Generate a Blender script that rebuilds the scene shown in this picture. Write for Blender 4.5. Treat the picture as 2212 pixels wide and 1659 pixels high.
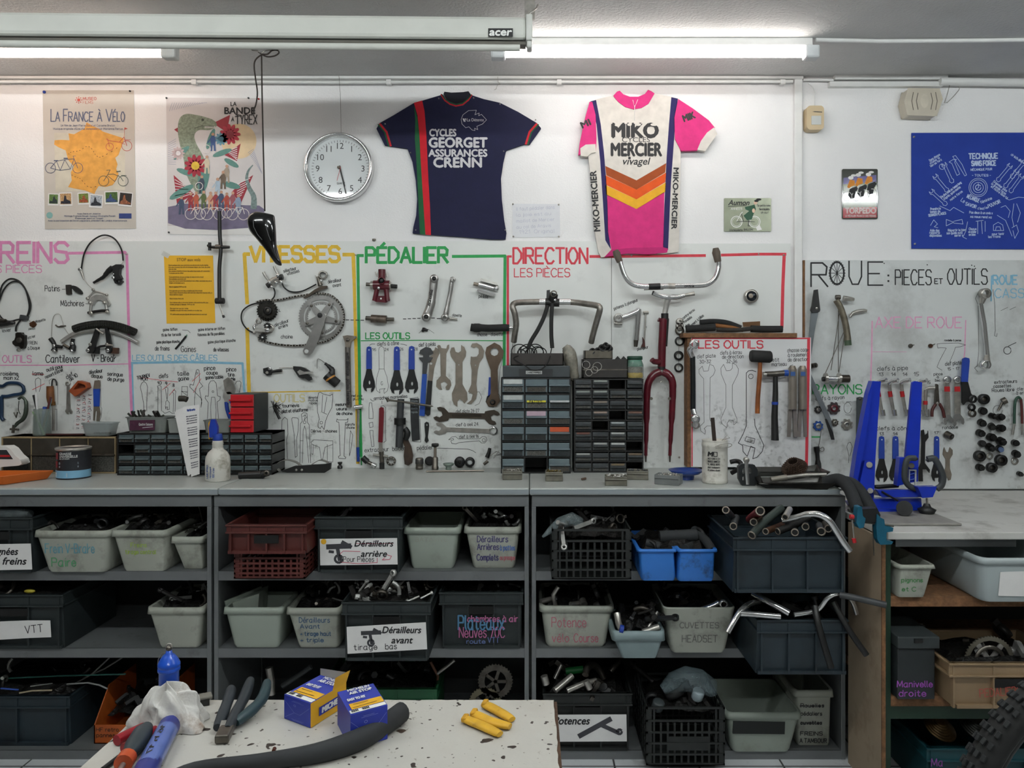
import bpy,bmesh,math,random
from mathutils import Vector as V,Matrix as M
from mathutils.geometry import tessellate_polygon
random.seed(7)
R=math.radians
for _o in list(bpy.data.objects):bpy.data.objects.remove(_o)
SC=bpy.context.scene;COL=SC.collection
# camera (one-point view, wall plane is y=0)
F,CX,HY,D,EZ=1662.0,1145.0,775.0,3.324,1.461
cam=bpy.data.cameras.new('camera');cam.sensor_width=36;cam.lens=36*F/2212
cam.shift_x=-(CX-1106)/2212;cam.shift_y=-(829.5-HY)/2212;cam.clip_start=.05
camo=bpy.data.objects.new('camera',cam);COL.objects.link(camo)
camo.location=(0,-D,EZ);camo.rotation_euler=(math.pi/2,0,0);SC.camera=camo
# world, exposure, strength of the seen tubes and the added fill tubes
w=bpy.data.worlds.new('world');SC.world=w;w.use_nodes=True
w.node_tree.nodes['Background'].inputs[0].default_value=(.55,.62,.7,1)
w.node_tree.nodes['Background'].inputs[1].default_value=.12
SC.view_settings.view_transform='Standard';SC.view_settings.look='None'
SC.view_settings.gamma=1;SC.view_settings.use_curve_mapping=False
SC.view_settings.exposure=0.35
TUBE=10.6
FILLTUBE=76.0
# pixel <-> room
def P(px,py,y=0.0):
 d=D+y
 return V(((px-CX)*d/F,y,EZ-(py-HY)*d/F))
def X(px,y=0.0):return(px-CX)*(D+y)/F
def Z(py,y=0.0):return EZ-(py-HY)*(D+y)/F
def L(n,y=0.0):return n*(D+y)/F
# materials
def lin(h):
 h=h.lstrip('#')
 if len(h)==3:h=''.join(c*2 for c in h)
 r=[int(h[i:i+2],16)/255 for i in(0,2,4)]
 return tuple((c/12.92 if c<=.04045 else((c+.055)/1.055)**2.4)for c in r)+(1,)
MATS={}
def mat(col,rough=.5,metal=0.0,var=.12,scale=18.0,bump=0.0,bscale=120.0,emit=0,alpha=1,trans=0,dirt=None,dscale=6.,dlo=.52,dhi=.72,coat=0):
 key=(col,rough,metal,var,scale,bump,bscale,emit,alpha,trans,dirt,dscale,dlo,coat)
 if key in MATS:return MATS[key]
 m=bpy.data.materials.new('material_'+col.strip('#'));MATS[key]=m;m.use_nodes=True
 nt=m.node_tree;b=nt.nodes['Principled BSDF'];N=nt.nodes.new;K=nt.links.new
 c=lin(col);b.inputs['Roughness'].default_value=rough;b.inputs['Metallic'].default_value=metal
 tc=N('ShaderNodeTexCoord')
 nz=N('ShaderNodeTexNoise');nz.inputs['Scale'].default_value=scale;nz.inputs['Detail'].default_value=4
 K(tc.outputs['Object'],nz.inputs['Vector'])
 rp=N('ShaderNodeValToRGB');K(nz.outputs['Fac'],rp.inputs[0])
 rp.color_ramp.elements[0].position=.3;rp.color_ramp.elements[1].position=.7
 rp.color_ramp.elements[0].color=tuple(x*(1-var)for x in c[:3])+(1,)
 rp.color_ramp.elements[1].color=tuple(min(1,x*(1+var*.6))for x in c[:3])+(1,)
 out=rp.outputs[0]
 if dirt:
  n2=N('ShaderNodeTexNoise');n2 .inputs['Scale'].default_value=dscale;n2 .inputs['Detail'].default_value=7;n2 .inputs['Roughness'].default_value=.65
  K(tc.outputs['Object'],n2 .inputs['Vector'])
  r2=N('ShaderNodeValToRGB');r2 .color_ramp.elements[0].position=dlo;r2 .color_ramp.elements[1].position=dhi
  K(n2 .outputs['Fac'],r2 .inputs[0])
  mx=N('ShaderNodeMix');mx.data_type='RGBA';K(r2 .outputs[0],mx.inputs[0]);K(out,mx.inputs[6]);mx.inputs[7].default_value=lin(dirt)
  out=mx.outputs[2]
 K(out,b.inputs['Base Color'])
 if bump:
  n3=N('ShaderNodeTexNoise');n3 .inputs['Scale'].default_value=bscale;n3 .inputs['Detail'].default_value=3
  K(tc.outputs['Object'],n3 .inputs['Vector'])
  bp=N('ShaderNodeBump');bp.inputs['Strength'].default_value=bump;bp.inputs['Distance'].default_value=.004
  K(n3 .outputs['Fac'],bp.inputs['Height']);K(bp.outputs[0],b.inputs['Normal'])
 if emit:
  b.inputs['Emission Color'].default_value=c;b.inputs['Emission Strength'].default_value=emit
 b.inputs['Alpha'].default_value=alpha
 if trans:b.inputs['Transmission Weight'].default_value=trans
 if coat:b.inputs['Coat Weight'].default_value=coat
 return m
def ink(col):return mat(col,.6,0,.1,60)
STEEL=mat('#b4b0a9',.3,.7,.25,40);CHROME=mat('#dcdcdc',.14,.85,.1,20);ALU=mat('#c0beb9',.35,.6,.2,40)
GUN=mat('#6b665f',.4,.9,.3,40);BRUSH=mat('#8d8377',.42,.5,.2,30);BLACK=mat('#161616',.45,0,.3,30)
RUBBER=mat('#1d1d1d',.8,0,.3,40);DGREY=mat('#3a3c3e',.5,0,.2,30);GREASY=mat('#26221e',.4,.5,.5,60)
BLUEP=mat('#1f3f9c',.45,0,.1,30);WHITEP=mat('#e6e6e2',.5,0,.05,10);PAPER=mat('#e8e6e4',.8,0,.04,20)
MAROON=mat('#5a0f1e',.3,0,.25,30,coat=.4);REDP=mat('#b01c22',.45,0,.15,30);WOODH=mat('#7a4a22',.5,0,.35,25)
KINK=ink('#1b1b1d');CLEAR=mat('#9aa3a3',.25,0,.1,20,alpha=.45);RUST=mat('#5a3a26',.6,.6,.5,50)
# mesh builder
class B:
 def __init__(s):s.v=[];s.f=[];s.mi=[];s.sm=[];s.k=0
 def use(s,k):s.k=k;return s
 def add(s,vs,fs,smooth=False):
  n=len(s.v);s.v.extend(V(v)for v in vs)
  for f in fs:s.f.append(tuple(i+n for i in f));s.mi.append(s.k);s.sm.append(smooth)
  return s
 def box(s,x0,x1,y0,y1,z0,z1):
  vs=[(x,y,z)for z in(z0,z1)for y in(y0,y1)for x in(x0,x1)]
  return s.add(vs,[(0,2,3,1),(4,5,7,6),(0,1,5,4),(2,6,7,3),(0,4,6,2),(1,3,7,5)])
 def obox(s,c,sx,sy,sz,m=None):
  m=m or M.Identity(3);c=V(c)
  vs=[c+m@V((x*sx/2,y*sy/2,z*sz/2))for z in(-1,1)for y in(-1,1)for x in(-1,1)]
  return s.add(vs,[(0,2,3,1),(4,5,7,6),(0,1,5,4),(2,6,7,3),(0,4,6,2),(1,3,7,5)])
 def bar(s,p,q,w,t,up=(0,1,0)):
  p=V(p);q=V(q);z=(q-p);l=z.length;z=z/l;u=V(up);x=z.cross(u).normalized();u=x.cross(z)
  m=M((x,u,z)).transposed();return s.obox((p+q)/2,w,t,l,m)
 def cyl(s,p,q,r,r2=None,n=12,smooth=True):
  return s.tube([p,q],[r,r if r2 is None else r2],n)
 def tube(s,pts,r,n=10,closed=False,caps=True,flat=1.0,up=None):
  pts=[V(p)for p in pts];k=len(pts)
  rs=list(r)if isinstance(r,(list,tuple))else[r]*k
  T=[]
  for i in range(k):
   a=pts[i-1]if(i or closed)else pts[0];b=pts[(i+1)%k]if(i<k-1 or closed)else pts[-1]
   t=b-a;T.append(t.normalized()if t.length>1e-9 else V((0,0,1)))
  u=V(up)if up else(V((0,1,0))if abs(T[0].y)<.9 else V((1,0,0)))
  u=(u-T[0]*u.dot(T[0])).normalized();vs=[]
  for i in range(k):
   u=(u-T[i]*u.dot(T[i]))
   u=u.normalized()if u.length>1e-6 else T[i].orthogonal().normalized()
   w_=T[i].cross(u)
   for j in range(n):
    a=2*math.pi*j/n;vs.append(pts[i]+u*(math.cos(a)*rs[i]*flat)+w_*(math.sin(a)*rs[i]))
  fs=[]
  for i in range(k if closed else k-1):
   i2=(i+1)%k
   for j in range(n):fs.append((i*n+j,i2*n+j,i2*n+(j+1)%n,i*n+(j+1)%n))
  s.add(vs,fs,True)
  if caps and not closed:
   s.add(vs[:n],[tuple(range(n))]);s.add(vs[-n:],[tuple(range(n-1,-1,-1))])
  return s
 def lathe(s,prof,c,n=24,ax=(0,0,1),caps=True):
  c=V(c);z=V(ax).normalized();x=z.orthogonal().normalized();y=z.cross(x);k=len(prof)
  vs=[c+z*h+(x*math.cos(2*math.pi*j/n)+y*math.sin(2*math.pi*j/n))*r for r,h in prof for j in range(n)]
  fs=[(i*n+j,i*n+(j+1)%n,(i+1)*n+(j+1)%n,(i+1)*n+j)for i in range(k-1)for j in range(n)]
  s.add(vs,fs,True)
  if caps:
   if prof[0][0]>1e-5:s.add(vs[:n],[tuple(range(n-1,-1,-1))])
   if prof[-1][0]>1e-5:s.add(vs[-n:],[tuple(range(n))])
  return s
 def torus(s,c,Rr,r,ax=(0,1,0),n=28,m=8,sx=1,sz=1):
  z=V(ax).normalized();x=V((1,0,0))if abs(z.x)<.9 else V((0,0,1));x=(x-z*x.dot(z)).normalized();y=z.cross(x)
  return s.tube([V(c)+x*(Rr*sx*math.cos(2*math.pi*i/n))+y*(Rr*sz*math.sin(2*math.pi*i/n))for i in range(n)],r,m,closed=True,up=z)
 def ring(s,c,ro,ri,h,ax=(0,1,0),n=24):
  return s.lathe([(ri,-h/2),(ro,-h/2),(ro,h/2),(ri,h/2),(ri,-h/2)],c,n,ax,caps=False)
 def ball(s,c,r,n=10,m=7,sx=1,sy=1,sz=1):
  c=V(c);vs=[];fs=[]
  for i in range(m+1):
   t=math.pi*i/m
   for j in range(n):
    a=2*math.pi*j/n;vs.append(c+V((sx*r*math.sin(t)*math.cos(a),sy*r*math.sin(t)*math.sin(a),sz*r*math.cos(t))))
  for i in range(m):
   for j in range(n):fs.append((i*n+j,(i+1)*n+j,(i+1)*n+(j+1)%n,i*n+(j+1)%n))
  return s.add(vs,fs,True)
 def prism(s,loops,fa,fb,sides=True):
  if not isinstance(loops[0][0],(tuple,list)):loops=[loops]
  flat=[p for lp in loops for p in lp]
  tri=tessellate_polygon([[V((p[0],p[1],0))for p in lp]for lp in loops])
  va=[fa(*p)for p in flat];vb=[fb(*p)for p in flat]if fb else[]
  s.add(va,[tuple(t)for t in tri])
  if fb:
   s.add(vb,[tuple(reversed(t))for t in tri])
   n=len(flat);o=0;fs=[]
   for lp in loops:
    k=len(lp)
    for i in range(k):fs.append((o+i,o+(i+1)%k,n+o+(i+1)%k,n+o+i))
    o+=k
   s.add(va+vb,fs)
  return s
 def plate(s,loops,off,th):
  f=-(off+th)
  def fa(a,b):return P(a,b,f)
  def fb(a,b):
   p=P(a,b,f);return V((p.x,-off,p.z))
  return s.prism(loops,fa,fb)
 def build(s,name,mats,parent=None,bev=0,seg=2,auto=True,sub=0):
  me=bpy.data.meshes.new(name)
  vs=s.v;o3=V((0,0,0))
  if parent is None and vs:
   xs=[v.x for v in vs];ys=[v.y for v in vs];zs=[v.z for v in vs]
   o3=V(((min(xs)+max(xs))/2,(min(ys)+max(ys))/2,min(zs)))
  me.from_pydata([v-o3 for v in vs],[],s.f)
  if not isinstance(mats,(list,tuple)):mats=[mats]
  for m in mats:me.materials.append(m)
  me.polygons.foreach_set('material_index',s.mi);me.polygons.foreach_set('use_smooth',s.sm)
  bm=bmesh.new();bm.from_mesh(me);bmesh.ops.recalc_face_normals(bm,faces=bm.faces);bm.to_mesh(me);bm.free()
  o=bpy.data.objects.new(name,me);COL.objects.link(o);o.location=o3
  if parent is not None:o.parent=parent
  if bev:
   md=o.modifiers.new('bevel','BEVEL');md.width=bev;md.segments=seg;md.limit_method='ANGLE';md.angle_limit=R(40)
  if sub:
   md=o.modifiers.new('sub','SUBSURF');md.levels=sub;md.render_levels=sub
  return o
def tag(o,label,cat,group=None):
 o['label']=label;o['category']=cat
 if group:o['group']=group
 return o
ROOTS=[]
def thing(name,label,cat,group=None):
 o=bpy.data.objects.new(name,None);COL.objects.link(o);o.empty_display_size=.05
 ROOTS.append(o);return tag(o,label,cat,group)
def one(name,b,mats,label,cat,group=None,**k):return tag(b.build(name,mats,**k),label,cat,group)
def struct(name,b,mats,**k):
 o=b.build(name,mats,**k)
 if not k.get('parent'):o['kind']='structure'
 return o
def kids(o):return list(o.children)
def fin(r):
 pts=[M.Translation(c.location)@V(q)for c in r.children_recursive if c.type=='MESH' for q in c.bound_box]
 if not pts:return
 l=V(((min(p.x for p in pts)+max(p.x for p in pts))/2,(min(p.y for p in pts)+max(p.y for p in pts))/2,min(p.z for p in pts)))
 r.location=l
 for c in r.children:c.matrix_parent_inverse=M.Translation(-l)
 r['done']=1;del r['done']
 if r in ROOTS:ROOTS.remove(r)
def dup(root,delta,label=None,group=None,rotz=0):
 if root in ROOTS:fin(root)
 c=root.copy();COL.objects.link(c);c.location=root.location+V(delta);c.rotation_euler.z+=rotz
 if label:c['label']=label
 if group:c['group']=group
 def rec(a,b):
  for ch in list(a.children):
   if ch.name.startswith('__'):continue
   d=ch.copy();COL.objects.link(d);d.parent=b;d.matrix_parent_inverse=ch.matrix_parent_inverse;rec(ch,d)
 rec(root,c);return c
# curves in 2D
def cat(pts,n=6,closed=False):
 pts=[tuple(p)for p in pts];k=len(pts);out=[]
 if k<3:return pts
 for i in range(k if closed else k-1):
  g=lambda j:pts[j%k]if closed else pts[max(0,min(k-1,j))]
  a,b,c,d=g(i-1),g(i),g(i+1),g(i+2)
  for s in range(n):
   t=s/n
   out.append(tuple(.5*(2*q+(r-p)*t+(2*p-5*q+4*r-u)*t*t+(3*q-p-3*r+u)*t**3)for p,q,r,u in zip(a,b,c,d)))
 if not closed:out.append(pts[-1])
 return out
def circ(cx,cy,r,n=24,ry=None,a0=0,a1=360):
 ry=r if ry is None else ry;full=a1-a0==360;k=n if full else n+1
 return[(cx+r*math.cos(R(a0+(a1-a0)*i/n)),cy+ry*math.sin(R(a0+(a1-a0)*i/n)))for i in range(k)]
def rot2(pts,c,ang):
 a=R(ang);return[(c[0]+(x-c[0])*math.cos(a)-(y-c[1])*math.sin(a),c[1]+(x-c[0])*math.sin(a)+(y-c[1])*math.cos(a))for x,y in pts]
# marker strokes on a flat surface
class Ink:
 def __init__(s,fmap):s.b=B();s.fm=fmap;s.i=0
 def line(s,pts,w,closed=False,taper=False):
  if closed:pts=list(pts)+[pts[0]]
  h=w/2
  for(x0,y0),(x1,y1)in zip(pts,pts[1:]):
   l=math.hypot(x1-x0,y1-y0)
   if l<1e-6:continue
   ux,uy=(x1-x0)/l,(y1-y0)/l;e=h*.55;nx,ny=-uy*h,ux*h
   a=(x0-ux*e,y0-uy*e);b=(x1+ux*e,y1+uy*e)
   q=[V(s.fm(*p))for p in((a[0]+nx,a[1]+ny),(a[0]-nx,a[1]-ny),(b[0]-nx,b[1]-ny),(b[0]+nx,b[1]+ny))]
   nn=(q[1]-q[0]).cross(q[2]-q[1]).normalized();s.i+=1
   if nn.y>0 or(abs(nn.y)<.05 and nn.z<0):nn=-nn
   s.b.add([p+nn*((s.i%6)*6e-5)for p in q],[(0,1,2,3)])
  return s
 def poly(s,loops):s.b.prism(loops,s.fm,None);return s
 def text(s,t,x,y,h,w,sx=1.0,sl=0.0,ang=0.0,gap=1.3,fit=None):
  u=h/6.0;c,sn=math.cos(R(ang)),math.sin(R(ang))
  if fit:
   tot=sum((2.2 if ch==' ' else GL.get(ch,GL['x'])[0]+gap)for ch in t)-gap;sx=fit/(max(tot,.5)*u)if tot>.5 else 1
  cxp=0.0
  for ch in t:
   if ch==' ':cxp+=2.2;continue
   wd,sts=GL.get(ch,GL['x'])
   for st in sts:
    pts=[]
    for(gx,gy)in st:
     a,b=(cxp+gx+sl*gy)*u*sx,-gy*u
     pts.append((x+a*c-b*sn,y+a*sn+b*c))
    s.line(pts,w)
   cxp+=wd+gap
  return x+cxp*u*sx
 def build(s,name,m,parent=None):return s.b.build(name,m,parent)
_G={'A':'0c2i4c 0.7e3.3e','B':'0c0i2.4i3.4h3.2f2f0f2.4f3.8e3.4c.2.2c0c','C':'4h3i1.4i0g0e1.2c3c4d','D':'0c0i2i3.8g3.8e2c0c','E':'3.6i0i0c3.6c 0f2.8f','F':'3.6i0i0c 0f2.8f','G':'4h3i1.4i0g0e1.2c3c4d4f2.4f','H':'0c0i 4c4i 0f4f','I':'0c0i','J':'3i3d2c1c0d','K':'0c0i 3.8i0e.4 1.2f3.8c','L':'0i0c3.4c','M':'0c0.3i2.4d4.5i4.8c','N':'0c0i3.8c3.8i','O':'1.4i0g0e1.4c2.8c4.2e4.2g2.8i1.4i','P':'0c0i2.6i3.6h3.4f2.4f0f','Q':'1.4i0g0e1.4c2.8c4.2e4.2g2.8i1.4i 2.6d4.2b','R':'0c0i2.6i3.6h3.4f2.4f0f 1.6f3.8c','S':'3.8h2.8i1i0h0.4f.4 3.3f3.8d2.8c1c0d','T':'2c2i 0i4i','U':'0i0e1c2.8c3.8e3.8i','V':'0i2c4i','W':'0i1.2c2.6h4c5.2i','X':'0c4i 0i4c','Y':'0i2f4i 2f2c','Z':'0i3.8i0c3.8c','a':'3g1.2g0e.5 0d1c2c3d.5 3gM3c3.5c','b':'0i0c 0f1.4g2.6g3.2e2.6c1.2c0d','c':'2.8f2g1g0e0d1c2c2.8d','d':'3i3c 3f1.8g0.8g0e0.8c2c3d','e':'0e3e2.8f1.8g1g0e.7 0d1c2.2c3d','f':'2.6h2i1.2h1c 0g2.2g','g':'3f2g0.8g0e0.8c2c3e 3g3b2a.5 0.6a.4','h':'0i0c 0e.6 1.4g2.4g2.8f2.8c','i':'0.4g0.4c 0.4h.4 0.4h.7','j':'1g1b0a.5 0.8h.7 1i','k':'0i0c 2.6g0e1 2.6c','l':'0i0d0.6c','m':'0g0c 0f1g1.8g2.2f2.2c 2.2f3.2g4g4.4f4.4c','n':'0g0c 0f1.2g2.2g2.8f2.8c','o':'1g0e.7 0d.3 1c2c3d.3 3e.7 2g1g','p':'0g0a 0f1.4g2.6g3.2e2.6c1.2c0d','q':'3g3a 3f1.8g0.8g0e0.8c2c3d','r':'0g0c 0e.8 1g2g','s':'2.6f.6 1.8g0.8g0f0.6e.4 2e2.6d1.8c0.6c0d','t':'1h.6 1d1.6c2.4c.4|0g2.2g','u':'0g0d0.8c2c3d 3g3c','v':'0g1.4c2.8g','w':'0g1c2.2f3.4c4.4g','x':'0g2.8c 0c2.8g','y':'0g1.6c.6 3g1.2b0.2a','z':'0g2.6g0c2.6c','0':'1i0g0e1c2.4c3.4e3.4g2.4i1i','1':'0g1.4i1.4c','2':'0h1i2.4i3.2g.5 0c3.4c','3':'0i3i1.4f2.6f3.2e2.6c1c0d','4':'2.4c2.4i0e3.2e','5':'3i0.4i0f2f3.2e2.8d2c0c','6':'2.8i1h0e1c2.4c3.2d2.6f.4 1.4f.4 0e','7':'0i3.2i1c','8':'1.6f.3 0.4g1i2.4i3g1.6f.3 0d1c2.4c3.4d1.6f.3','9':'3.2g2i1i0.2g1f2.4f3.2g2.6c','-':'0f2f','.':'0c0.2c',',':'0.4c0b',':':'0d0d.3|0f0f.3','/':'0c2.6i',"'":'0i0h','+':'0e3e 1.5d1.5f.4','(':'1.4i0g0d1.4b',')':'0i1.4g1.4d0b','>':'0g2e.5 0d','=':'0d.5 3d.5|0f3f','!':'0i0e 0c0.2c'}
import re as _re
def _glyph(s):
 sts=[];s=_re.sub(r'([a-i]\.\d) (?=\d)',r'\1',s).replace(' ','|')
 for part in s.split('|'):
  cur=[(float(m.group(1)),'abcdefghi'.index(m.group(2))-2+float(m.group(3)or 0))for m in _re.finditer(r'(\d(?:\.\d)?)([a-i])(\.\d)?',part)]
  if cur:sts.append(cur)
 return(max((p[0]for q in sts for p in q),default=2),sts)
GL={k:_glyph(v)for k,v in _G.items()}
for base,acc,marks in(('e','é','1.2h2.2i'),('e','è','0.8i1.8h'),('E','É',''),('E','È',''),('a','à','0.8i1.8h'),('A','Â',''),('e','ê','0.5h1.4i2.3h'),('A','À',''),('o','ô','0.5h1.4i2.3h'),('a','â','0.5h1.4i2.3h'),('i','î','')):
 wd,st=GL[base]
 extra={'É':[[(1.6,6.6),(2.8,7.8)]],'È':[[(1.2,7.8),(2.4,6.6)]],'Â':[[(1,6.7),(2,7.6),(3,6.7)]],'À':[[(1.2,7.8),(2.4,6.8)]],'î':[]}.get(acc)
 if extra is None:extra=_glyph(marks)[1]
 GL[acc]=(wd,st+extra)
GL['ë']=(GL['e'][0],GL['e'][1]+[[(.8,5),(.9,5)],[(2,5),(2.1,5)]])
_fc={}
def ftext(b,t,fmap,x,y,h,fit=None,bold=0.0,shear=0.0,align='L',ang=0.0,vert=False):
 """printed lettering: built-in font, flat mesh, baseline x,y in the 2D frame (y down), cap height h, optional fitted width"""
 ex=bold*1.3;bold=0;key=(t,bold,shear)
 if key not in _fc:
  cu=bpy.data.curves.new('type','FONT');cu.body=t;cu.size=1;cu.offset=bold;cu.shear=shear;cu.resolution_u=3
  ob=bpy.data.objects.new('type',cu);COL.objects.link(ob)
  me=bpy.data.meshes.new_from_object(ob.evaluated_get(bpy.context.evaluated_depsgraph_get()))
  vs=[tuple(v.co)for v in me.vertices];fs=[tuple(p.vertices)for p in me.polygons]
  bpy.data.objects.remove(ob);bpy.data.curves.remove(cu);bpy.data.meshes.remove(me);_fc[key]=(vs,fs)
 vs,fs=_fc[key]
 if not vs:return
 x0=min(v[0]for v in vs);x1=max(v[0]for v in vs);k=h/.69
 kx=fit/(x1-x0)if fit else k;wd=(x1-x0)*kx
 off={'L':0,'C':-wd/2,'R':-wd}[align];c,s=math.cos(R(ang)),math.sin(R(ang));p0=V(fmap(x,y));nn=(V(fmap(x+1,y))-p0).cross(V(fmap(x,y+1))-p0).normalized()
 if nn.y>0 or(abs(nn.y)<.05 and nn.z<0):nn=-nn
 for i,(sh,sv)in enumerate(((0,0),(-ex*k,0),(ex*k,0),(0,-ex*k),(0,ex*k))if ex else((0,0),)):
  out=[]
  for v in vs:a,q=(v[0]-x0)*kx+off+sh,-v[1]*k+sv;out.append(V(fmap(x+a*c-q*s,y+a*s+q*c))+nn*(i*6e-5))
  b.add(out,fs)
def wmap(y):return lambda a,b_:P(a,b_,y)
def rrect(x0,y0,x1,y1,r,n=4):
 o=[]
 for cx_,cy_,a in((x1-r,y1-r,0),(x0+r,y1-r,90),(x0+r,y0+r,180),(x1-r,y0+r,270)):
  o+=[(cx_+r*math.cos(R(a+90*i/n)),cy_+r*math.sin(R(a+90*i/n)))for i in range(n+1)]
 return o
# the room
FY=-.52
RY=-.824
TD=-D+1.378
CEIL=2.676
PLASTER=mat('#efeeee',.75,0,.03,4,bump=.35,bscale=160)
CEILM=mat('#cccccb',.8,0,.05,5,bump=.9,bscale=90)
DIMW=mat('#77756f',.8)
WHITEPL=mat('#e4e4e2',.4,0,.05,20)
def boxo(x0,x1,y0,y1,z0,z1):return B().box(x0,x1,y0,y1,z0,z1)
struct('wall_back',boxo(-4.2,4.2,0,.12,0,CEIL),PLASTER)
struct('wall_left',boxo(-4.3,-4.2,-6,.1,0,CEIL),DIMW)
struct('wall_right',boxo(4.2,4.3,-6,.1,0,CEIL),DIMW)
struct('wall_front',boxo(-4.3,4.3,-6.1,-6,0,CEIL),DIMW)
struct('ceiling',boxo(-4.3,4.3,-6.1,.12,CEIL,CEIL+.1),CEILM)
def tile_mat():
 m=mat('#d4d7d9',.35,0,.05,3,dirt='#8b8c8c',dscale=9,dlo=.55,dhi=.8)
 nt=m.node_tree;N=nt.nodes.new;K=nt.links.new;b=nt.nodes['Principled BSDF']
 br=N('ShaderNodeTexBrick');br.offset=0;br.inputs['Scale'].default_value=3.3;br.inputs['Mortar Size'].default_value=.012
 br.inputs['Brick Width'].default_value=1;br.inputs['Row Height'].default_value=1
 tc=N('ShaderNodeTexCoord');K(tc.outputs['Object'],br.inputs['Vector'])
 old=b.inputs['Base Color'].links[0].from_socket
 K(old,br.inputs['Color1']);K(old,br.inputs['Color2']);br.inputs['Mortar'].default_value=lin('#4a4a4a');K(br.outputs[0],b.inputs['Base Color'])
 return m
struct('floor',boxo(-4.3,4.3,-6.1,.12,-.1,0),tile_mat())
b=B();b.box(X(-300),X(1731),-.03,0,Z(175),CEIL-.002);struct('trim_1',b,WHITEPL,bev=.003)
b=B();b.tube([P(-300,177,-.022),P(350,176,-.022),P(700,178,-.022),P(1080,177,-.022),P(1712,176,-.022)],.007,8)
for px in(420,840,1208,1690):b.obox(P(px,178,-.024),.02,.02,.02)
struct('trim_2',b,WHITEPL)
b=B();b.box(X(1713),X(1730),-.022,0,Z(1009),Z(174));struct('trim_3',b,WHITEPL,bev=.003)
b=B();b.box(X(1798),X(2040),-.032,0,Z(177),Z(165));b.box(X(1788),X(2030),-.026,0,Z(191),Z(180));struct('trim_4',b,WHITEPL,bev=.002)
b=B();b.tube([P(1735,172,-.015),P(1800,173,-.02)],.006,8);b.tube([P(2030,176,-.03),P(2330,180,-.03)],.017,10);struct('trim_5',b,WHITEPL)
b=B();b.tube([P(1762,86,-.41),P(1900,89,-.41),P(2060,88,-.41),P(2400,84,-.41)],.008,8);struct('trim_6',b,WHITEPL)
def batten(px0,px1,y,label,col,power,grey):
 t=thing('fluorescent_batten_light',label,'lamp','fluorescent lamps on the ceiling')
 x0,x1=X(px0,y),X(px1,y)
 boxo(x0-.03,x1+.03,y-.016,y+.016,CEIL-.03,CEIL).build('housing',WHITEPL,t,bev=.004)
 zc=CEIL-.052
 tm=mat(col,.4,emit=power)
 B().cyl((x0,y,zc),(x1,y,zc),.0175,n=16).build('tube',tm,t)
 for s,x in((-1,x0),(1,x1)):
  c=B();c.box(min(x,x+s*.055),max(x,x+s*.055),y-.024,y+.024,zc-.026,CEIL-.028)
  e=c.build('lamp_holder',mat(grey,.5),t,bev=.008)
 return t
batten(-330,352,-.4,'warm white fluorescent tube light above the film posters','#ffeadc',TUBE,'#c8c8c4')
batten(1092,1736,-.4,'cool white fluorescent tube light above the pink jersey','#fff8f2',TUBE*1.05,'#d2d6d8')
def fill_lamp(bx,by):  # unseen ceiling tubes, added behind the viewer to brighten boards and shelves
 t=thing('fluorescent_batten_light','unseen fluorescent tube light added behind the viewer as fill','lamp','added fill lamps behind the viewer')
 boxo(bx-.62,bx+.62,by-.03,by+.03,CEIL-.03,CEIL).build('housing',WHITEPL,t)
 B().cyl((bx-.58,by,CEIL-.055),(bx+.58,by,CEIL-.055),.0175).build('tube',mat('#eef4f4',.4,emit=FILLTUBE),t)
 fin(t);return t
bl=fill_lamp(-1.6,-2.25)
for dx,dy in((1.9,0),(3.8,0),(1.9,-2.2)):dup(bl,(dx,dy,0))
# projector screen under the ceiling
SCRM=mat('#c9cac3',.45,0,.06,8)
t=thing('projector_screen','long cream roll-up projector screen case hung under the ceiling','projector screen')
p0,p1=P(-60,58,-D+2.5),P(1136,68,-D+2.6)
b=B();b.bar(p0,p1,.074,.07);b.build('case',SCRM,t,bev=.012)
dn=V((0,0,-.047));b=B();b.bar(p0+dn,p1+dn,.01,.04);b.build('slot',mat('#5b5850',.6),t)
dn=V((0,0,-.058));b=B();b.tube([p0+dn+V((0,-.01,0)),p1+dn+V((-.02,-.01,0))],.0125,10);b.build('bottom_bar',SCRM,t)
b=B();b.bar(p1,p1+V((.022,0,0)),.088,.08);b.obox(p1+V((.012,-.005,-.05)),.018,.05,.03);b.build('end_cap',mat('#cfcfca',.45),t,bev=.005)
b=B();b.plate(rrect(0,0,1,1,.1),0,0)if 0 else None
q=p1+V((0,0,.04));b.box(q.x-.004,q.x+.03,q.y-.006,q.y+.006,q.z,CEIL);b.tube([q+V((.0,-.02,.0)),q+V((.02,-.03,.012)),q+V((.035,-.02,.03)),q+V((.04,0,.05))],.003,6)
b.build('bracket',STEEL,t)
ap=P(1055,62,-D+2.556);
def smap(a,c):v=P(a,c,-D+2.556);return v
b=B();b.plate(rrect(1054.5,61,1108,79,1),D-2.5575,.0015);pl=b.build('badge',BLACK,t)
b=B();ftext(b,'acer',lambda a,c:P(a,c,-D+2.5550),1057.5,76.5,16,fit=48,bold=.03,shear=.12);b.build('badge_lettering',WHITEP,pl)
hy=-D+2.555
b=B();b.tube([P(x,y,hy)for x,y in((541,96),(540,104),(546,109),(557,110),(564,116),(572,110),(585,108),(590,103),(588,96))],.0022,6);b.tube([P(541,96,hy),P(588,96,hy)],.0045,6)
b.build('handle',STEEL,t);fin(t)
CORD=mat('#2a211b',.8)
b=B();q=[P(x,y,hy)for x,y in((558,112),(575,122),(592,121),(602,115),(600,109),(588,109),(578,117),(566,118),(553,128),(549,142),(552,170),(556,200),(553,225),(548,238),(549,246))]
b.tube([V(p)for p in cat(q,4)],.0024,6);b.tube([P(565,116,hy),P(566,200,hy+.002),P(572,456,hy)],.0024,6)
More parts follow.
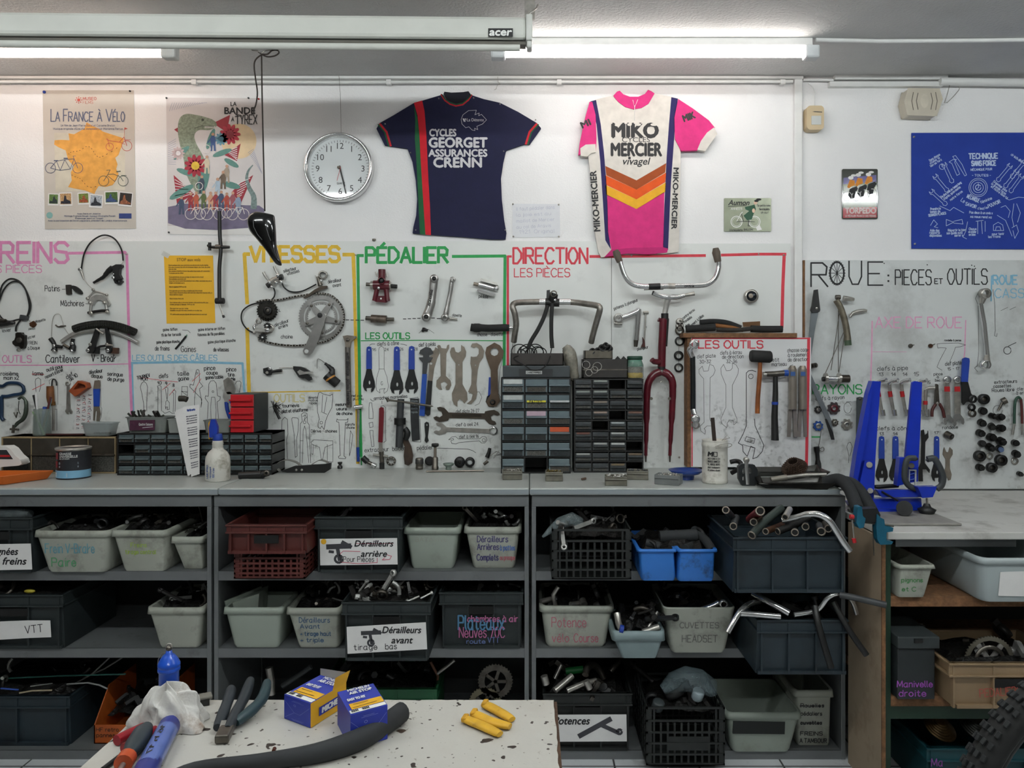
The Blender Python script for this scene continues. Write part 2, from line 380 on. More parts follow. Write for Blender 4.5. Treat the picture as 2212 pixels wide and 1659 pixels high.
one('pull_cord',b,CORD,'dark brown pull cord knotted to the screen handle','cord')
# steel shelving units with worktops
ZT=Z(1053,FY);ZS=[Z(1234,FY),Z(1401,FY),Z(1622,FY)]
LAM=mat('#b0b4b0',.38,0,.06,5,dirt='#5d5c57',dscale=5,dlo=.58,dhi=.85)
LAME=mat('#8f979b',.35,0,.05,6)
GREYM=mat('#6c6f70',.5,.2,.06,10,dirt='#4a4946',dscale=14,dlo=.6,dhi=.85)
DARKM=mat('#2a2b2b',.7,0,.2,10)
units=[(-420,456.5,'grey steel shelving unit under the workbench holding the brake parts bins'),(462,1142.5,'grey steel shelving unit holding the derailleur crates'),(1148.5,1826.5,'grey steel shelving unit holding the stems and handlebar crates')]
slabx=[(-420,471),(472.3,1143),(1144.2,1815)]
slabl=['pale grey laminate worktop under the spray bottle','pale grey laminate worktop under the wrench wall of green framed panel','pale grey laminate worktop under the drawer towers']
for i,(u0,u1,lab)in enumerate(units):
 x0,x1=X(u0,FY),X(u1,FY)
 t=thing('shelving_unit',lab,'shelving unit','steel shelving units under the worktops')
 u=.016
 zr0,zr1=Z(1094.5,FY),Z(1071,FY)
 boxo(x0,x1,FY,FY+.05,zr0,zr1).build('top_rail',GREYM,t,bev=.002)
 boxo(x0+u,x1-u,FY+.05,-.05,zr1-.012,ZT-.0275).build('top_panel',GREYM,t)
 for x in(x0,x1-u):
  boxo(x,x+u,FY,FY+.03,0,zr0).build('upright',GREYM,t,bev=.0015)
  boxo(x,x+u,-.06,-.03,0,zr0).build('upright',GREYM,t)
  boxo(x+.004,x+u-.004,FY+.03,-.06,.02,zr0).build('side_panel',GREYM,t)
 boxo(x0+u,x1-u,-.032,-.028,.02,zr0).build('back_panel',DARKM,t)  # dark colour puts the shade of the shelf interior into the panel
 for z in ZS:
  h=.034
  c=B();c.box(x0+u,x1-u,FY+.003,-.032,z-.006,z);c.box(x0+u,x1-u,FY+.002,FY+.006,z-h,z);c.build('shelf',GREYM,t)
 fin(t)
 b=boxo(X(slabx[i][0],FY-.012),X(slabx[i][1],FY-.012),FY-.012,-.002,ZT-.027,ZT)
 w=thing('worktop',slabl[i],'worktop','laminate worktops on the shelving');b.build('slab',LAM,w,bev=.005)
 boxo(X(slabx[i][0],FY-.012),X(slabx[i][1],FY-.012)-.001,FY-.0135,FY-.0118,ZT-.022,ZT-.006).build('edge_band',LAME,w)
 fin(w)
# lower white bench with green frame
ZB=Z(1150,RY);RX0=X(1917.5,RY);RX1=2.3
WTOP=mat('#c6c5c0',.55,0,.05,6,dirt='#6f6a62',dscale=7,dlo=.5,dhi=.8)
OSB=mat('#7a5638',.8,0,.35,60,bump=.5,bscale=120);OSBF=mat('#a08e78',.7,0,.12,6,dirt='#6e5a46',dscale=4)
GREENF=mat('#12301f',.5,0,.1,20)
t=thing('workbench','lower white-topped wooden workbench with dark green steel frame','workbench')
boxo(RX0,RX1,RY,-.03,ZB-.024,ZB).build('top',WTOP,t,bev=.003)
boxo(RX0-.011,RX0,RY+.021,FY-.02,0,ZB-.026).build('side_panel',OSBF,t)
boxo(RX0-.0115,RX0,RY+.014,RY+.021,0,ZB-.028).build('panel_edge',OSB,t)
boxo(RX0+.0,RX0+.024,RY+.03,RY+.06,0,ZB-.026).build('leg',GREENF,t)
boxo(RX0+.0,RX0+.024,-.1,-.07,0,ZB-.026).build('leg',GREENF,t)
boxo(RX1-.03,RX1,RY+.03,RY+.06,0,ZB-.026).build('leg',GREENF,t)
boxo(X(1935,RY+.03),X(2195,RY+.03),RY+.03,RY+.034,Z(1181,RY+.03),ZB-.026).build('apron',GREYM,t)
ZR=[Z(1294,RY),Z(1512,RY)]
for z in ZR:boxo(RX0+.024,RX1,RY+.03,-.05,z-.034*1.0,z).build('shelf',OSB,t)
boxo(RX0+.024,RX1,RY+.04,RY+.07,ZR[1]-.08,ZR[1]-.036).build('cross_rail',GREENF,t)
boxo(RX0+.024,RX1,-.05,-.045,0,ZB-.026).build('back_panel',DARKM,t)
fin(t)
# table in front with chipped white paint
TZ=EZ-(1512-HY)*1.378/F
TM=mat('#bbb8b0',.5,0,.05,5,bump=.35,bscale=35)
def chipped():
 m=TM;nt=m.node_tree;N=nt.nodes.new;K=nt.links.new;b=nt.nodes['Principled BSDF'];tc=N('ShaderNodeTexCoord')
 out=b.inputs['Base Color'].links[0].from_socket
 for sc,lo,hi,col,det in((30,.695,.705,'#2c221c',2),(80,.705,.72,'#3a3028',1),(12,.735,.74,'#43352b',3),(5,.55,.85,'#a79f95',8),(90,.68,.8,'#80776c',2)):
  n=N('ShaderNodeTexNoise');n.inputs['Scale'].default_value=sc;n.inputs['Detail'].default_value=det;K(tc.outputs['Object'],n.inputs['Vector'])
  r=N('ShaderNodeValToRGB');r.color_ramp.elements[0].position=lo;r.color_ramp.elements[1].position=hi;K(n.outputs['Fac'],r.inputs[0])
  x=N('ShaderNodeMix');x.data_type='RGBA';K(r.outputs[0],x.inputs[0]);K(out,x.inputs[6]);x.inputs[7].default_value=lin(col);out=x.outputs[2]
 K(out,b.inputs['Base Color'])
chipped()
TX0,TX1,TY0,TY1=-.672,.043,-D+.62,TD
t=thing('table','white painted table with chipped worn top in front of the shelving','table')
def ragged(a,c,n,amp):
 return[V(a)+(V(c)-V(a))*(i/n)+V((random.uniform(-amp,amp),random.uniform(-amp,amp),0))for i in range(n+1)]
ed=ragged((TX0,TY0,0),(TX1,TY0,0),6,0)+ragged((TX1,TY0,0),(TX1,TY1,0),60,.0012)+ragged((TX1,TY1,0),(TX0,TY1,0),60,.001)+ragged((TX0,TY1,0),(TX0,TY0,0),40,.001)
b=B();b.prism([(p.x,p.y)for p in ed],lambda x,y:V((x,y,TZ)),lambda x,y:V((x,y,TZ-.004)));b.build('painted_top',TM,t)
boxo(TX0-.001,TX1+.005,TY0,TY1+.002,TZ-.035,TZ-.004).build('board',mat('#4a3322',.8,0,.3,40,bump=.4),t)
for x in(TX0+.05,TX1-.1):
 for y in(TY0+.05,TY1-.1):boxo(x,x+.05,y,y+.05,0,TZ-.035).build('leg',GREYM,t)
fin(t)
# tool boards on the wall
BM=mat('#e2e4e1',.45,0,.03,6,dirt='#b4b4b0',dscale=3.5,dlo=.56,dhi=.85)
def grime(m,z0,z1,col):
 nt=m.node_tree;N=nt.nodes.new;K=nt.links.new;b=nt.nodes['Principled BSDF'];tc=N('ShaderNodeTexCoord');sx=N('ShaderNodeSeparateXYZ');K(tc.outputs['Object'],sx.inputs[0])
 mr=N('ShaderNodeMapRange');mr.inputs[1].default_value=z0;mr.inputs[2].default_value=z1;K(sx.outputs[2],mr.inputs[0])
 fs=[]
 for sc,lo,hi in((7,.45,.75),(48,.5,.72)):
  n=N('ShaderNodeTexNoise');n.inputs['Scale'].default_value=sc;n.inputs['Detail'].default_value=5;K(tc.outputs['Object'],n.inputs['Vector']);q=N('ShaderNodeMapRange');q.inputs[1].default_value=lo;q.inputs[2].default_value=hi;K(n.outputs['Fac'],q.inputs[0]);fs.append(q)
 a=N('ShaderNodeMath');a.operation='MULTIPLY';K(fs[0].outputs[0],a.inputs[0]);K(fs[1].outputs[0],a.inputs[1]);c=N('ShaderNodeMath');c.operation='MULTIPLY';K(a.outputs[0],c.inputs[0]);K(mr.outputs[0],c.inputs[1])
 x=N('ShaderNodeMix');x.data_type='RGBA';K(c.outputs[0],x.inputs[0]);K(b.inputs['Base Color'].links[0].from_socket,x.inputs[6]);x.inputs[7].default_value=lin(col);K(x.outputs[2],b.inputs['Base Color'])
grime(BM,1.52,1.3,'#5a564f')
OFFB=.012;IB=wmap(-OFFB-.0004)
def board(name,label,x0,x1,y0,y1,off=OFFB,m=BM,edge=None):
 t=thing(name,label,'tool board')
 b=B();p=P(x0,y0,-off);q=P(x1,y1,-off);b.box(p.x,q.x,-off,-.001,q.z,p.z);b.build("panel",m,t)
 if edge:b=B();b.box(p.x-.008,p.x,-off,-.001,q.z,p.z);b.build('panel_edge',edge,t)
 return t
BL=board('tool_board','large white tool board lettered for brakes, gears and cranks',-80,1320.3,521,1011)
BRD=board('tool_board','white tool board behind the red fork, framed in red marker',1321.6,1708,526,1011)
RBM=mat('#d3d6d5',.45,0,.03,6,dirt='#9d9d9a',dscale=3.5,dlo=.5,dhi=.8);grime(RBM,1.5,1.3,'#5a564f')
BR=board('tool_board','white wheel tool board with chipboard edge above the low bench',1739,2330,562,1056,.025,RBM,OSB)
IR=wmap(-.0254)
OFFO=.085
t=BO=thing('tool_board','small white board lettered in red, hung with hammers and mallet','tool board')
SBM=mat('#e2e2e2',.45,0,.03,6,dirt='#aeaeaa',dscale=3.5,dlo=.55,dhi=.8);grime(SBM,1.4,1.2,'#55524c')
p=P(1493,729,-OFFO);q=P(1752,1009,-OFFO)
B().box(p.x,q.x,-OFFO,-OFFO+.006,q.z,p.z).build('panel',SBM,t)
B().box(X(1485,-OFFO),p.x,-OFFO+.001,-.013,q.z,p.z).build('side_board',OSB,t)
B().box(q.x-.02,q.x-.001,-OFFO+.007,-.03,q.z,p.z).build('side_board',OSB,t)
p=P(1476,719.5,-.095);q=P(1722,729,-.095);B().box(p.x,q.x,-.095,-.013,q.z,p.z).build('top_board',OSB,t)
IO=wmap(-OFFO-.0004)
# lettering, frames and tool outlines drawn on the boards
PINK,YEL,GRN,RED,LBL=ink('#e08fbd'),ink('#e6bc33'),ink('#1e9b4c'),ink('#d63848'),ink('#86bcd6')
def words(board,fm,name,m,rows,w0=1.3):
 k=Ink(fm)
 for r in rows:
  t,x,y,h=r[:4];ang=r[4]if len(r)>4 else 0;fit=r[5]if len(r)>5 else None;w_=r[6]if len(r)>6 else w0
  k.text(t,x,y,h,w_,sx=.8,ang=ang,fit=fit,gap=1.1)
 return k.build(name,m,board)
def lines(board,fm,name,m,rows):
 k=Ink(fm)
 for w_,pts in rows:k.line(pts,w_)
 return k.build(name,m,board)
LT,FR,OU='lettering','marker_frame','tool_outline'
# brakes panel
words(BL,IB,LT,PINK,[('FREINS',-34,567,43,0,181,7),('LES PIÈCES',-38,589,16,0,128,2),('LES OUTILS',-36,783,15,0,104,2)])
lines(BL,IB,FR,PINK,[(6,[(149,547),(270,545),(274,550),(280,780),(285,905)]),(2,[(-10,789),(150,789),(278,786)])])
words(BL,IB,LT,KINK,[('Patins',97,629,12,0,32),('Mâchoires',131,661,12,0,50),('plaquette',77,697,5.5,-12,22,.8),('piston',62,712,4,0,14,.7),('étrier',61,733,6,-18,17,.8),('FREIN',60,744,7,0,20,.9),('à Disque',60,756,7,-4,26,.9),('levier',5,718,8,-6,19,.9),('Cantilever',99,783,16,0,73,1.8),('V - Break',198,781,15,0,52,1.8),('troisième',-3,811,8,0,42),('main x2',8,820,8,0,33),('lame',71,811,9,0,22),('outil pour',101,803,8,-14,37),('ressort d étrier',99,818,7,-24,42,1.1),('clef',145,819,9,-30,16),('de 10',152,824,8,-34,20),('dévoileur',193,808,8,-8,29),('disque',197,815,8,6,24),('seringue',232,811,8,4,33),('de purge',232,822,8,4,36)])
lines(BL,IB,OU,KINK,[(1,[(134,625),(141,625)]),(1,[(185,656),(191,656)]),(1,[(78,846),(76,825),(77,819),(83,816),(88,820),(88,834),(85,846)]),(.8,[(107,830),(106,822),(112,818),(120,819),(124,826),(125,874)]),(.8,[(118,884),(123,884),(123,930)]),(.8,[(217,821),(218,880),(220,882),(219,900),(214,911)]),(.8,[(48,829),(54,834),(56,846)]),(.8,[(8,856),(8,905),(14,907)])])
lines(BL,IB,'strike_mark',RED,[(1.2,[(69,808),(95,809)]),(1.2,[(70,842),(96,829)])])
# cable panel
words(BL,IB,LT,LBL,[('LES OUTILS DES CÂBLES',286,779,12,0,183,1.8)])
lines(BL,IB,FR,LBL,[(5,[(288,900),(285,800),(285,784),(400,782),(524,785),(528,846)])])
words(BL,IB,LT,KINK,[('gaine téflon',352,715,6,-2,31,.9),('fil de fer torsadé',349,727,6,-3,42,.9),('gaine plastique étanche',338,742,6,-2,50,.9),('gaine interne en téflon',428,715,6,-3,58,.9),('faisceau de fils parallèles',427,726,6,-3,58,.9),('gaine plastique étanche',449,742,6,-4,60,.9),('de freins',335,757,9,0,31,1.2),('Gaines',391,760,12,0,32,1.2),('de vitesses',461,759,8,0,33,1.2),('TOURNEV',297,820,7,-13,28),('PLAT',305,822,6,0,15),('clefs',344,817,9,-5,19),('10',340,830,6,0,9),('9',357,832,7,0,4),('8',373,835,6,0,4),('taille',383,811,9,0,25),('gaine',385,822,8,-3,23),('pince',441,800,9,-3,24),('coupe',446,809,8,0,24),('gaine/cable',444,819,7,-3,38),('pince',489,802,9,0,21),('tire',492,813,8,0,14),('cable',494,822,7,0,14)])
lines(BL,IB,OU,KINK,[(1,[(311,888),(310,870),(306,848),(303,836),(306,828),(311,824),(316,828),(319,836),(318,848),(317,870),(317,888)]),(1,[(312,888),(313,905)]),(1,[(341,888),(341,838),(340,834),(345,832),(348,835),(349,888)]),(.9,[(358,875),(358,868),(361,864),(357,840),(356,838),(360,836),(363,839),(361,864),(366,870),(366,884),(361,885),(362,879),(359,879),(358,884),(357,876)]),(.9,[(374,890),(375,850),(372,846),(377,842),(380,846),(379,850),(378,890)]),(.9,[(392,855),(393,835),(405,835),(405,855),(392,845),(405,847)]),(1,[(434,880),(436,862),(410,836),(411,830),(418,832),(424,800),(427,798),(430,800),(431,825),(438,834),(431,840),(436,870),(434,880)]),(.9,[(424,836),(420,860),(420,880)]),(.9,circ(425,806,2)),(1,[(448,905),(450,870),(443,860),(444,855),(450,856),(451,830),(455,823),(462,822),(467,828),(470,855),(476,857),(475,864),(469,868),(472,905)]),(.9,[(456,905),(455,880),(457,858),(464,858),(467,885),(466,905)]),(.9,circ(460,846,2)),(1,[(508,830),(511,824),(518,823),(521,827),(517,848)]),(.9,[(351,888),(356,893),(366,889),(372,893),(380,892)]),(.9,[(394,713),(406,714),(411,719)])])
lines(BL,IB,'strike_mark',RED,[(1,[(302,815),(350,822),(384,825)]),(1,[(351,842),(368,828)]),(1,[(366,854),(377,840)]),(1,[(415,824),(433,807)]),(1,[(418,848),(434,818)])])
# gears panel
words(BL,IB,LT,YEL,[('VITESSES',541,565,32,0,192,7.5)])
lines(BL,IB,FR,YEL,[(8,[(538,549),(528,549),(531,600),(534,655)]),(8,[(534,710),(536,780),(538,845)]),(8,[(742,550),(763,550),(765,600)]),(7,[(765,600),(770,800),(773,1000)]),(2.5,[(540,848),(640,846),(735,844)])])
words(BL,IB,LT,mat('#d9cf9a',.6),[('OUTILS',592,868,16,0,66,2.5)])
words(BL,IB,LT,KINK,[('sélecteur',613,589,7,-14,28,1),('vitesses',621,595,7,-16,27,1),('dérailleur',709,612,7,-9,29,1),('avant',719,620,7,-6,18,1),('dérailleur',594,706,7,-20,32,1),('arrière',602,711,7,-18,21,1),('chaîne',607,731,8,0,25,1),('L',603,673,5,0,3,1),('tournevis',610,880,7,-2,36),('ms',592,883,5,0,12),('plat et cruciforme',609,892,7,-4,56),('démonte',666,861,5,0,20,.8),('maillon',666,867,5,0,20,.8),('rapide',668,873,5,0,16,.8),('mesure',725,877,6,-3,24),('usure',727,886,6,0,22),('de chaine',727,896,6,0,34),('Dérive - chaînes',672,934,6,0,56,1),('agrafe',747,919,5,0,19,.9),('chaine',748,926,5,0,18,.9),('redresse',760,857,5,0,22,1),('plateau',763,864,5,0,22,1)])
k=Ink(IB)
for x0,x1,y0,y1 in((747,790,691,692),(871,912,689,687),(931,957,687,689)):
 n=max(2,int((x1-x0)/9))
 for i in range(n):a=x0+(x1-x0)*i/n;k.line([(a,y0+(y1-y0)*i/n),(a+(x1-x0)/n*.6,y0+(y1-y0)*i/n)],1.8)
k.build('axis_dashes',KINK,BL)
lines(BL,IB,OU,KINK,[(1,[(613,993),(614,950),(608,940),(609,908),(615,901),(621,906),(622,938),(619,950),(621,993)]),(1,[(635,935),(630,905),(632,902),(643,903),(645,907),(644,930),(641,948),(642,985),(638,988),(636,950),(635,935)]),(1,[(648,1000),(649,915),(653,910),(651,895),(656,891),(663,893),(664,912),(668,918),(671,1000)]),(.9,[(653,1000),(655,930),(658,920),(661,930),(667,1000)]),(.9,[(648,952),(655,952)]),(.9,circ(658,912,3)),(.9,[(654,900),(660,896),(657,908),(663,900)]),(1,[(687,915),(690,905),(686,890),(685,865),(688,849),(692,847),(698,851),(713,855),(718,851),(719,858),(717,880),(708,897),(703,910),(700,928),(695,920),(692,926),(687,922),(687,915)]),(.9,[(697,853),(695,890),(706,895)]),(.9,[(706,857),(700,892)]),(.9,circ(694,913,3)),(1,[(728,905),(730,907),(749,907),(752,904),(751,912),(746,913),(743,985),(747,988),(746,991),(732,990),(731,986),(735,984),(732,912),(727,911),(728,905)]),(.9,[(757,930),(762,940),(759,965),(755,985),(755,960),(757,930)]),(.9,[(672,955),(678,950),(710,952),(719,952),(719,960),(702,966),(697,992),(694,992),(690,966),(674,960),(672,955)]),(.9,[(673,960),(673,980),(676,982),(677,960)]),(.9,[(707,960),(707,997),(719,998),(719,958)])])
# bottom bracket panel
words(BL,IB,LT,GRN,[('PÉDALIER',791,567,32,0,176,6.5),('LES OUTILS',790,732,13,0,95,2.4)])
lines(BL,IB,FR,GRN,[(6.5,[(784,552),(773,552),(775,700),(778,900),(780,985)]),(3,[(780,985),(781,1004)]),(6.5,[(978,554),(1091,553),(1090,660),(1089,790)]),(2,[(780,736),(930,735),(1090,736)])])
words(BL,IB,LT,KINK,[('pédale',1034,643,7,4,20,1),('clavette',977,683,6,5,20,.9),('chasse - clavette',1031,726,7,-1,56,1),('clefs à cône',815,747,8,-3,47,1),('16',804,758,6,0,8,.8),('24',831,758,6,0,8,.8),('26',864,757,6,0,7,.8),('28',895,757,6,0,7,.8),('clef à péda',905,749,8,-4,36,1),('arraches manivelles',808,864,7,-4,72,1),('extracteur',788,977,9,-3,52,1),('boîtier de',848,974,9,-3,40,1),('pédalier',901,972,9,-3,34,1),('clef plate 26-27',985,892,7,-2,50,.9),('clef à oeil 24',985,921,7,-2,48,.9),('clef à oeil 16',992,947,7,-2,42,.9)])
conew=lambda dx,dy=0:[(x+dx,y+dy)for x,y in[(818,756),(819,751),(824,748),(829,751),(830,756),(830,798),(836,815),(839,834),(837,844),(830,850),(829,843),(832,839),(820,841),(821,849),(814,844),(812,834),(814,815),(819,798),(818,756)]]
lines(BL,IB,OU,KINK,[(.8,conew(0)),(.8,[(818,797),(830,797)]),(.8,circ(825,828,2,8,4)),(1,[(798,746),(803,743),(810,743)]),(1,[(865,743),(872,744),(879,746)]),(.9,[(797,880),(798,870),(803,870),(804,880),(806,892),(806,904),(797,904),(797,892),(797,880)]),(.9,[(797,914),(805,912),(806,922),(799,924),(797,914)]),(.9,[(799,930),(806,930),(806,940),(808,964),(803,965),(800,940),(799,930)]),(.9,[(822,878),(828,876),(833,880),(833,944),(834,952),(829,956)]),(.9,[(884,861),(903,858),(904,900)]),(.9,[(907,905),(909,955),(893,954)]),(1,[(944,968),(1010,970),(1020,973),(1028,978)]),(.9,[(969,950),(976,944),(984,943),(990,948),(1036,948),(1042,943),(1050,944),(1052,951),(1047,957),(1040,957),(1035,952),(992,956),(985,959),(976,958),(974,952),(980,950),(979,947),(969,950)]),(.8,circ(1045,951,3.5)),(.8,[(1064,981),(1072,975),(1085,981),(1068,984)]),(1,[(800,862),(804,866),(808,866)]),(1,[(825,866),(825,872)]),(.8,[(1013,850),(1035,846),(1041,858),(1035,872),(1026,876)]),(.8,[(1087,768),(1080,800),(1076,850),(1083,860)]),(.7,[(905,720),(912,712),(925,711),(938,720)])])
# steering panel
words(BL,IB,LT,RED,[('DIRECTION',1109,569,33,0,160,4.6),('LES PIÈCES',1111,598,18,0,120,2)])
lines(BL,IB,FR,RED,[(5,[(1104,554),(1097,554),(1097,790)]),(6,[(1275,554),(1319,554)])])
lines(BRD,IB,FR,RED,[(6,[(1323,554),(1523,552)]),(6,[(1559,551),(1640,549),(1697,549)]),(7,[(1694,550),(1691,620),(1689,706)])])
words(BRD,IB,LT,KINK,[('potence à plongeur',1327,670,6.5,-21,55,.9),('plongeur',1377,757,6,-12,24,.9),('vis',1395,714,5,-80,9,.8),('contre-écrou',1476,690,5.5,-38,32,.9),('rondelle',1479,698,5.5,-36,20,.9),('cône',1481,708,5,-36,11,.9),('roulement à billes',1487,711,5.5,-40,44,.9)])
lines(BRD,IB,OU,KINK,[(.7,[(1336,690),(1339,686)]),(.7,[(1467,700),(1466,800)])])
# wheel board
words(BR,IR,LT,KINK,[('R',1752,619,51,0,36,3.6),('U',1834,614,50,0,27,3.2),('E',1875,616,50,0,32,3.2),(':',1919,614,36,0,1,4),('PÍECES'.replace('Í','I'),1934,615,32,0,78,2.6),('ET',2019,613,11,0,17,2),('OUTILS',2047,614,33,0,86,2.6),('clefs à pipe',1895,801,9,-2,66,1.1),('13',1899,812,7,0,9,1),('14',1925,812,7,0,10,1),('14',1950,812,7,0,10,1),('15',1974,812,8,0,11,1),('15',2001,829,6,0,9,1),('clef plate',2042,790,8,-5,35,1),('15 - 17',2047,800,6,-2,25,.9),('pince',2017,811,6,-2,19,.9),('à',2024,817,5,0,4,.9),('bec',2020,824,6,0,11,.9),('clefs à rayon',1762,865,8,-3,62,1),('clefs à cône',1893,929,8,0,72,1.1),('13',1900,940,6,0,9,1),('14',1929,940,6,0,10,1),('17',2018,938,6,0,9,1),('rondelle',2036,927,7,-2,33,1),('extracteurs',2148,829,7,-3,49,1.1),('cassettes',2146,838,7,-3,38,1.1),('Roues libre',2143,847,7,-3,48,1.1),('clef',2197,843,7,0,18,1),('à ergots',2195,852,7,0,34,1),('rondelle à pense',2040,737,4,0,36,.9)])
k=Ink(IR);k.line(circ(1808,590,15,24,24),4,closed=True)
for i in range(12):a=R(i*30);k.line([(1808,590),(1808+14*math.cos(a),590+23*math.sin(a))],1.3)
for i in range(26):a=R(i*360/26);k.line([(1808+15*math.cos(a),590+24*math.sin(a)),(1808+18*math.cos(a),590+27*math.sin(a))],1.6)
for x,y in((1910,569),(2003,572),(2099,573),(2105,575),(2093,580),(2107,580)):k.line(circ(x,y,.8,6),1.2)
k.build('wheel_drawing',KINK,BR)
words(BR,IR,LT,ink('#e3a3c6'),[('AXE DE ROUE',1891,708,23,0,186,2.6)])
lines(BR,IR,FR,ink('#e3a3c6'),[(3,[(1884,694),(1883,760),(1880,850)]),(2.5,[(2086,692),(2084,760),(2082,776)]),(1,[(1886,760),(1958,760)])])
words(BR,IR,LT,LBL,[('ROUE',2145,614,19,0,52,3.4),('CASSET',2149,643,19,0,96,2.2)])
lines(BR,IR,FR,LBL,[(3,[(2142,596),(2141,650)])])
words(BR,IR,LT,GRN,[('RAYONS',1756,851,20,0,106,2.6)])
lines(BR,IR,FR,GRN,[(3,[(1754,944),(1772,944)])])
lines(BR,IR,OU,KINK,[(.8,[(2024,743),(2031,742),(2070,741),(2086,745),(2075,749),(2064,750),(2060,762),(2051,783)]),(.8,[(2024,743),(2026,752),(2033,751),(2044,752),(2030,778),(2024,793),(2035,800)]),(.8,[(2162,671),(2177,664)]),(.8,[(2181,669),(2194,663)]),(.8,[(2145,625),(2149,660),(2150,715),(2148,725),(2153,727),(2154,720)]),(1.4,circ(2176,757,8)),(1.4,[(2178,748),(2186,744),(2195,740)]),(.8,circ(1831,881,8,16,12)),(.8,[(1838,868),(1828,868)]),(.8,[(1826,896),(1836,896)]),(.9,[(1833,1000),(1834,985),(1829,965),(1832,957),(1837,955),(1841,965),(1836,985)]),(.8,circ(2155,886,10)),(.8,[(2112,634),(2107,645),(2113,658),(2114,760),(2111,790),(2105,795),(2112,803)])])
# small red board
words(BO,IO,LT,RED,[('LES OUTILS',1509,752,16,0,139,2.8)])
lines(BO,IO,FR,RED,[(3,[(1495,731),(1748,731)]),(6.5,[(1747,731),(1745,850),(1742,1007)]),(2.5,[(1495,733),(1495,1007)])])
words(BO,IO,LT,KINK,[('clef plate',1506,774,8,-3,40,.9),('30-32',1511,785,7,-2,25,.9),('clefs à écrou',1556,766,8,-2,46,.9),('de direction',1560,775,8,-2,46,.9),('32-36',1569,784,7,0,23,.9),('petit',1663,781,8,0,20,.9),('marteau',1667,791,8,-2,32,.9),('chasse cage',1701,761,8,-3,46,.9),('à roulement',1702,771,8,-2,44,.9),('de direction',1702,781,8,-2,44,.9)])
ow=lambda pts,cx:[(x,y)for x,y in pts]+[(2*cx-x,y)for x,y in reversed(pts)]
lines(BO,IO,OU,KINK,[(.8,[(1517,791),(1510,798),(1510,806),(1515,813),(1520,818),(1521,912),(1512,921),(1514,931),(1523,938),(1524,930),(1521,926),(1527,920),(1537,920)]),(.8,[(1533,787),(1541,790),(1545,800),(1541,810),(1534,816),(1533,905),(1538,915)]),(.8,[(1517,791),(1520,802),(1530,801),(1533,787)]),(.8,[(1563,787),(1557,796),(1558,808),(1568,832),(1568,880),(1557,905),(1559,915),(1570,924),(1571,914),(1576,907),(1584,908),(1585,918),(1592,912),(1592,905),(1582,880),(1582,832),(1594,808),(1595,797),(1590,788),(1582,784),(1582,795),(1578,800),(1569,801),(1563,787)]),(1.4,[(1612,920),(1612,806),(1617,801),(1625,800),(1633,803)]),(1.4,[(1630,905),(1631,920),(1640,940),(1650,962),(1646,976),(1635,988),(1626,991),(1631,968),(1622,964),(1614,986),(1605,975),(1604,962),(1595,957),(1605,938),(1612,920)]),(1.1,circ(1622,813,5)),(1.1,[(1612,943),(1631,948),(1628,958),(1609,952),(1612,943)]),(1,[(1604,960),(1630,968)]),(.8,[(1703,944),(1703,796),(1707,790),(1713,788)]),(.8,[(1724,900),(1724,796),(1729,790)])])
for px,py in((274,549),(769,551),(1639,549),(1364,552),(1693,551),(1467,988)):B().lathe([(.0045,0),(.004,.002),(0,.0025)],P(px,py,-OFFB),10,(0,-1,0)).build('screw',STEEL,BL if px<1000 else BRD)
# posters, jerseys, clock and signs on the upper wall
def fpoly(name,par,m,y,*loops):
 b=B()
 for lp in loops:b.prism(lp,wmap(y),None)
 return b.build(name,m,par)
def sheet(name,poly,th,m,par,off=.001,bev=0):b=B();b.plate(poly,off,th);return b.build(name,m,par,bev=bev)
def pins(par,m,pts,y=-.003,r=.0042,name='pin'):
 for p in pts:b=B();b.lathe([(r,0),(r*.9,.004),(r*.5,.006),(0,.007)],P(*p,y),8,(0,-1,0));b.build(name,m,par)
def ellipse(cx,cy,rx,ry,n=20):return circ(cx,cy,rx,n,ry)
# film poster with orange map
t=thing('poster','beige film poster with an orange map of France and drawn bicycles','poster')
sheet('sheet',[(92,195),(289,195),(294,494),(97,495)],.001,mat('#cbc4ba',.7,0,.06,8),t)
fpoly('map_backing',t,mat('#d3ccba',.7),-.0024,[(117,287),(270,287),(270,410),(120,414)])
fr=[(187,264),(200,272),(214,278),(222,284),(240,290),(262,297),(268,300),(262,318),(256,335),(249,341),(254,355),(251,365),(256,375),(252,388),(243,400),(228,404),(213,402),(207,412),(204,419),(185,412),(160,407),(147,404),(155,390),(153,372),(160,360),(147,345),(142,325),(126,318),(117,312),(118,303),(133,302),(150,303),(148,288),(160,290),(173,283),(183,277)]
fpoly('map',t,mat('#e6a64c',.7,0,.15,40),-.0028,fr)
k=Ink(wmap(-.0032));c0='#5b6480'
for s,x,h,f in(('L',110,26,8),('A',120,20,9),('F',137,26,9),('RANCE',148,20,53),('À',210,20,10),('V',229,26,13),('ÉLO',244,20,25)):k.text(s,x,262,h,2.1,fit=f,gap=1.2)
for s,x,y,f,h in(('Un film de Jean-Pierre Duval et Carosine Breton',131,273,117,4),("Musique originale d'Ensuite, composée par Marianne Perrus",115,280,150,4),('Avec Denis et Josette',167,463,50,3),('Montage François Daugel, musique Christophe Planelli',139,468,110,3),('Étalonnage Jean-Luc Tauguet',163,473,60,3),('Avec la participation de David Lagueniere, président de Lumière internationale',104,478,170,3)):k.text(s,x,y,h,.55,fit=f)
k.build('title_lettering',ink(c0),t)
k=Ink(wmap(-.0032));r_=ink('#c4564a')
k.poly(circ(170,216,3.6,12))
for i in range(8):k.poly(circ(170+6.3*math.cos(R(i*45)),216+6.3*math.sin(R(i*45)),1.3,8))
k.text('MUSEO',179,216,6,.9,fit=29);k.text('FILMS',179,224,6,.5,fit=22)
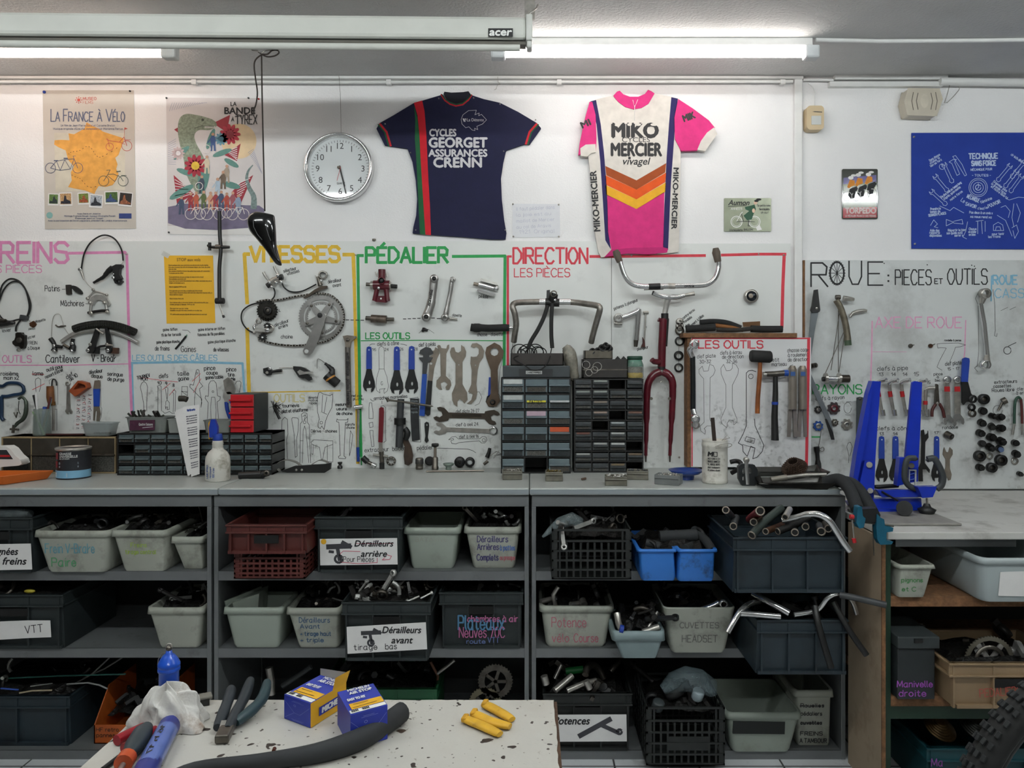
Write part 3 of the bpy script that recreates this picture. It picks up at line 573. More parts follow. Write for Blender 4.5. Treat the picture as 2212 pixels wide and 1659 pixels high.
k.line(circ(237,317,8,20),1.1,True);k.line(circ(274,315,11,20),1.1,True);k.line([(230,300),(236,304),(258,307),(268,296),(274,315)],1.3);k.line([(237,317),(232,300)],1);k.line([(258,307),(270,312)],1);k.line([(268,302),(282,302)],.9);k.line([(268,296),(269,277)],.7);k.poly([(269,275),(276,278),(269,280)])
k.build('red_bicycle_drawing',r_,t)
k=Ink(wmap(-.0032))
k.line(circ(109,363,11,20),1.1,True);k.line(circ(168,363,11,20),1.1,True);k.line([(109,363),(122,348),(140,345),(160,343),(168,363)],1.2);k.line([(122,348),(130,368),(140,345),(152,365),(160,343)],1.1);k.line([(109,363),(130,368),(152,365)],1.1);k.line([(117,347),(125,347)],2.2);k.line([(138,342),(146,342)],2.2);k.line([(160,343),(158,337),(163,337)],1)
k.build('tandem_drawing',ink('#4a5270'),t)
k=Ink(wmap(-.0032))
k.line(circ(224,391,11,20),1.2,True);k.line(circ(266,391,11,20),1.2,True);k.line([(224,391),(233,377),(245,376),(260,382),(266,391)],1.3);k.line([(233,380),(248,392),(256,378)],1.1);k.line([(230,368),(238,367),(233,377)],1.1);k.line([(252,371),(260,370)],2.4);k.line([(262,379),(273,379)],1.2)
k.build('green_bicycle_drawing',ink('#4c5a50'),t)
k=Ink(wmap(-.0033))
for pth in([(148,333),(155,328),(165,327),(175,324),(185,317),(195,318),(202,327),(207,335),(215,340),(225,336),(240,328),(255,318)],[(155,378),(165,383),(172,385),(180,393),(188,402),(200,405),(214,400)]):
 q=cat(pth,3)
 for i in range(0,len(q)-1,2):k.line([q[i],((q[i][0]+q[i+1][0])/2,(q[i][1]+q[i+1][1])/2)],1.1)
k.build('route_dashes',ink('#4a3326'),t)
for i,(x0,y0,x1,y1,c1,c2)in enumerate(((104,418,127,444,'#6a8a4a','#2e3a3a'),(128,416,156,445,'#c9a070','#2a2a36'),(168,416,193,442,'#7a8a3c','#a05030'),(193,420,222,449,'#b8c0c8','#2a3038'),(226,413,256,441,'#4a6a30','#3a5080'),(256,415,286,446,'#2a2220','#a06040'))):
 o=fpoly('photo',t,PAPER,-.0030-.0001*i,rot2([(x0,y0),(x1,y0),(x1,y1),(x0,y1)],((x0+x1)/2,(y0+y1)/2),(2,-2,-3,4,-2,6)[i]))
 q=[(x0+2,y0+2),(x1-2,y0+2),(x1-2,y1-4),(x0+2,y1-4)]
 fpoly('photo_picture',o,mat(c1,.6,0,.8,300),-.0036-.0001*i,rot2(q,((x0+x1)/2,(y0+y1)/2),(2,-2,-3,4,-2,6)[i]));fpoly('photo_figure',o,mat(c2,.6,0,.7,300),-.0043-.0001*i,[(x0+3,y1-5),(x0+4,y1-11),(x0+9,y1-9-i),(x0+11,y0+7),(x0+14,y0+6),(x0+16,y1-14),(x1-4,y1-12+i),(x1-3,y1-5)])
fpoly('logo_patch',t,ink('#2c3f7c'),-.003,[(257,461),(284,461),(284,472),(257,472)]);fpoly('round_stamp',t,ink('#86b5b0'),-.003,circ(107,465,7,14))
pins(t,BLUEP,[(96,199)],r=.007);pins(t,DGREY,[(281,197)])
fin(t)
# band poster: a plain collage of its own
t=thing('poster','colourful concert poster with a green beast, flowers and stacked cyclists','poster')
sheet('sheet',[(359,211),(566,212),(572,508),(362,506)],.001,mat('#d9d3d2',.6,0,.08,8),t)
fpoly('white_border',t,PAPER,-.0023,[(361,488),(571,492),(572,508),(362,506)])
fpoly('sun',t,mat('#e6cda6',.7),-.0024,circ(516,305,38,28))
fpoly('ground',t,mat('#78708a',.7,0,.2,30),-.0025,[(363,447),(400,440),(560,444),(571,452),(571,482),(540,492),(470,497),(400,494),(363,482)])
k=Ink(wmap(-.0024))
for i in range(16):k.line([(366+i*5,240-i*1.2),(372+i*5,222)],.7);k.line([(536+i*2,330+i*3),(548+i,322+i*3)],.8)
for i in range(12):k.line([(363,310+i*4),(380,300+i*5)],.7)
k.build('hatching',ink('#8e93ac'),t)
k=Ink(wmap(-.0027));dk=ink('#a02a3a')
for q in([(460,266),(497,248),(490,286)],[(520,310),(485,335),(512,348)],[(375,378),(382,440),(420,420)],[(520,395),(547,378),(520,440),(500,415)],[(376,280),(390,272),(392,292)]):k.poly(q)
k.build('red_triangles',dk,t)
k=Ink(wmap(-.003))
for i in range(7):k.line([(490+i*3,328+i*2.4),(512,318+i*4.5)],1.6);k.line([(378,388+i*7),(398+i*3,400+i*3)],1.4);k.line([(512,398+i*5),(540-i*3,385+i*6)],1.4)
k.build('white_stripes',PAPER,t)
beast=cat([(396,340),(388,310),(384,280),(388,256),(402,246),(422,248),(440,252),(462,260),(468,272),(452,281),(430,281),(420,292),(424,310),(440,340),(452,380),(430,420),(404,380)],4,True)
fpoly('beast',t,mat('#8f9a86',.7,0,.35,120),-.0028,beast)
k=Ink(wmap(-.0031));k.poly(circ(438,259,3,10));k.line([(420,277),(436,272),(462,273)],1.2);k.build('beast_marks',ink('#3c4438'),t)
k=Ink(wmap(-.0032))
for i in range(9):k.poly([(442+i*2.6,273),(444.4+i*2.6,273),(443+i*2.6,278)])
k.build('beast_teeth',PAPER,t)
b=B();q=[wmap(-.0028)(*p)for p in cat([(560,445),(556,425),(544,405),(538,385),(541,368),(548,358)],4)]
k=Ink(wmap(-.0028));qq=cat([(548,448),(548,425),(538,405),(533,385),(537,368),(546,357)],4)
for i,(p,r2_)in enumerate(zip(qq,qq[1:])):k.line([p,r2_],13-12*i/len(qq))
k.build('beast_tail',mat('#7f9290',.7,0,.35,120),t)
k=Ink(wmap(-.0033));g_=ink('#5f8f86')
for cx_,cy_,rx,ry,an in((392,330,22,6,-40),(400,372,20,6,20),(392,415,30,8,-30),(455,300,6,24,20),(480,330,22,6,-20),(500,352,18,6,30),(500,400,20,7,15),(440,380,12,40,8)):k.poly(rot2(ellipse(cx_,cy_,rx,ry,12),(cx_,cy_),an))
k.build('leaves',g_,t)
def flower(cx_,cy_,r,col,c2):
 k=Ink(wmap(-.0035))
 for i in range(11):a=i*360/11;k.poly(rot2(ellipse(cx_+r*.62,cy_,r*.42,r*.2,9),(cx_,cy_),a))
 f=k.build('flower',ink(col),t)
 fpoly('flower_centre',f,ink(c2),-.0038,circ(cx_,cy_,r*.38,12))
flower(422,358,24,'#a8263c','#e0b93a');flower(497,290,22,'#b83044','#8a2230');flower(385,331,14,'#c8b0b0','#e8e0e0');flower(478,300,14,'#6a9cb0','#3a6a7a')
ppl=[(460,303,'#3c5a90'),(447,352,'#d8c8b0'),(490,372,'#a89a88'),(436,395,'#3a4658'),(470,400,'#b0c4d4'),(482,385,'#6a5a4a'),(392,440,'#40506a'),(412,432,'#a03038'),(424,430,'#c06048'),(440,428,'#5a6a40'),(455,430,'#d0a080'),(466,430,'#9a3a40'),(478,428,'#3a4a6a'),(490,432,'#b04838'),(503,430,'#a05860'),(515,436,'#90a0b8')]
for i,(x,y,c)in enumerate(ppl):
 k=Ink(wmap(-.0040-.00004*i));k.poly(ellipse(x,y,6,11,10));k.line([(x-3,y+8),(x-4,y+22)],4);k.line([(x+3,y+8),(x+4,y+22)],4);k.line([(x-5,y-4),(x-11,y+5)],2.4)
 f=k.build('rider_figure',ink(c),t);fpoly('rider_head',f,ink('#c69a80'),-.0048,circ(x,y-13,3.4,9))
k=Ink(wmap(-.0052))
for x,y,r in((412,462,12),(432,462,12),(447,462,13),(474,462,13),(490,460,11),(502,463,12),(526,463,12),(446,322,9),(457,400,8),(430,402,8)):k.line(circ(x,y,r,18),1.3,True)
for x in(412,447,502):k.line([(x,462),(x+8,448),(x+22,448),(x+26,462)],1.4);k.line([(x+8,448),(x+15,463),(x+22,448)],1.2)
k.build('white_bicycles',ink('#e6e0dc'),t)
b=B();f_=wmap(-.0036);ftext(b,'LA',f_,498,229,9,fit=13,bold=.01);ftext(b,'BANDE',f_,485,246,14,fit=66,bold=.02);ftext(b,'À',f_,499,262,8,fit=7,bold=.01)
k=Ink(f_);k.b=b;k.text('TYREX',509,268,20,1.8,fit=46);k.line([(522,250),(508,252)],1.8);b.build('title_lettering',KINK,t)
pins(t,DGREY,[(360,212),(537,212),(365,502)]);pins(t,REDP,[(559,214)]);fin(t)
# clock
t=thing('wall_clock','round wall clock with chrome rim and white face reading half past five','clock')
cc=P(735,365,-.003);r0=L(75,-.03);n_=(0,-1,0)
B().lathe([(r0*.96,0),(r0,.01),(r0,.03),(r0*.985,.042),(r0*.95,.046),(r0*.9,.042),(r0*.87,.03),(r0*.86,.02)],cc,56,n_,caps=False).build('rim',CHROME,t)
B().lathe([(0,.021),(r0*.87,.021)],cc,48,n_,caps=False).build('face',mat('#dfe3e4',.05,0,.02,5,coat=1),t)
f_=wmap(-.003-.0216);b=B()
for h in range(1,13):a=R(h*30-90);ftext(b,str(h),f_,735+49*math.cos(a),365+49*math.sin(a)+5.5,13,align='C',bold=.0)
k=Ink(f_);k.b=b
for i in range(60):a=R(i*6);k.line([(735+58*math.cos(a),365+58*math.sin(a)),(735+62*math.cos(a),365+62*math.sin(a))],.9)
k.text('QUARTZ',728,398,4,.6,fit=17);b.build('numerals',ink('#3a3a3c'),t)
for nm,q,w_,m_,y_ in(('hour_hand',[(734,362),(744,402)],3.4,BLACK,.0245),('minute_hand',[(734,358),(747,418)],2.2,BLACK,.027),('second_hand',[(736,360),(728,390)],.9,REDP,.029)):
 k=Ink(wmap(-.003-y_));k.line(q,w_);k.build(nm,m_,t)
B().lathe([(.006,.0216),(.006,.031),(0,.032)],cc,12,n_).build('hub',BRUSH,t);fin(t)
b=B();b.tube([P(732,164,-.032),P(735,200,-.036),P(737,290,-.02)],.0008,5);one('hanging_wire',b,GUN,'thin bent wire hanging straight down above the round clock','wire')
# jerseys
def knit(c,bump=.3):return mat(c,.85,0,.1,30,bump=bump,bscale=30)
def layer(par,name,m,y,*loops):return fpoly(name,par,m,y,*loops)
t=thing('cycling_jersey','navy short sleeved cycling jersey with red and green stripe pinned to the wall','jersey')
NAVY=knit('#15173a')
body=[(957,204),(963,214),(985,226),(1005,222),(1017,205),(1045,214),(1080,222),(1120,242),(1160,266),(1169,277),(1144,312),(1134,311),(1093,325),(1087,352),(1082,385),(1084,430),(1089,475),(1094,503),(1092,517),(1060,517),(1000,512),(940,508),(891,504),(893,490),(899,465),(901,430),(898,390),(891,350),(880,321),(845,316),(831,314),(813,278),(820,266),(850,249),(893,223),(930,212)]
b=B();b.plate(body,.001,.012);b.build('body',NAVY,t,bev=.004)
b=B();b.plate([(958,203),(960,198),(975,200),(1000,199),(1012,197),(1017,204),(1005,222),(985,226),(965,216)],.001,.006);b.build('neck_opening',knit('#0e0f1e'),t,bev=.002)
yj=-.0134
for m_,w_,dy in((knit('#c02030'),3,2),(knit('#1d5a34'),2.2,-1.4)):
 k=Ink(wmap(yj));k.line([(954-(dy>0),204),(961,215+dy),(972,223+dy),(985,227+dy),(1000,224+dy),(1012,214+dy),(1018+(dy>0),205)],w_);k.build('collar_stripe',m_,t)
layer(t,'red_stripe',knit('#d01c2c'),yj,[(894,222),(912,217),(917,240),(921,290),(925,380),(929,450),(931,508),(919,507),(914,430),(909,350),(906,290),(902,250)])
layer(t,'green_stripe',knit('#1d5f36'),yj,[(894.5,228),(902,255),(906,292),(909,350),(914,430),(919,507),(907,506),(903,420),(899,340),(896,300),(897,260)])
for q in([(821,268),(835,285),(844,315)],[(1159,268),(1144,285),(1136,311)]):
 k=Ink(wmap(yj));k.line(q,4.4);k.build('cuff_stripe',knit('#c42430'),t)
 sgn=-1 if q[0][0]<900 else 1;k=Ink(wmap(yj));k.line([(x+sgn*4,y+1)for x,y in q],2.6);k.build('cuff_stripe',knit('#1d5f36'),t)
f_=wmap(yj);b=B()
for s,x,y,h,f in(('CYCLES',928,294,15,57),('GEORGET',927,318,20.5,125),('ASSURANCES',926,338,15,126),('CRENN',937,361,20.5,103)):ftext(b,s,f_,x,y,h,fit=f,bold=.032)
lf=[(1051,259),(1040,247),(1034,250),(1035,244),(1026,248),(1029,238),(1012,239),(1000,248),(996,258),(998,268),(1006,276),(1013,274),(1020,281),(1026,282),(1025,277),(1032,280),(1030,273),(1042,268)]
k=Ink(f_);k.b=b;k.line(lf,.8,True);ftext(b,'La Détente',f_,1009,262,6.5,fit=36);k.poly([(999,256),(1003,256),(1006,263),(1002,263)]);k.poly([(1004,256),(1007,256),(1007,261)])
b.build('lettering',ink('#cfcdd0'),t);pins(t,STEEL,[(948,213),(1023,212),(1080,225),(832,268),(1157,259),(887,330),(1088,327),(898,497),(1091,497)],y=-.013,r=.003);fin(t)
t=thing('cycling_jersey','pink and cream cycling jersey with orange chevrons pinned to the wall','jersey')
CRM=knit('#d9d3cb');PNK=knit('#d8327e');NVY=knit('#2a235a')
body=[(1325,208),(1345,230),(1368,238),(1395,226),(1412,204),(1449,211),(1466,216),(1460,290),(1469,330),(1468,420),(1466,500),(1465,545),(1432,549),(1380,546),(1335,550),(1298,557),(1292,545),(1284,500),(1277,400),(1270,335),(1284,300),(1272,223),(1290,216)]
b=B();b.plate(body,.001,.013);b.build('body',CRM,t,bev=.004)
b=B();b.plate([(1273,222),(1263,258),(1252,310),(1249,336),(1262,333),(1287,328),(1288,300),(1286,250),(1279,222)],.001,.018);b.build('sleeve',PNK,t,bev=.005)
b=B();b.plate([(1253,322),(1265,314),(1286,313),(1287,330),(1277,332),(1268,340),(1254,338)],.001,.021);b.build('cuff',CRM,t,bev=.004)
b=B();b.plate([(1464,216),(1495,236),(1530,262),(1543,278),(1524,300),(1506,326),(1470,327),(1457,302),(1456,255)],.001,.018);b.build('sleeve',PNK,t,bev=.005)
b=B();b.plate([(1541,277),(1548,291),(1536,308),(1522,328),(1505,325),(1513,306),(1526,288)],.001,.021);b.build('cuff',CRM,t,bev=.004)
b=B();b.plate([(1324,209),(1332,200),(1338,198),(1346,206),(1360,211),(1378,211),(1392,205),(1399,196),(1406,199),(1413,204),(1400,226),(1385,235),(1368,238),(1350,233),(1335,222)],.001,.017);b.build('collar',PNK,t,bev=.004)
yj=-.0145
layer(t,'side_band',NVY,yj,[(1275,221),(1287,218),(1297,270),(1304,330),(1309,390),(1312,450),(1313,500),(1319,540),(1307,520),(1302,440),(1296,350),(1288,270)])
layer(t,'side_band',NVY,yj,[(1449,212),(1463,215),(1458,260),(1453,330),(1448,400),(1445,470),(1442,541),(1431,540),(1434,450),(1439,340),(1444,270)])
chev=lambda a,b_:[(1307,360+a),(1374,391+a),(1438,354+a),(1436,354+b_),(1374,391+b_),(1309,360+b_)]
layer(t,'chevron',knit('#a04a1e'),yj,chev(0,20));layer(t,'chevron',knit('#e2581c'),yj,chev(20,41));layer(t,'chevron',knit('#ecb02c'),yj,chev(41,62))
layer(t,'pink_panel',PNK,yj,[(1311,422),(1374,453),(1434,416),(1432,536),(1320,540),(1312,500)])
b=B();b.plate([(1320,540),(1370,536),(1432,535),(1442,538),(1440,546),(1400,550),(1355,548),(1305,556)],.002,.017);b.build('hem',knit('#c02870'),t,bev=.003)
b=B();f_=wmap(yj-.0005)
ftext(b,'MIKO',f_,1322,298,29,fit=98,bold=.042);ftext(b,'CYCLES',f_,1343,308.5,10,fit=60,bold=.0);ftext(b,'MERCIER',f_,1320,338,27,fit=108,bold=.03);ftext(b,'vivagel',f_,1345,357,15,fit=59,bold=.01,shear=.25)
ftext(b,'MIKO-MERCIER',f_,1296,500,13,fit=130,bold=.03,ang=-94);ftext(b,'MIKO-MERCIER',f_,1454,364,11,fit=132,bold=.03,ang=92);k=Ink(f_);k.b=b;k.poly(circ(1359,343,3,10))
b.build('lettering',KINK,t)
k=Ink(wmap(yj-.0009))
for x,y,r in((1333,272,6),(1359,271,5),(1378,271,6),(1412,271,8)):k.poly(ellipse(x,y,r,3,10))
k.build('snow_caps',CRM,t)
b=B();ftext(b,'MIK',wmap(-.0198),1477,265,14,fit=26,bold=.04,ang=-20);ftext(b,'MI',wmap(-.0198),1258,279,13,fit=20,bold=.04,ang=-24);b.build('sleeve_lettering',KINK,t)
b=B();b.tube([P(1366,218,-.02),P(1370,234,-.02),P(1377,217,-.02)],.0012,6);b.tube([P(1370,230,-.02),P(1370,262,-.0155)],.0014,6);b.build('zip',PAPER,t);fin(t);t.location.y-=.0125
# note, enamel signs
t=thing('paper_note','white handwritten paper note pinned between the two jerseys','note')
sheet('sheet',[(1107,440),(1209,441),(1210,512),(1107,513)],.0008,mat('#e3e4e8',.8,0,.03),t)
k=Ink(wmap(-.0022))
for i,s in enumerate(('Il faut pédaler dans','la joie est au','maillot de Mercier','au col de Aravis')):k.text(s,1116,455+i*13,7,.5,fit=82-8*(i%2),ang=-3)
k.text('1921  Original',1122,505,8,.5,fit=76,ang=-2);k.build('handwriting',ink('#b9b9cc'),t);pins(t,STEEL,[(1108,441),(1207,442),(1109,511),(1207,511)]);fin(t)
t=thing('enamel_sign','small grey-green metal sign with a woman in green riding a bicycle','sign')
sheet('plate',rrect(1564,428,1666,500,2),.003,mat('#8c917c',.3,.3,.15,20),t,off=.002,bev=.0015);f_=wmap(-.0054)
b=B();ftext(b,'Aumon',f_,1573,443,11,fit=46,bold=.02,shear=.3);ftext(b,'BALLON',f_,1607,498,4.5,fit=19,bold=.02)
k=Ink(f_);k.b=b;k.line([(1573,446),(1612,444)],1.2)
for s,x,y,f in(('Sa petite reine',1636,446,28),('Vive la bicyclette',1640,454,22),('oh oui !',1644,461,16),('à la bicyclette',1576,499,28)):k.text(s,x,y,4.5,.7,fit=f)
k.poly(ellipse(1639,431,6,2.4,10));b.build('lettering',KINK,t)
k=Ink(f_)
for x,y in((1591,479),(1630,479)):k.line(circ(x,y,12,20),1.6,True);k.line(circ(x,y,9,18),.6,True)
k.line([(1591,479),(1600,462),(1604,458)],1.2);k.poly([(1633,492),(1640,484),(1646,496),(1636,498)]);k.text('ANNEES',1579,453,4,.6,fit=24);k.build('white_drawing',PAPER,t)
k=Ink(wmap(-.0057));k.poly([(1609,447),(1622,444),(1630,442),(1633,452),(1628,462),(1624,474),(1614,476),(1606,466),(1618,456),(1610,452)]);k.build('green_dress',ink('#26523a'),t)
k=Ink(wmap(-.006));k.poly(circ(1632,438,4.2,10));k.poly(ellipse(1628,455,3.5,5,8));k.build('rider_face',ink('#d9b9a0'),t)
k=Ink(wmap(-.0062));k.poly(ellipse(1634,434,5,2.5,10));k.line([(1618,476),(1616,488),(1620,488)],1.6);k.line([(1591,479),(1612,478),(1630,479)],1.2);k.line([(1602,462),(1606,478)],1.2);k.build('black_drawing',KINK,t);fin(t)
t=thing('enamel_sign','small red and black enamel sign with three orange racing cyclists','sign')
sheet('plate',rrect(1819,365,1896,473,3),.004,mat('#23261c',.08,0,.2,20,coat=1),t,off=.002,bev=.002)
fpoly('purple_band',t,mat('#4b3f86',.1,coat=.8),-.0064,[(1822,384),(1893,378),(1893,393),(1822,398)]);fpoly('green_field',t,mat('#4d5220',.1,coat=.8),-.0064,[(1822,398),(1893,394),(1893,447),(1822,449)]);fpoly('red_band',t,mat('#a81f2c',.1,coat=.8),-.0064,[(1821,449),(1894,447),(1894,470),(1821,471)])
k=Ink(wmap(-.0068))
for x,y in((1838,394),(1855,390),(1876,386)):k.poly([(x-8,y+10),(x-2,y-6),(x+8,y-4),(x+9,y+6),(x+1,y+9),(x-4,y+13)])
k.build('orange_shirts',ink('#d98a2a'),t)
k=Ink(wmap(-.0069))
for x,y in((1838,384),(1854,378),(1876,377)):k.poly(ellipse(x,y,6,4,10));k.poly(ellipse(x+6,y-5,6,2.6,9))
for x,y in((1830,424),(1850,424),(1868,420),(1884,418)):k.line(circ(x,y,10,18),1.2,True)
k.build('white_drawing',PAPER,t)
k=Ink(wmap(-.007))
for x,y in((1842,412),(1862,408),(1882,402)):k.poly([(x-10,y+10),(x-6,y-4),(x+8,y-10),(x+12,y-4),(x+6,y+4),(x+4,y+16),(x-4,y+18)])
k.build('black_shapes',KINK,t)
b=B();ftext(b,'TORPEDO',wmap(-.0068),1826,461,12,fit=66,bold=.03);ftext(b,'LE PÉDALIER FRANCO DES PIERRES',wmap(-.0068),1826,468.5,4,fit=66,bold=.02);b.build('lettering',ink('#e8d8d4'),t);fin(t)
# blue banner
t=thing('banner','large blue cloth banner covered in white workshop drawings and slogans','banner')
sheet('cloth',[(1969,287),(2300,286),(2300,539),(1969,537)],.002,mat('#1d3a98',.85,0,.08,12),t,off=.004);f_=wmap(-.0064);k=Ink(f_)
for s,x,y,h,w_,f,an in(('TECHNIQUE',2093,343,11,2.6,62,-1),('SANS FORCE',2099,358,10,2.6,52,-1),('MÉCANIQUE POUR',2097,369,4.5,.9,46,-2),('- TOUTES -',2100,381,4.5,1,40,0),('Le',2075,434,8,1.1,8,35),('SAVOIR',2085,443,7,1.3,24,18),("c'est",2112,452,5,1,14,4),('le',2128,451,5,1,6,-8),('POUVOIR',2136,449,7,1.3,28,-24),('MÉCANIQUE',2088,427,8,1.4,28,22),('féminine',2119,440,6,1,26,-22),('Dans chaque',2009,349,5,.9,26,-32),('atelier le',2010,355,5,.9,24,-32),('lien se fera',2011,361,5,.9,28,-32),('De plus utile au temps long',2034,428,5,1,54,-37),("d'après, qu'on monte",2040,432,5,1,44,-37),('notre force',2054,434,5,1,32,-37),('Organiser sans',2145,393,5,1,36,37),('la grande force',2141,398,5,1,38,37),('et notre liberté',2140,404,5,1,44,37),('Prendre le',2010,454,5,1,22,-4),('temps de',2009,460,5,1,22,-4),('SERRER PLAGES',2006,468,5,1.2,38,-8),('Pas deux à un avis ?',2094,461,5,1,50,2),('Ça nous rend ça',2096,470,5,1,46,2),('Aide des',2009,500,5,1,20,0),('rapports',2008,505,5,1,22,0),('disponibles',2008,511,5,1,26,0),('Répartir le bien',2048,500,5,1,38,-2),('son guide outil',2045,506,5,1,34,-2),('serrer ?',2062,511,5,1,18,-2),('Chacun',2093,497,5,1,16,0),('un atelier',2092,503,5,1,17,0),('en bien',2093,509,5,1,14,0),('pour tenir',2143,508,5,1,26,-2),('les freins',2135,514,5,1,26,-2),('toujours le',2190,340,5,.9,40,32),('droit du vélo',2183,335,5,.9,46,34)):k.text(s,x,y,h,w_,fit=f,ang=an)
for r in(20,16.5,11):k.line(circ(2113,405,r,26),1.1,True)
k.line(circ(2113,405,6,12),1.6,False);k.line([(2113,396),(2114,405),(2108,409)],1.4)
def wob(pts,c=None,a=0):k.line(rot2(pts,c or pts[0],a),1.1)
wr=[(-4,-22),(-6,-16),(-3,-12),(-3,16),(-5,20),(-2,25),(3,25),(5,20),(3,16),(3,-12),(6,-16),(4,-22),(3,-16),(-3,-16),(-4,-22)]
for x,y,a in((2047,372,-25),(2032,395,-40),(2026,426,-48),(2170,372,40),(2185,385,38),(2196,395,36),(2200,365,40)):wob([(x+p,y+q)for p,q in wr],(x,y),a)
k.line(circ(2035,360,6,14),1.1,True)
wob([(2050,350),(2058,345),(2066,344),(2062,350),(2073,376),(2067,379),(2056,353),(2050,350)]);wob([(2058,338),(2064,336),(2078,355),(2088,378),(2084,380),(2072,360),(2058,338)])
for pts in([(2010,487),(2017,475),(2025,484),(2018,490),(2026,492)],[(2044,474),(2044,488),(2060,480),(2044,474)],[(2060,478),(2078,474),(2080,484),(2060,482)],[(2090,479),(2086,500),(2080,512),(2088,516)],[(2108,478),(2124,476)],[(2112,478),(2112,505)],[(2120,478),(2122,505)],[(2128,478),(2128,500)],[(2146,498),(2146,486),(2156,480),(2166,486),(2168,498),(2146,498)],[(2150,498),(2152,490),(2160,490),(2162,498)],[(2154,465),(2172,476),(2182,500),(2186,510)],[(2162,448),(2172,444),(2182,456),(2178,470)],[(2190,440),(2186,470),(2190,490)],[(2196,440),(2204,460),(2198,480)],[(2030,445),(2052,455),(2060,448),(2082,460)],[(2172,428),(2180,432),(2200,426),(2230,428)],[(2186,492),(2196,486),(2200,500),(2192,515),(2188,498)]):k.line(pts,1.1)
k.build('white_drawings',ink('#b9c9e6'),t);pins(t,STEEL,[(1974,296),(1976,527)],y=-.006,r=.005);fin(t)
# alarm equipment and wires
CREAM=mat('#cdb894',.45,0,.08,15)
t=thing('motion_sensor','cream corner motion sensor hanging by the vertical trunking','sensor')
b=B();b.plate(rrect(1743,228,1780,280,8),.002,.045);b.build('body',CREAM,t,bev=.008,seg=3)
b=B();b.plate(rrect(1753,250,1774,269,1),.0465,.003);b.build('lens',mat('#c8cbc9',.3,0,.04),t,bev=.001)
b=B();b.plate([(1755,241),(1760,240),(1776,241),(1776,243),(1760,242)],.0465,.0015);b.build('slot',GUN,t)
b=B();b.tube([V(p)for p in cat([P(1760,228,-.02),P(1760,205,-.012),P(1757,190,-.01),P(1746,180,-.012)],4)],.002,6);b.build('cable',WHITEPL,t);fin(t)
t=thing('alarm_siren','cream alarm siren box with curved slots under the ceiling trunking','siren')
b=B();b.plate([(1961,190),(2030,191),(2037,214),(2024,251),(1960,249),(1953,220)],.002,.055);b.build('body',mat('#cbc2b0',.4,0,.08,15),t,bev=.012,seg=3)
k=Ink(wmap(-.0576))
for s in(-1,1):
 for dx in(14,24):k.line([(1997+s*dx,203-dx*.15),(1997+s*(dx+3.5),218),(1997+s*dx,235+dx*.1)],1.4)
k.build('slots',ink('#5a5248'),t);fpoly('center_panel',t,mat('#d3cab8',.3),-.0575,ellipse(1997,218,9,15,16));fin(t)
b=B();b.tube([P(*p,-.03)for p in((2052,168),(2051,185),(2046,205),(2040,222),(2046,222),(2060,208),(2071,195),(2073,190),(2070,188))],.0016,6);one('wire_hook',b,STEEL,'bent steel wire hook hanging beside the alarm siren','hook')
b=B();b.tube([P(*p,-.034)for p in((1075,166),(1076,177),(1081,182),(1074,184),(1072,192),(1068,194))],.0012,6);one('wire_hook',b,STEEL,'tiny wire hook under the trunking above the navy jersey','hook')
b=B();b.tube([P(*p,-.02)for p in((0,184),(20,165),(32,150))],.0012,5);b.tube([P(*p,-.02)for p in((22,182),(32,164))],.0012,5);one('loose_wire',b,STEEL,'stray loose wires sticking out under the trunking near the film poster','wire')
# saddle hung on the cord
t=thing('bicycle_saddle','glossy black bicycle saddle hanging from the pull cord','saddle')
ys=-D+2.56;SAD=mat('#0c0c0d',.12,0,.1,20,coat=.6)
sec=[(565,457,17,.015),(563,462,29,.03),(562,472,32,.036),(563,485,32,.038),(566,500,30,.036),(571,515,25,.032),(578,530,18.5,.028),(585,542,14.5,.025),(591,555,11.5,.022),(597,566,9.5,.018),(600,573,6,.01)]
b=B();vs=[];fs=[];n=12
for px,py,hw,dp in sec:
 c=P(px,py,ys);h=L(hw,ys)
 for j in range(n):
  a=math.pi*j/(n-1);vs.append(c+V((-h*math.cos(a),-dp*math.sin(a)**.7+.02,(h*.25*math.cos(a))if hw<26 else 0)))
for i in range(len(sec)-1):
 for j in range(n-1):fs.append((i*n+j,i*n+j+1,(i+1)*n+j+1,(i+1)*n+j))
for i in range(len(sec)-1):fs.append((i*n,(i+1)*n,(i+1)*n+n-1,i*n+n-1))
fs.append(tuple(range(n)));fs.append(tuple(range(len(vs)-1,len(vs)-n-1,-1)))
b.add(vs,fs,True);b.build('shell',SAD,t,sub=1)
for s in(-1,1):
 b=B();b.tube([P(565+s*12,475,ys+.03),P(568+s*10,500,ys+.04),P(585,545,ys+.035),P(594,562,ys+.02)],.0035,6);b.build('rail',STEEL,t)
for q in([(547,476),(548,490),(556,506),(566,518)],[(578,474),(575,490),(580,508),(585,520)]):
 b=B();b.tube([P(x,y,ys-.0185)for x,y in q],.0012,6);b.build('seam',mat('#4a4a4c',.3),t)
fin(t)
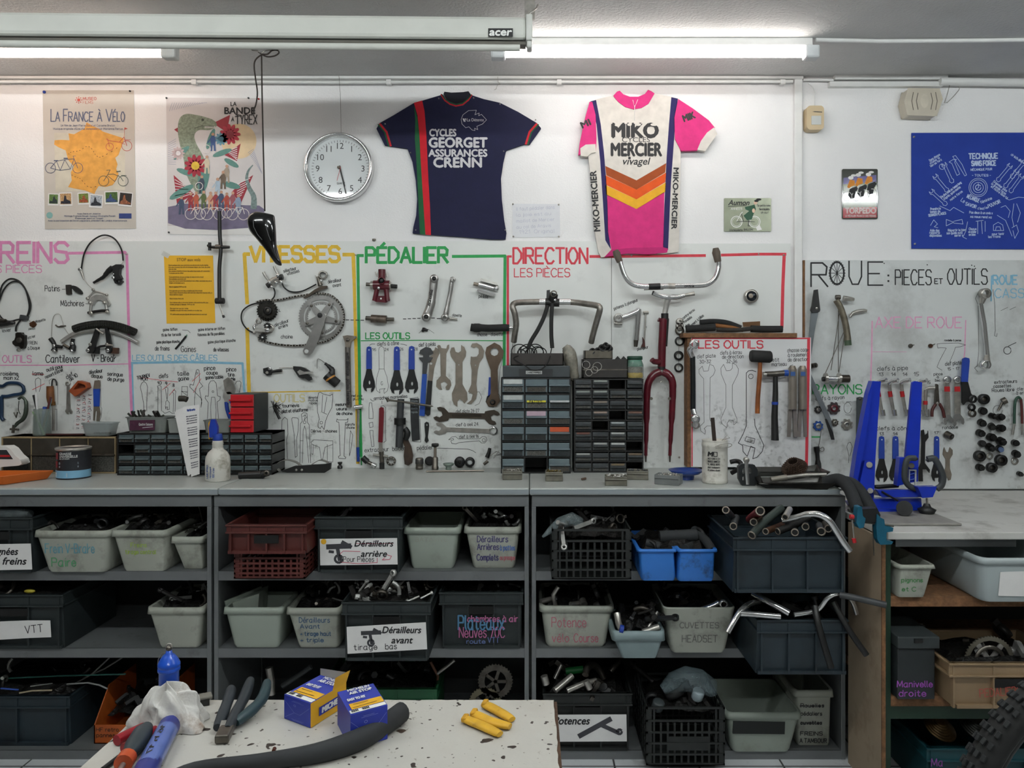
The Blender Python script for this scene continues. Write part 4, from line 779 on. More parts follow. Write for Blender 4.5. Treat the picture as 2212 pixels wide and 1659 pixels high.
# parts and tools hung on the boards
o1=.0125
def pl(T,name,m,loops,off=o1,th=.004,bev=.0012):return B().plate(loops,off,th).build(name,m,T,bev=bev)
def W(p,d=o1):return P(p[0],p[1],-(p[2]if len(p)>2 else d))
def tb(T,name,m,pts,r,off=o1,sm=0,n=8,flat=1.0):
 q=[tuple(W(p,off))for p in pts]
 if sm:q=cat(q,sm)
 rr=[L(x,-off)for x in r]if isinstance(r,(list,tuple))else L(r,-off)
 if isinstance(rr,list)and sm:rr=[rr[min(len(rr)-1,int(i/len(q)*len(rr)))]for i in range(len(q))]
 return B().tube(q,rr,n,flat=flat).build(name,m,T)
def disc(T,name,m,px,py,r,off=o1,th=.006,n=20,ri=0,bev=0):
 b=B()
 if ri:b.ring(P(px,py,-(off+th/2)),L(r,-off),L(ri,-off),th,n=n)
 else:b.lathe([(L(r,-off),0),(L(r,-off),th*.8),(L(r*.85,-off),th),(0,th)],P(px,py,-off),n,(0,-1,0))
 return b.build(name,m,T,bev=bev)
def TH(name,label,cat,group=None):return thing(name,label,cat,group)
# brakes panel: parts
t=TH('disc_brake','coiled black hydraulic brake hose with disc caliper at its end','brake')
tb(t,'hose',RUBBER,[(-2,640),(4,618),(14,606),(26,602),(42,608),(55,625),(62,650),(63,668),(57,685),(46,690)],1.7,o1+.006,5)
tb(t,'hose',RUBBER,[(-3,655),(6,630),(20,612),(38,608),(52,620),(62,642),(66,660),(62,678),(52,690),(40,690),(20,694),(5,688),(-4,676)],1.7,o1+.01,5)
tb(t,'hose',RUBBER,[(44,692),(40,697),(35,706),(34,716)],1.8,o1+.008,4)
pl(t,'clamp',DGREY,rot2(rrect(42,681,57,691,1.5),(50,686),12),o1,.018,.002)
pl(t,'caliper',GREASY,[(33,720),(37,718),(45,718),(46,722),(52,724),(52,745),(50,752),(45,754),(41,748),(33,748),(27,743),(26,738),(31,734),(33,728)],o1,.02,.004);disc(t,'bolt',STEEL,42,756,3,o1,.012);disc(t,'piston_cap',GUN,42,735,6,o1+.02,.004)
fin(t)
t=TH('brake_lever','black hydraulic lever body cut off at the photo edge under the hose coil','lever');tb(t,'body',BLACK,[(-12,700,.03),(10,700,.03),(24,697,.03),(32,698,.028)],[6,5,5,3],.02,3);tb(t,'blade',GUN,[(-8,690,.03),(12,693,.035)],4);fin(t)
t=TH('brake_cable','black brake cable arching up over the pink frame with silver noodle','cable')
tb(t,'housing',RUBBER,[(266,563),(264,545),(257,528),(245,514),(228,508),(212,512),(194,526),(182,548),(177,572),(176,582)],1.7,o1+.012,5)
tb(t,'wire',STEEL,[(262,571),(266,566),(266,562)],.6,o1+.01);tb(t,'wire',STEEL,[(181,603),(190,615),(202,626)],.6,o1+.01);tb(t,'noodle',STEEL,[(174,582),(178,594),(181,604)],[3.4,2.6,1.6],o1+.01);disc(t,'ferrule',CHROME,174,582,4,o1+.008,.008)
fin(t)
t=TH('brake_lever','black brake lever with silver bolt hung by the pink frame corner','lever')
pl(t,'body',BLACK,[(240,576),(250,571),(262,571),(263,576),(258,580),(257,592),(262,602),(256,604),(245,602),(244,590)],o1,.02,.003)
tb(t,'blade',BLACK,[(243,578),(232,588),(224,598),(214,604),(202,611)],[6,5,4,3.4,2.8],o1+.014,4)
pl(t,'clamp',BLACK,[[(244,603),(256,599),(264,608),(257,615),(248,612)],[(250,606),(256,604),(259,608),(254,611)]],o1,.016,.001);disc(t,'bolt',CHROME,245,600,3.2,o1+.02,.004);disc(t,'bolt',CHROME,245,592,2,o1+.02,.003);fin(t)
for nm,poly,m_,lab in(('brake_pad',rot2(rrect(142,615,152,636,1),(147,625),-4),mat('#2b2622',.7),'rectangular brown-black brake pad pinned beside the written word patins'),('brake_pad',rot2(ellipse(165,626,14,5,14),(165,626),38),RUBBER,'slim oval black brake pad pinned next to the rectangular one')):
 one(nm,B().plate(poly,o1,.012),m_,lab,'brake pad',bev=.002)
t=TH('caliper_brake','silver side-pull brake caliper hung under the arching cable','brake')
tb(t,'arm',ALU,[(189,645),(199,634),(205,627)],2,o1+.01);tb(t,'arm',ALU,[(205,629),(218,632),(230,637)],1.6,o1+.012)
pl(t,'yoke',ALU,[[(192,655),(197,642),(208,636),(220,637),(231,645),(237,656),(233,662),(226,655),(218,648),(208,648),(203,655),(200,660)]],o1,.014,.003)
tb(t,'arm',ALU,[(197,655),(196,668),(196,676)],3,o1+.008);tb(t,'arm',ALU,[(229,655),(230,668),(232,674)],3,o1+.008);tb(t,'pad_holder',BLACK,[(190,676),(205,673),(220,671),(234,671)],3,o1+.012)
for x,y,r in((190,645,3.4),(231,637,3),(195,654,3.6),(226,654,3.6),(202,626,3),(197,677,4.5),(232,674,3.6)):disc(t,'bolt',STEEL,x,y,r,o1+.014,.007)
fin(t)
t=TH('disc_pad','tiny square rusty disc pad beside the hose clamp','brake pad');pl(t,'backing',RUST,[(63,698),(72,693),(78,700),(76,704),(71,708),(64,704)],o1,.006);tb(t,'pin',STEEL,[(64,692),(67,697)],1.2);fin(t)
t=TH('cantilever_brake','pair of black cantilever brake arms joined by a thin looped wire','brake')
tb(t,'wire',STEEL,[(111,728),(113,695),(117,682),(124,678),(131,682),(138,705),(145,718),(152,725)],.6,o1+.006,4);tb(t,'spare_link',GUN,[(120,702),(126,706),(133,705),(142,704)],[1.6,1.6,2.2,1.6],o1+.005,3)
tb(t,'arm',BLACK,[(109,731),(116,741),(118,750),(117,758)],[5,4.5,5,6.5],o1+.01,3);tb(t,'arm',BLACK,[(158,732),(156,742),(158,750),(156,757)],[4,5,6,7],o1+.01,3)
tb(t,'pad',RUBBER,[(120,747),(134,750)],3.4,o1+.016);tb(t,'pad',GUN,[(137,745),(150,752)],3.4,o1+.014)
for x,y in((117,758),(155,758),(117,747),(156,742)):disc(t,'bolt',CHROME,x,y,3.4,o1+.018,.006)
fin(t)
t=TH('tire_section','cut length of knobbly brown-black tyre curving over the brakes','tyre')
q=[(160,711),(175,706),(195,702),(215,700),(235,701),(255,705),(275,711),(292,718)]
tb(t,'tread',mat('#2a2a20',.85,0,.5,60,bump=.8,bscale=180),q,8.5,o1+.02,4,12)
b=B();qq=cat(q,4)
for i,p in enumerate(qq):
 for s in(-6.5,-2,2.6):b.obox(P(p[0],p[1]+s,-(o1+.038)+abs(s)*.0009),L(3.2),.008,L(2.6))
b.build('knobs',RUBBER,t);fin(t)
t=TH('rim_section','cut arc of silver wheel rim under the tyre piece','wheel rim')
q=[(133,738),(150,726),(170,717),(195,713),(225,713),(255,720),(280,730),(298,740)];tb(t,'rim',ALU,q,4.5,o1+.012,4,8);tb(t,'lip',STEEL,[(x,y+3.6)for x,y in q],1.2,o1+.018,4);fin(t)
for dx,lab,pc in((0,'black linear-pull brake arm with rubber block, one nearer the cantilever pair',RUBBER),(41,'black linear-pull brake arm with brown block, one nearer the pink frame line',mat('#4a3022',.7))):
 t=TH('linear_pull_brake',lab,'brake');pl(t,'arm',BLACK,[(206+dx,708),(212+dx,708),(212+dx,722),(209+dx if dx else 205,745),(204+dx,758),(196+dx,764),(188+dx,762),(186+dx,755),(192+dx,748),(197+dx,735)]if not dx else[(226,708),(232,708),(236,725),(240,745),(241,758),(236,764),(229,762),(227,754),(230,746)],o1+.02,.012,.002)
 pl(t,'pad',pc,rot2(rrect(*((198,751,212,764)if not dx else(240,751,254,764)),1.5),((205,758)if not dx else(247,758)),3),o1+.01,.014);disc(t,'bolt',CHROME,190 if not dx else 233,757,4,o1+.032,.005);disc(t,'bolt',STEEL,195 if not dx else 231,744,3.4,o1+.032,.004)
 tb(t,'noodle_link' if not dx else 'pinch_bolt',STEEL,[(208,710),(218,718),(224,721)]if not dx else[(233,745),(243,746)],2,o1+.036);fin(t)
t=TH('brake_bridge','small black threaded link between the two linear-pull arms','brake part');tb(t,'rod',BLACK,[(209,752,.034),(218,748,.036),(228,747,.036)],2.6);fin(t)
# brakes panel: tools
BLU3=mat('#1c3552',.35,.2,.15,20)
t=TH('third_hand_tool','dark blue steel brake clamp tool hooked at the photo edge','tool')
tb(t,'loop',BLU3,[(-4,833),(6,834),(16,828),(30,827),(42,829),(50,836),(51,846),(44,851),(30,853),(16,856),(4,856)],3.6,o1+.008,4);tb(t,'leg',BLU3,[(3,856),(3,880),(3,900),(8,908)],4,o1+.008,3);fin(t)
t=TH('third_hand_tool','grey bow-shaped brake clamp tool leaning behind the pen jar','tool')
tb(t,'bow',mat('#4b544a',.4,.5),[(40,862),(48,858),(56,868),(56,890),(50,905),(38,914),(32,922)],[3,3,4,4.5,4.5,4,3],.05,4);tb(t,'spring',BLACK,[(41,866),(40,885),(44,895)],.8,.05,3);tb(t,'hook',GUN,[(30,891),(35,902),(38,890)],1.4,.05);tb(t,'knob',GUN,[(22,927),(40,928)],2.4,.05);tb(t,'foot',GUN,[(30,918),(28,935)],3,.05);fin(t)
t=TH('screwdriver','flat screwdriver with long worn wooden handle','screwdriver');tb(t,'handle',WOODH,[(108,834),(109,858),(110,866),(111,872),(117,876)][:4],[7,8,7.4,6.6],o1+.015);tb(t,'ferrule',mat('#6b4a20',.3,.6),[(114,868),(115,876)],5,o1+.015);tb(t,'blade',STEEL,[(115,876),(116,930)],3,o1+.012);tb(t,'hook',BLACK,[(112,834),(113,822),(117,819),(121,824),(122,833)],1.4,o1+.012,3);fin(t)
t=TH('combination_wrench','small grey ten millimetre combination wrench beside the orange cup','wrench')
pl(t,'shaft',STEEL,[(144,835),(150,835),(152,883),(143,883)],o1,.004);disc(t,'ring',STEEL,147,829,5.2,o1,.007,ri=3);pl(t,'jaw',STEEL,[(143,883),(152,883),(156,889),(155,894),(151,894),(150,889),(147,890),(148,895),(143,893),(140,888)],o1,.005);fin(t)
t=TH('plastic_cup','small orange-brown square plastic cup pinned tilted on the board','cup')
ORB=mat('#9c4a24',.5,0,.2,30);q=[(148,845),(165,822),(184,826),(189,838),(185,843),(162,857)]
pl(t,'body',ORB,[[(148,845),(168,822),(186,827),(189,838),(162,857)],[(158,842),(169,827),(183,831),(185,837)]],.025,.03,.002);pl(t,'inside',mat('#6a3018',.6),[(156,843),(168,825),(184,829),(186,838)],.02,.012);fin(t)
t=TH('leaflet','long white leaflet strip with small red and black drawings','leaflet')
pl(t,'sheet',PAPER,[(163,848),(204,836),(201,925),(160,930)],o1,.001,0);k=Ink(wmap(-.0142));k2=Ink(wmap(-.0142))
random.seed(3)
for j in range(9):
 for i in range(3):
  x,y=167+i*12-j*.3,856+j*8.5-i*2;(k if(i+j)%2 else k2).line([(x,y),(x+random.uniform(2,6),y-random.uniform(-3,4)),(x+random.uniform(3,8),y+random.uniform(0,3))],1.1);k2 .line([(x-1,y+3),(x+6,y+2.4)],.6)
k.build('red_drawings',ink('#b8404a'),t);k2 .build('black_drawings',ink('#4a4a52'),t);fin(t)
t=TH('rotor_truing_tool','flat steel disc truing tool with blue painted middle','tool');pl(t,'tip',BRUSH,[(204,822),(214,821),(216,826),(215,841),(201,841)],o1,.004);pl(t,'grip',mat('#1d46a8',.5),[(201,840),(215,840),(214,878),(202,878)],o1,.006);pl(t,'fork',BRUSH,[(202,877),(214,877),(217,895),(213,910),(208,909),(209,888),(206,888),(204,909),(201,908)],o1,.004);fin(t)
t=TH('cable_housing_piece','short black length of cable housing pinned above the word gaines','cable');tb(t,'sheath',RUBBER,[(379,754),(392,739),(402,726)],2.2,o1+.003);tb(t,'liner',mat('#3a8a6a',.4),[(402,726),(404,723)],1,o1+.003);fin(t)
# bent tube with clamp and yellow notice
t=TH('seat_clamp_rod','long bent black rod with screw clamp hanging over the poster foot','rod')
tb(t,'rod',BLACK,[(474,456),(475,510),(477,540),(474,580),(474,648)],4,.05,3,10);tb(t,'clamp',BLACK,[(450,533),(462,534),(478,534),(496,534)],[2.6,3.4,4,3],.052);tb(t,'clamp_collar',GUN,[(466,533),(478,533)],5,.052);disc(t,'clamp_knob',BLACK,454,532,3.5,.05,.02);tb(t,'knob',BLACK,[(453,524),(453,541)],3.6,.052)
tb(t,'end_fitting',RUBBER,[(466,650),(484,650)],6.5,.045);tb(t,'pin',STEEL,[(474,657),(482,682)],1.3,.045);tb(t,'pin_tip',BLACK,[(482,681),(484,686)],2.8,.045);fin(t)
t=TH('paper_notice','bright yellow printed paper notice taped to the board','notice')
YP=mat('#ecb52c',.75,0,.05,6);pl(t,'sheet',YP,[(354,552),(460,552),(465,698),(360,699)],o1,.001,0);f_=wmap(-.0142);b=B();ftext(b,'STOP aux vols',f_,382,564,6.5,fit=51,bold=.01)
k=Ink(f_);k.b=b;rows=['Depuis quelques mois, nous constatons une série de vols d outils répétés.','Un ou deux tournevis, des clefs ont notamment disparu, des freins, des pneus','même des vélos','Nous sommes attentifs à trouver des outils à tous rendre, dit l association','Tu ne peux pas les utiliser','','Tu as constaté des vols pour protéger du temps et notre travail','Une ou plusieurs personnes sont','Il nous faut tous et toutes faire attention à tout, utiliser, sans laisser des vols ce','ranger, ou de laisser sur la','','Nous te rappelons STOP aux vols','','Si tu apprends qu un vol a lieu, un membre peut être informé','Avec le temps nécessaire chacun doit avoir mis à disposition tous les outils, ce','chacun mérite du respect','','Mais à toutes fins la clé','','Si on vole les outils, la structure fermera, sans matériel prêté, plus','d atelier partagé sur demande : STOP aux vols','','Plus important que tout : le lien','Ensemble on ne peut être mieux connaître, on va aider tous','','PS : petits outils anonymes déposés dès la permanence du mardi soir']
for i,s in enumerate(rows):
 if s:k.text(s,364+i*.16,574+i*4.25,2.5,.5,fit=min(92,len(s)*1.18))
b.build('lettering',ink('#7a5a1c'),t)
pl(t,'tape',mat('#e8e8e4',.3,alpha=.6),rot2(rrect(350,545,366,555,.5),(358,550),30),.0142,.0004,0);fin(t)
# gears panel
t=TH('shifter_pair','pair of chrome thumb shift levers on one clamp under the saddle nose','shifter')
tb(t,'lever',ALU,[(569,588),(574,598),(581,607)],[3.2,2.4,2],o1+.025,3);tb(t,'lever',ALU,[(592,575),(596,585),(601,594)],[3,2.6,2],o1+.025,3)
tb(t,'clamp',STEEL,[(583,612),(590,605),(598,603),(604,603)],[7,6,7,8],o1+.02);tb(t,'barrel',BLACK,[(577,618),(586,612)],6,o1+.02);tb(t,'barrel',BLACK,[(600,600),(611,598)],6.5,o1+.022)
for x,y in((597,611),(588,620),(608,609),(583,610),(601,595)):disc(t,'bolt',CHROME,x,y,3.4,o1+.03,.008)
fin(t)
for lab,pts in(('black gear cable curving from the shifters to the front derailleur',[(609,611),(614,621),(625,629),(640,631),(655,628),(670,621),(683,614)]),('black gear cable looping round the sprockets to the rear derailleur',[(591,622),(594,632),(591,643),(582,650),(570,653),(550,656),(535,662),(524,672),(521,686),(525,700),(535,712),(548,719)])):
 b=B();b.tube([V(p)for p in cat([tuple(W(p,o1+.012))for p in pts],5)],L(1.5),8);one('gear_cable',b,RUBBER,lab,'cable')
t=TH('front_derailleur','chrome front derailleur clamp and cage above the chainring','derailleur')
disc(t,'clamp',STEEL,698,594,9,o1,.022,20,6.5);tb(t,'link',GUN,[(686,598),(690,608),(692,617)],[3,5,5],o1+.02);pl(t,'bracket',STEEL,[(680,594),(690,600),(696,610),(694,620),(684,618),(686,606)],o1+.005,.016,.002)
pl(t,'cage',mat('#5a5148',.3,.9),[(655,643),(665,636),(680,625),(694,618),(706,617),(707,622),(696,625),(680,632),(668,640),(657,645)],o1+.01,.014,.002);tb(t,'thumb_bolt',STEEL,[(703,588),(706,593)],2.4,o1+.02);disc(t,'bolt',CHROME,694,606,3,o1+.022,.006);fin(t)
CHN=mat('#3a352e',.35,.8,.3,80)
t=TH('bicycle_chain','steel bicycle chain running round the sprockets and chainring display','chain')
q=cat([(555,652),(575,648),(600,648),(640,640),(660,637),(680,634),(700,634),(715,638),(728,648),(738,662),(743,680),(742,698),(735,714),(722,727),(705,737),(680,742),(650,746),(620,746),(590,742),(570,737),(560,734)],14)
seg=[q[0]];acc=0
for a_,b_ in zip(q,q[1:]):
 acc+=math.hypot(b_[0]-a_[0],b_[1]-a_[1])
 if acc>5.2:seg.append(b_);acc=0
b=B()
for i,(a_,c_)in enumerate(zip(seg,seg[1:])):b.bar(P(*a_,-(o1+.012+(i%2)*.002)),P(*c_,-(o1+.012+(i%2)*.002)),L(4.2 if i%2 else 3.2),.0035,up=(0,1,0))
b.build('links',CHN,t)
b=B()
for p in seg:b.lathe([(L(1.7),0),(L(1.7),.008)],P(p[0],p[1],-(o1+.008)),8,(0,-1,0))
b.build('rollers',STEEL,t);fin(t)
def sprocket(b,px,py,r,teeth,off,th,ri=0,dep=2.2):
 pts=[]
 for i in range(teeth):
  for a,rr in((0,r-dep),(.25,r-dep),(.45,r),(.65,r)):an=2*math.pi*(i+a)/teeth;pts.append((px+rr*math.cos(an),py+rr*math.sin(an)))
 b.plate([pts,circ(px,py,ri,20)]if ri else[pts],off,th)
t=TH('freewheel','black stacked sprocket freewheel on the gears panel','sprocket')
for i,r in enumerate((23,21,19.5,18,17)):b=B();sprocket(b,577+i*.4,671+i*.3,r,int(r*1.05),o1+.004+i*.006,.004);b.build('sprocket',mat('#26241f',.45,.6,.3,50),t)
disc(t,'core',BLACK,578,671,9,o1+.034,.006,ri=5);disc(t,'hub_hole',GUN,578,671,5,o1+.03,.004);fin(t)
t=TH('rear_derailleur','chrome rear derailleur with black jockey wheels','derailleur')
disc(t,'hanger_eye',STEEL,559,694,6,o1+.015,.01,18,4);tb(t,'upper_body',CHROME,[(556,699),(549,706),(552,712)],[3,4,4],o1+.022,3);pl(t,'parallelogram',ALU,[(550,707),(575,711),(582,710),(583,716),(575,718),(550,715)],o1+.01,.026,.003);disc(t,'pivot_bolt',CHROME,578,713,5,o1+.03,.01);pl(t,'cage',STEEL,[(570,700),(584,699),(591,708),(588,718),(576,722),(568,732),(558,738),(556,728),(566,718),(574,712)],o1+.002,.006,.002);disc(t,'body_shell',STEEL,583,709,9,o1+.006,.01,ri=6)
for x,y,r in((577,704,8),(567,729,9.5)):b=B();sprocket(b,x,y,r,11,o1+.01,.006);b.build('jockey_wheel',BLACK,t);disc(t,'wheel_bolt',CHROME,x,y,2.6,o1+.016,.005)
tb(t,'cable_stop',STEEL,[(547,719),(553,718)],2.4,o1+.022);fin(t)
t=TH('chainset','silver double chainring with long crank arm pointing down','chainset');CR=mat('#b3b1ae',.3,.85,.15,30)
cx_,cy_=694,686
b=B();pts=[]
for i in range(52):
 for a,rr in((0,47),(.3,47),(.5,49.5),(.75,49.5)):an=2*math.pi*(i+a)/52;pts.append((cx_+rr*math.cos(an),cy_+rr*math.sin(an)))
b.plate([pts,circ(cx_,cy_,39,40)],o1+.004,.004);b.build('outer_ring',CR,t)
b=B();pts=[]
for i in range(40):
 for a,rr in((0,31),(.3,31),(.5,28.5),(.75,28.5)):an=2*math.pi*(i+a)/40;pts.append((cx_+rr*math.cos(an),cy_+rr*math.sin(an)))
b.plate([circ(cx_,cy_,35,40),pts],o1+.001,.003);b.build('inner_ring',CR,t)
for i in range(5):
 a=i*72-58;p=(cx_+41*math.cos(R(a)),cy_+41*math.sin(R(a)));n_=R(a+90)
 pl(t,'spider_arm',CR,[(cx_+8*math.cos(n_),cy_+8*math.sin(n_)),(p[0]+4*math.cos(n_),p[1]+4*math.sin(n_)),(p[0]-4*math.cos(n_),p[1]-4*math.sin(n_)),(cx_-8*math.cos(n_),cy_-8*math.sin(n_))],o1+.009,.007,.0015)
 disc(t,'ring_bolt',GUN,cx_+33*math.cos(R(a)),cy_+33*math.sin(R(a)),3,o1+.016,.003)
pl(t,'crank_arm',CR,[(684,680),(690,674),(700,676),(704,684),(698,705),(688,735),(673,762),(666,768),(657,766),(654,758),(660,745),(672,718)],o1+.016,.012,.003);disc(t,'crank_bolt',BLACK,691,681,5.5,o1+.0275,.002);disc(t,'pedal_eye',mat('#d5d7d6',.6),662,759,4.5,o1+.0275,.001)
fin(t)
t=TH('thumb_shifter','small black thumb shifter with black plastic paddle','shifter');pl(t,'body',BLACK,[(568,796),(580,793),(587,800),(584,810),(577,811),(569,806)],o1,.018,.003);tb(t,'paddle',BLACK,[(588,803),(598,801),(609,800)],[2.6,3.4,3.6],o1+.015);disc(t,'bolt',CHROME,583,796,3.6,o1+.02,.006);disc(t,'screw',STEEL,577,805,3,o1+.018,.003);fin(t)
t=TH('trigger_shifter','black trigger shifter with silver lever and wire stub','shifter');pl(t,'body',BLACK,[(633,791),(648,792),(658,795),(668,802),(661,806),(668,812),(655,818),(645,815),(637,803),(633,797)],o1,.02,.003);pl(t,'lever',ALU,[(642,803),(647,799),(656,803),(675,802),(677,806),(660,808),(647,810)],o1+.02,.005);tb(t,'wire',STEEL,[(603,795),(618,794),(632,794)],.9,o1+.01);pl(t,'thumb_pad',BLACK,[(660,811),(672,814),(674,820),(667,823),(658,817)],o1+.012,.01);fin(t)
t=TH('twist_shifter','black twist grip shifter with orange band and wire stub','shifter');tb(t,'noodle',BLACK,[(702,785),(710,791),(718,800),(716,808)],[3,4.5,6,8],o1+.02,3);tb(t,'body',BLACK,[(706,810),(714,818)],11,o1+.025,n=14);tb(t,'band',mat('#c98a3a',.5),[(713,816),(715,819)],11.6,o1+.025,n=14);tb(t,'grip',RUBBER,[(715,818),(729,829)],10,o1+.025,n=14);tb(t,'wire',GUN,[(702,784),(692,777),(686,776),(685,785),(685,796)],.6,o1+.01,3);fin(t)
t=TH('seatpost_tool','flattened steel seatpost lettered outils démontage nailed over the yellow frame','tool')
pl(t,'head',BRUSH,[(740,726),(750,724),(768,726),(768,730),(758,738),(756,752),(746,752),(745,740)],.02,.016,.003);tb(t,'tube',mat('#7b7671',.45,.7,.2),[(751,750),(752,800),(754,880)],6,.03,n=12);disc(t,'bolt',GUN,751,734,4,.036,.005)
k=Ink(wmap(-.0465));k.text('outils démontage - plateau Tournante',748,762,7,1.1,fit=112,ang=89);k.build('lettering',KINK,t);fin(t)
t=TH('tee_tool','chrome T-handled rod with blue dipped end hanging over the green frame line','tool');tb(t,'rod',STEEL,[(774,885),(773,960),(773,968)],3,.025);tb(t,'head',CHROME,[(765,880),(784,878)],5,.028);tb(t,'tip',mat('#1c3f92',.4),[(773,966),(774,997)],3.6,.025);fin(t)
# bottom bracket panel: parts
t=TH('bottom_bracket_shell','maroon cut-out frame shell with axle through it','frame part')
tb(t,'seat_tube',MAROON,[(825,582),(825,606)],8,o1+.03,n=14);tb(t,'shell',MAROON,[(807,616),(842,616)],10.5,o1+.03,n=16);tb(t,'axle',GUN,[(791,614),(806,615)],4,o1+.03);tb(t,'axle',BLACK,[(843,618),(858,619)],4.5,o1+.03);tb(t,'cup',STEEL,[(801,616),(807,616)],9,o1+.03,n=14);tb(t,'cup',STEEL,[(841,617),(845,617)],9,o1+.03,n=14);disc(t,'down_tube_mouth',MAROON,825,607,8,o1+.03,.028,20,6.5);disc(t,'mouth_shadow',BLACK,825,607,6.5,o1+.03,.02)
tb(t,'chainstay',MAROON,[(815,622),(809,650)],5.5,o1+.03);tb(t,'chainstay',MAROON,[(834,622),(837,651)],5.5,o1+.03);pl(t,'bridge',MAROON,[(806,639),(840,639),(842,648),(834,654),(812,652),(804,648)],o1+.02,.014);disc(t,'bridge_hole',PAPER,823,645,2,o1+.034,.001);disc(t,'bolt',CHROME,818,622,3,o1+.055,.005);tb(t,'screw',STEEL,[(811,587),(815,598)],1.2,o1+.01);tb(t,'screw',STEEL,[(832,585),(836,598)],1.2,o1+.01);fin(t)
t=TH('bottom_bracket_cartridge','rusty sealed bottom bracket cartridge lying level on the axis line','bearing');tb(t,'barrel',mat('#6e6258',.45,.7,.4,60),[(802,688),(835,690)],8.5,o1+.024,n=16);tb(t,'axle',GUN,[(790,687),(802,688)],4.6,o1+.024);tb(t,'axle',GUN,[(835,690),(851,690)],4.2,o1+.024);fin(t)
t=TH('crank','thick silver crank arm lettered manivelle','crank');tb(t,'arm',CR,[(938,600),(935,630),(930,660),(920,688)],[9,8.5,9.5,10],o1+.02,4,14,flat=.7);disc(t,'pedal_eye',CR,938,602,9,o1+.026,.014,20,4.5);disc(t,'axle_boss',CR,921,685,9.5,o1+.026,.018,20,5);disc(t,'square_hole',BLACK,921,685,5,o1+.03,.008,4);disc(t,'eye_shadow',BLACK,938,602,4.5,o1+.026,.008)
k=Ink(wmap(-.0492));k.text('manivelle',929,660,7,1.1,fit=34,ang=-80);k.build('lettering',KINK,t);fin(t)
t=TH('crank','slim silver cottered crank arm with fluted sides','crank');tb(t,'arm',CR,[(977,603),(973,630),(968,655),(962,685)],[5,4.6,5,6],o1+.012,4,12);disc(t,'pedal_eye',CR,978,604,6,o1+.012,.014,18,3.4);disc(t,'axle_eye',CR,961,686,8,o1+.012,.018,20,4);fin(t)
t=TH('cotter_pin','small steel cotter pin beside the slim crank foot','pin');tb(t,'pin',STEEL,[(970,687),(988,690)],[3.2,2.2],o1+.012);fin(t)
t=TH('pedal','chrome cage pedal tilted on the panel','pedal');tb(t,'axle_body',CHROME,[(1034,614),(1056,620),(1070,624)],[5,4.4,4.4],o1+.02,n=12);tb(t,'spindle',BRUSH,[(1023,613),(1034,615)],4,o1+.02);pl(t,'cage',ALU,[(1037,603),(1040,601),(1072,610),(1076,616),(1073,616),(1038,607)],o1,.03,.001);pl(t,'cage',CHROME,[(1030,626),(1034,625),(1070,634),(1068,640),(1062,640),(1033,631)],o1,.03,.001);disc(t,'dust_cap',CHROME,1072,624,5.5,o1+.01,.022);fin(t)
t=TH('cotter_pin_punch','black taped handle tool lying level across the green and red lines','tool');tb(t,'handle',RUBBER,[(1017,707),(1025,708),(1040,708),(1055,709),(1085,708),(1100,708)],[8.5,9.5,8,8,8,7.5],.035,3,14);tb(t,'shaft',CHROME,[(1100,708),(1110,708)],4,.035);fin(t)
t=TH('small_bolt','short black bolt under the thick crank arm','bolt');tb(t,'shank',BLACK,[(915,711),(924,714)],[4,2.6],o1+.006);tb(t,'head',BLACK,[(912,712),(916,713)],5,o1+.006);fin(t)
t=TH('steel_plug','small dark plug resting on the top edge of the tool board','plug');tb(t,'plug',GUN,[(808,520.5,.009),(808,516,.009)],4);tb(t,'cap',BLACK,[(808,521.5,.014),(808,519,.014)],1.5);fin(t)
# bottom bracket panel: tools
CONEL=[(804-3,0)]
def cone_wrench(x,y,s,label,off=o1,hb=BLUEP,dark=BLACK,wd=1.0):
 t=TH('cone_wrench',label,'wrench','cone wrenches with blue dipped handles')
 g=lambda pts:[(x+p*s*wd,y+q*s)for p,q in pts]
 pl(t,'handle',hb,g([(-6,8),(-5,2),(0,0),(5,2),(6,8),(6.5,50),(-6.5,50)]),off,.006,.0018)
 pl(t,'head',dark,[g([(-5.5,49),(5.5,49),(8,62),(13,78),(14,90),(10,98),(5,102),(5,95),(7,91),(-6,92),(-5,100),(-10,97),(-14,88),(-13,78),(-8,62)]),[(x+a*s,y+b_*s)for a,b_ in ellipse(1,80,2.2,4.5,10)]],off,.004,.001)
 disc(t,'hanging_hole',mat('#c9d2e0',.5),x,y+8*s,1.6*s,off+.006,.0008,8);fin(t);return t
cone_wrench(797,748,.98,'blue handled cone wrench, slim one nearest the green frame',wd=.95);cone_wrench(857,748,1.03,'blue handled cone wrench hanging in the middle of the row on the green panel');cone_wrench(889,747,1.02,'blue handled cone wrench with white print, next to the pedal wrench')
t=TH('pedal_wrench','grey pedal wrench with bright blue grip','wrench');pl(t,'head',DGREY,[(920,749),(930,752),(936,762),(931,766),(926,766),(927,771),(935,772),(930,780),(924,784),(921,810),(912,810),(913,784),(906,776),(905,772),(914,772),(914,766),(905,764),(908,756)],.018,.005);pl(t,'grip',mat('#1e4ba4',.45),[(912,808),(922,808),(917,899),(906,898)],.016,.009,.003);fin(t)
t=TH('pedal_wrench','brushed steel pedal wrench with black grip hanging behind the blue one','wrench');pl(t,'head',BRUSH,[[(940,750),(947,754),(949,764),(944,775),(938,795),(934,824),(924,824),(927,790),(929,770),(936,765),(932,758),(938,757)],circ(931,785,3,10)],o1,.004);pl(t,'grip',BLACK,[(924,822),(934,823),(929,896),(924,899),(918,894)],o1,.008,.003);fin(t)
t=TH('headset_wrench','steel double-ended hook wrench, shortest of the large grey wrenches','wrench')
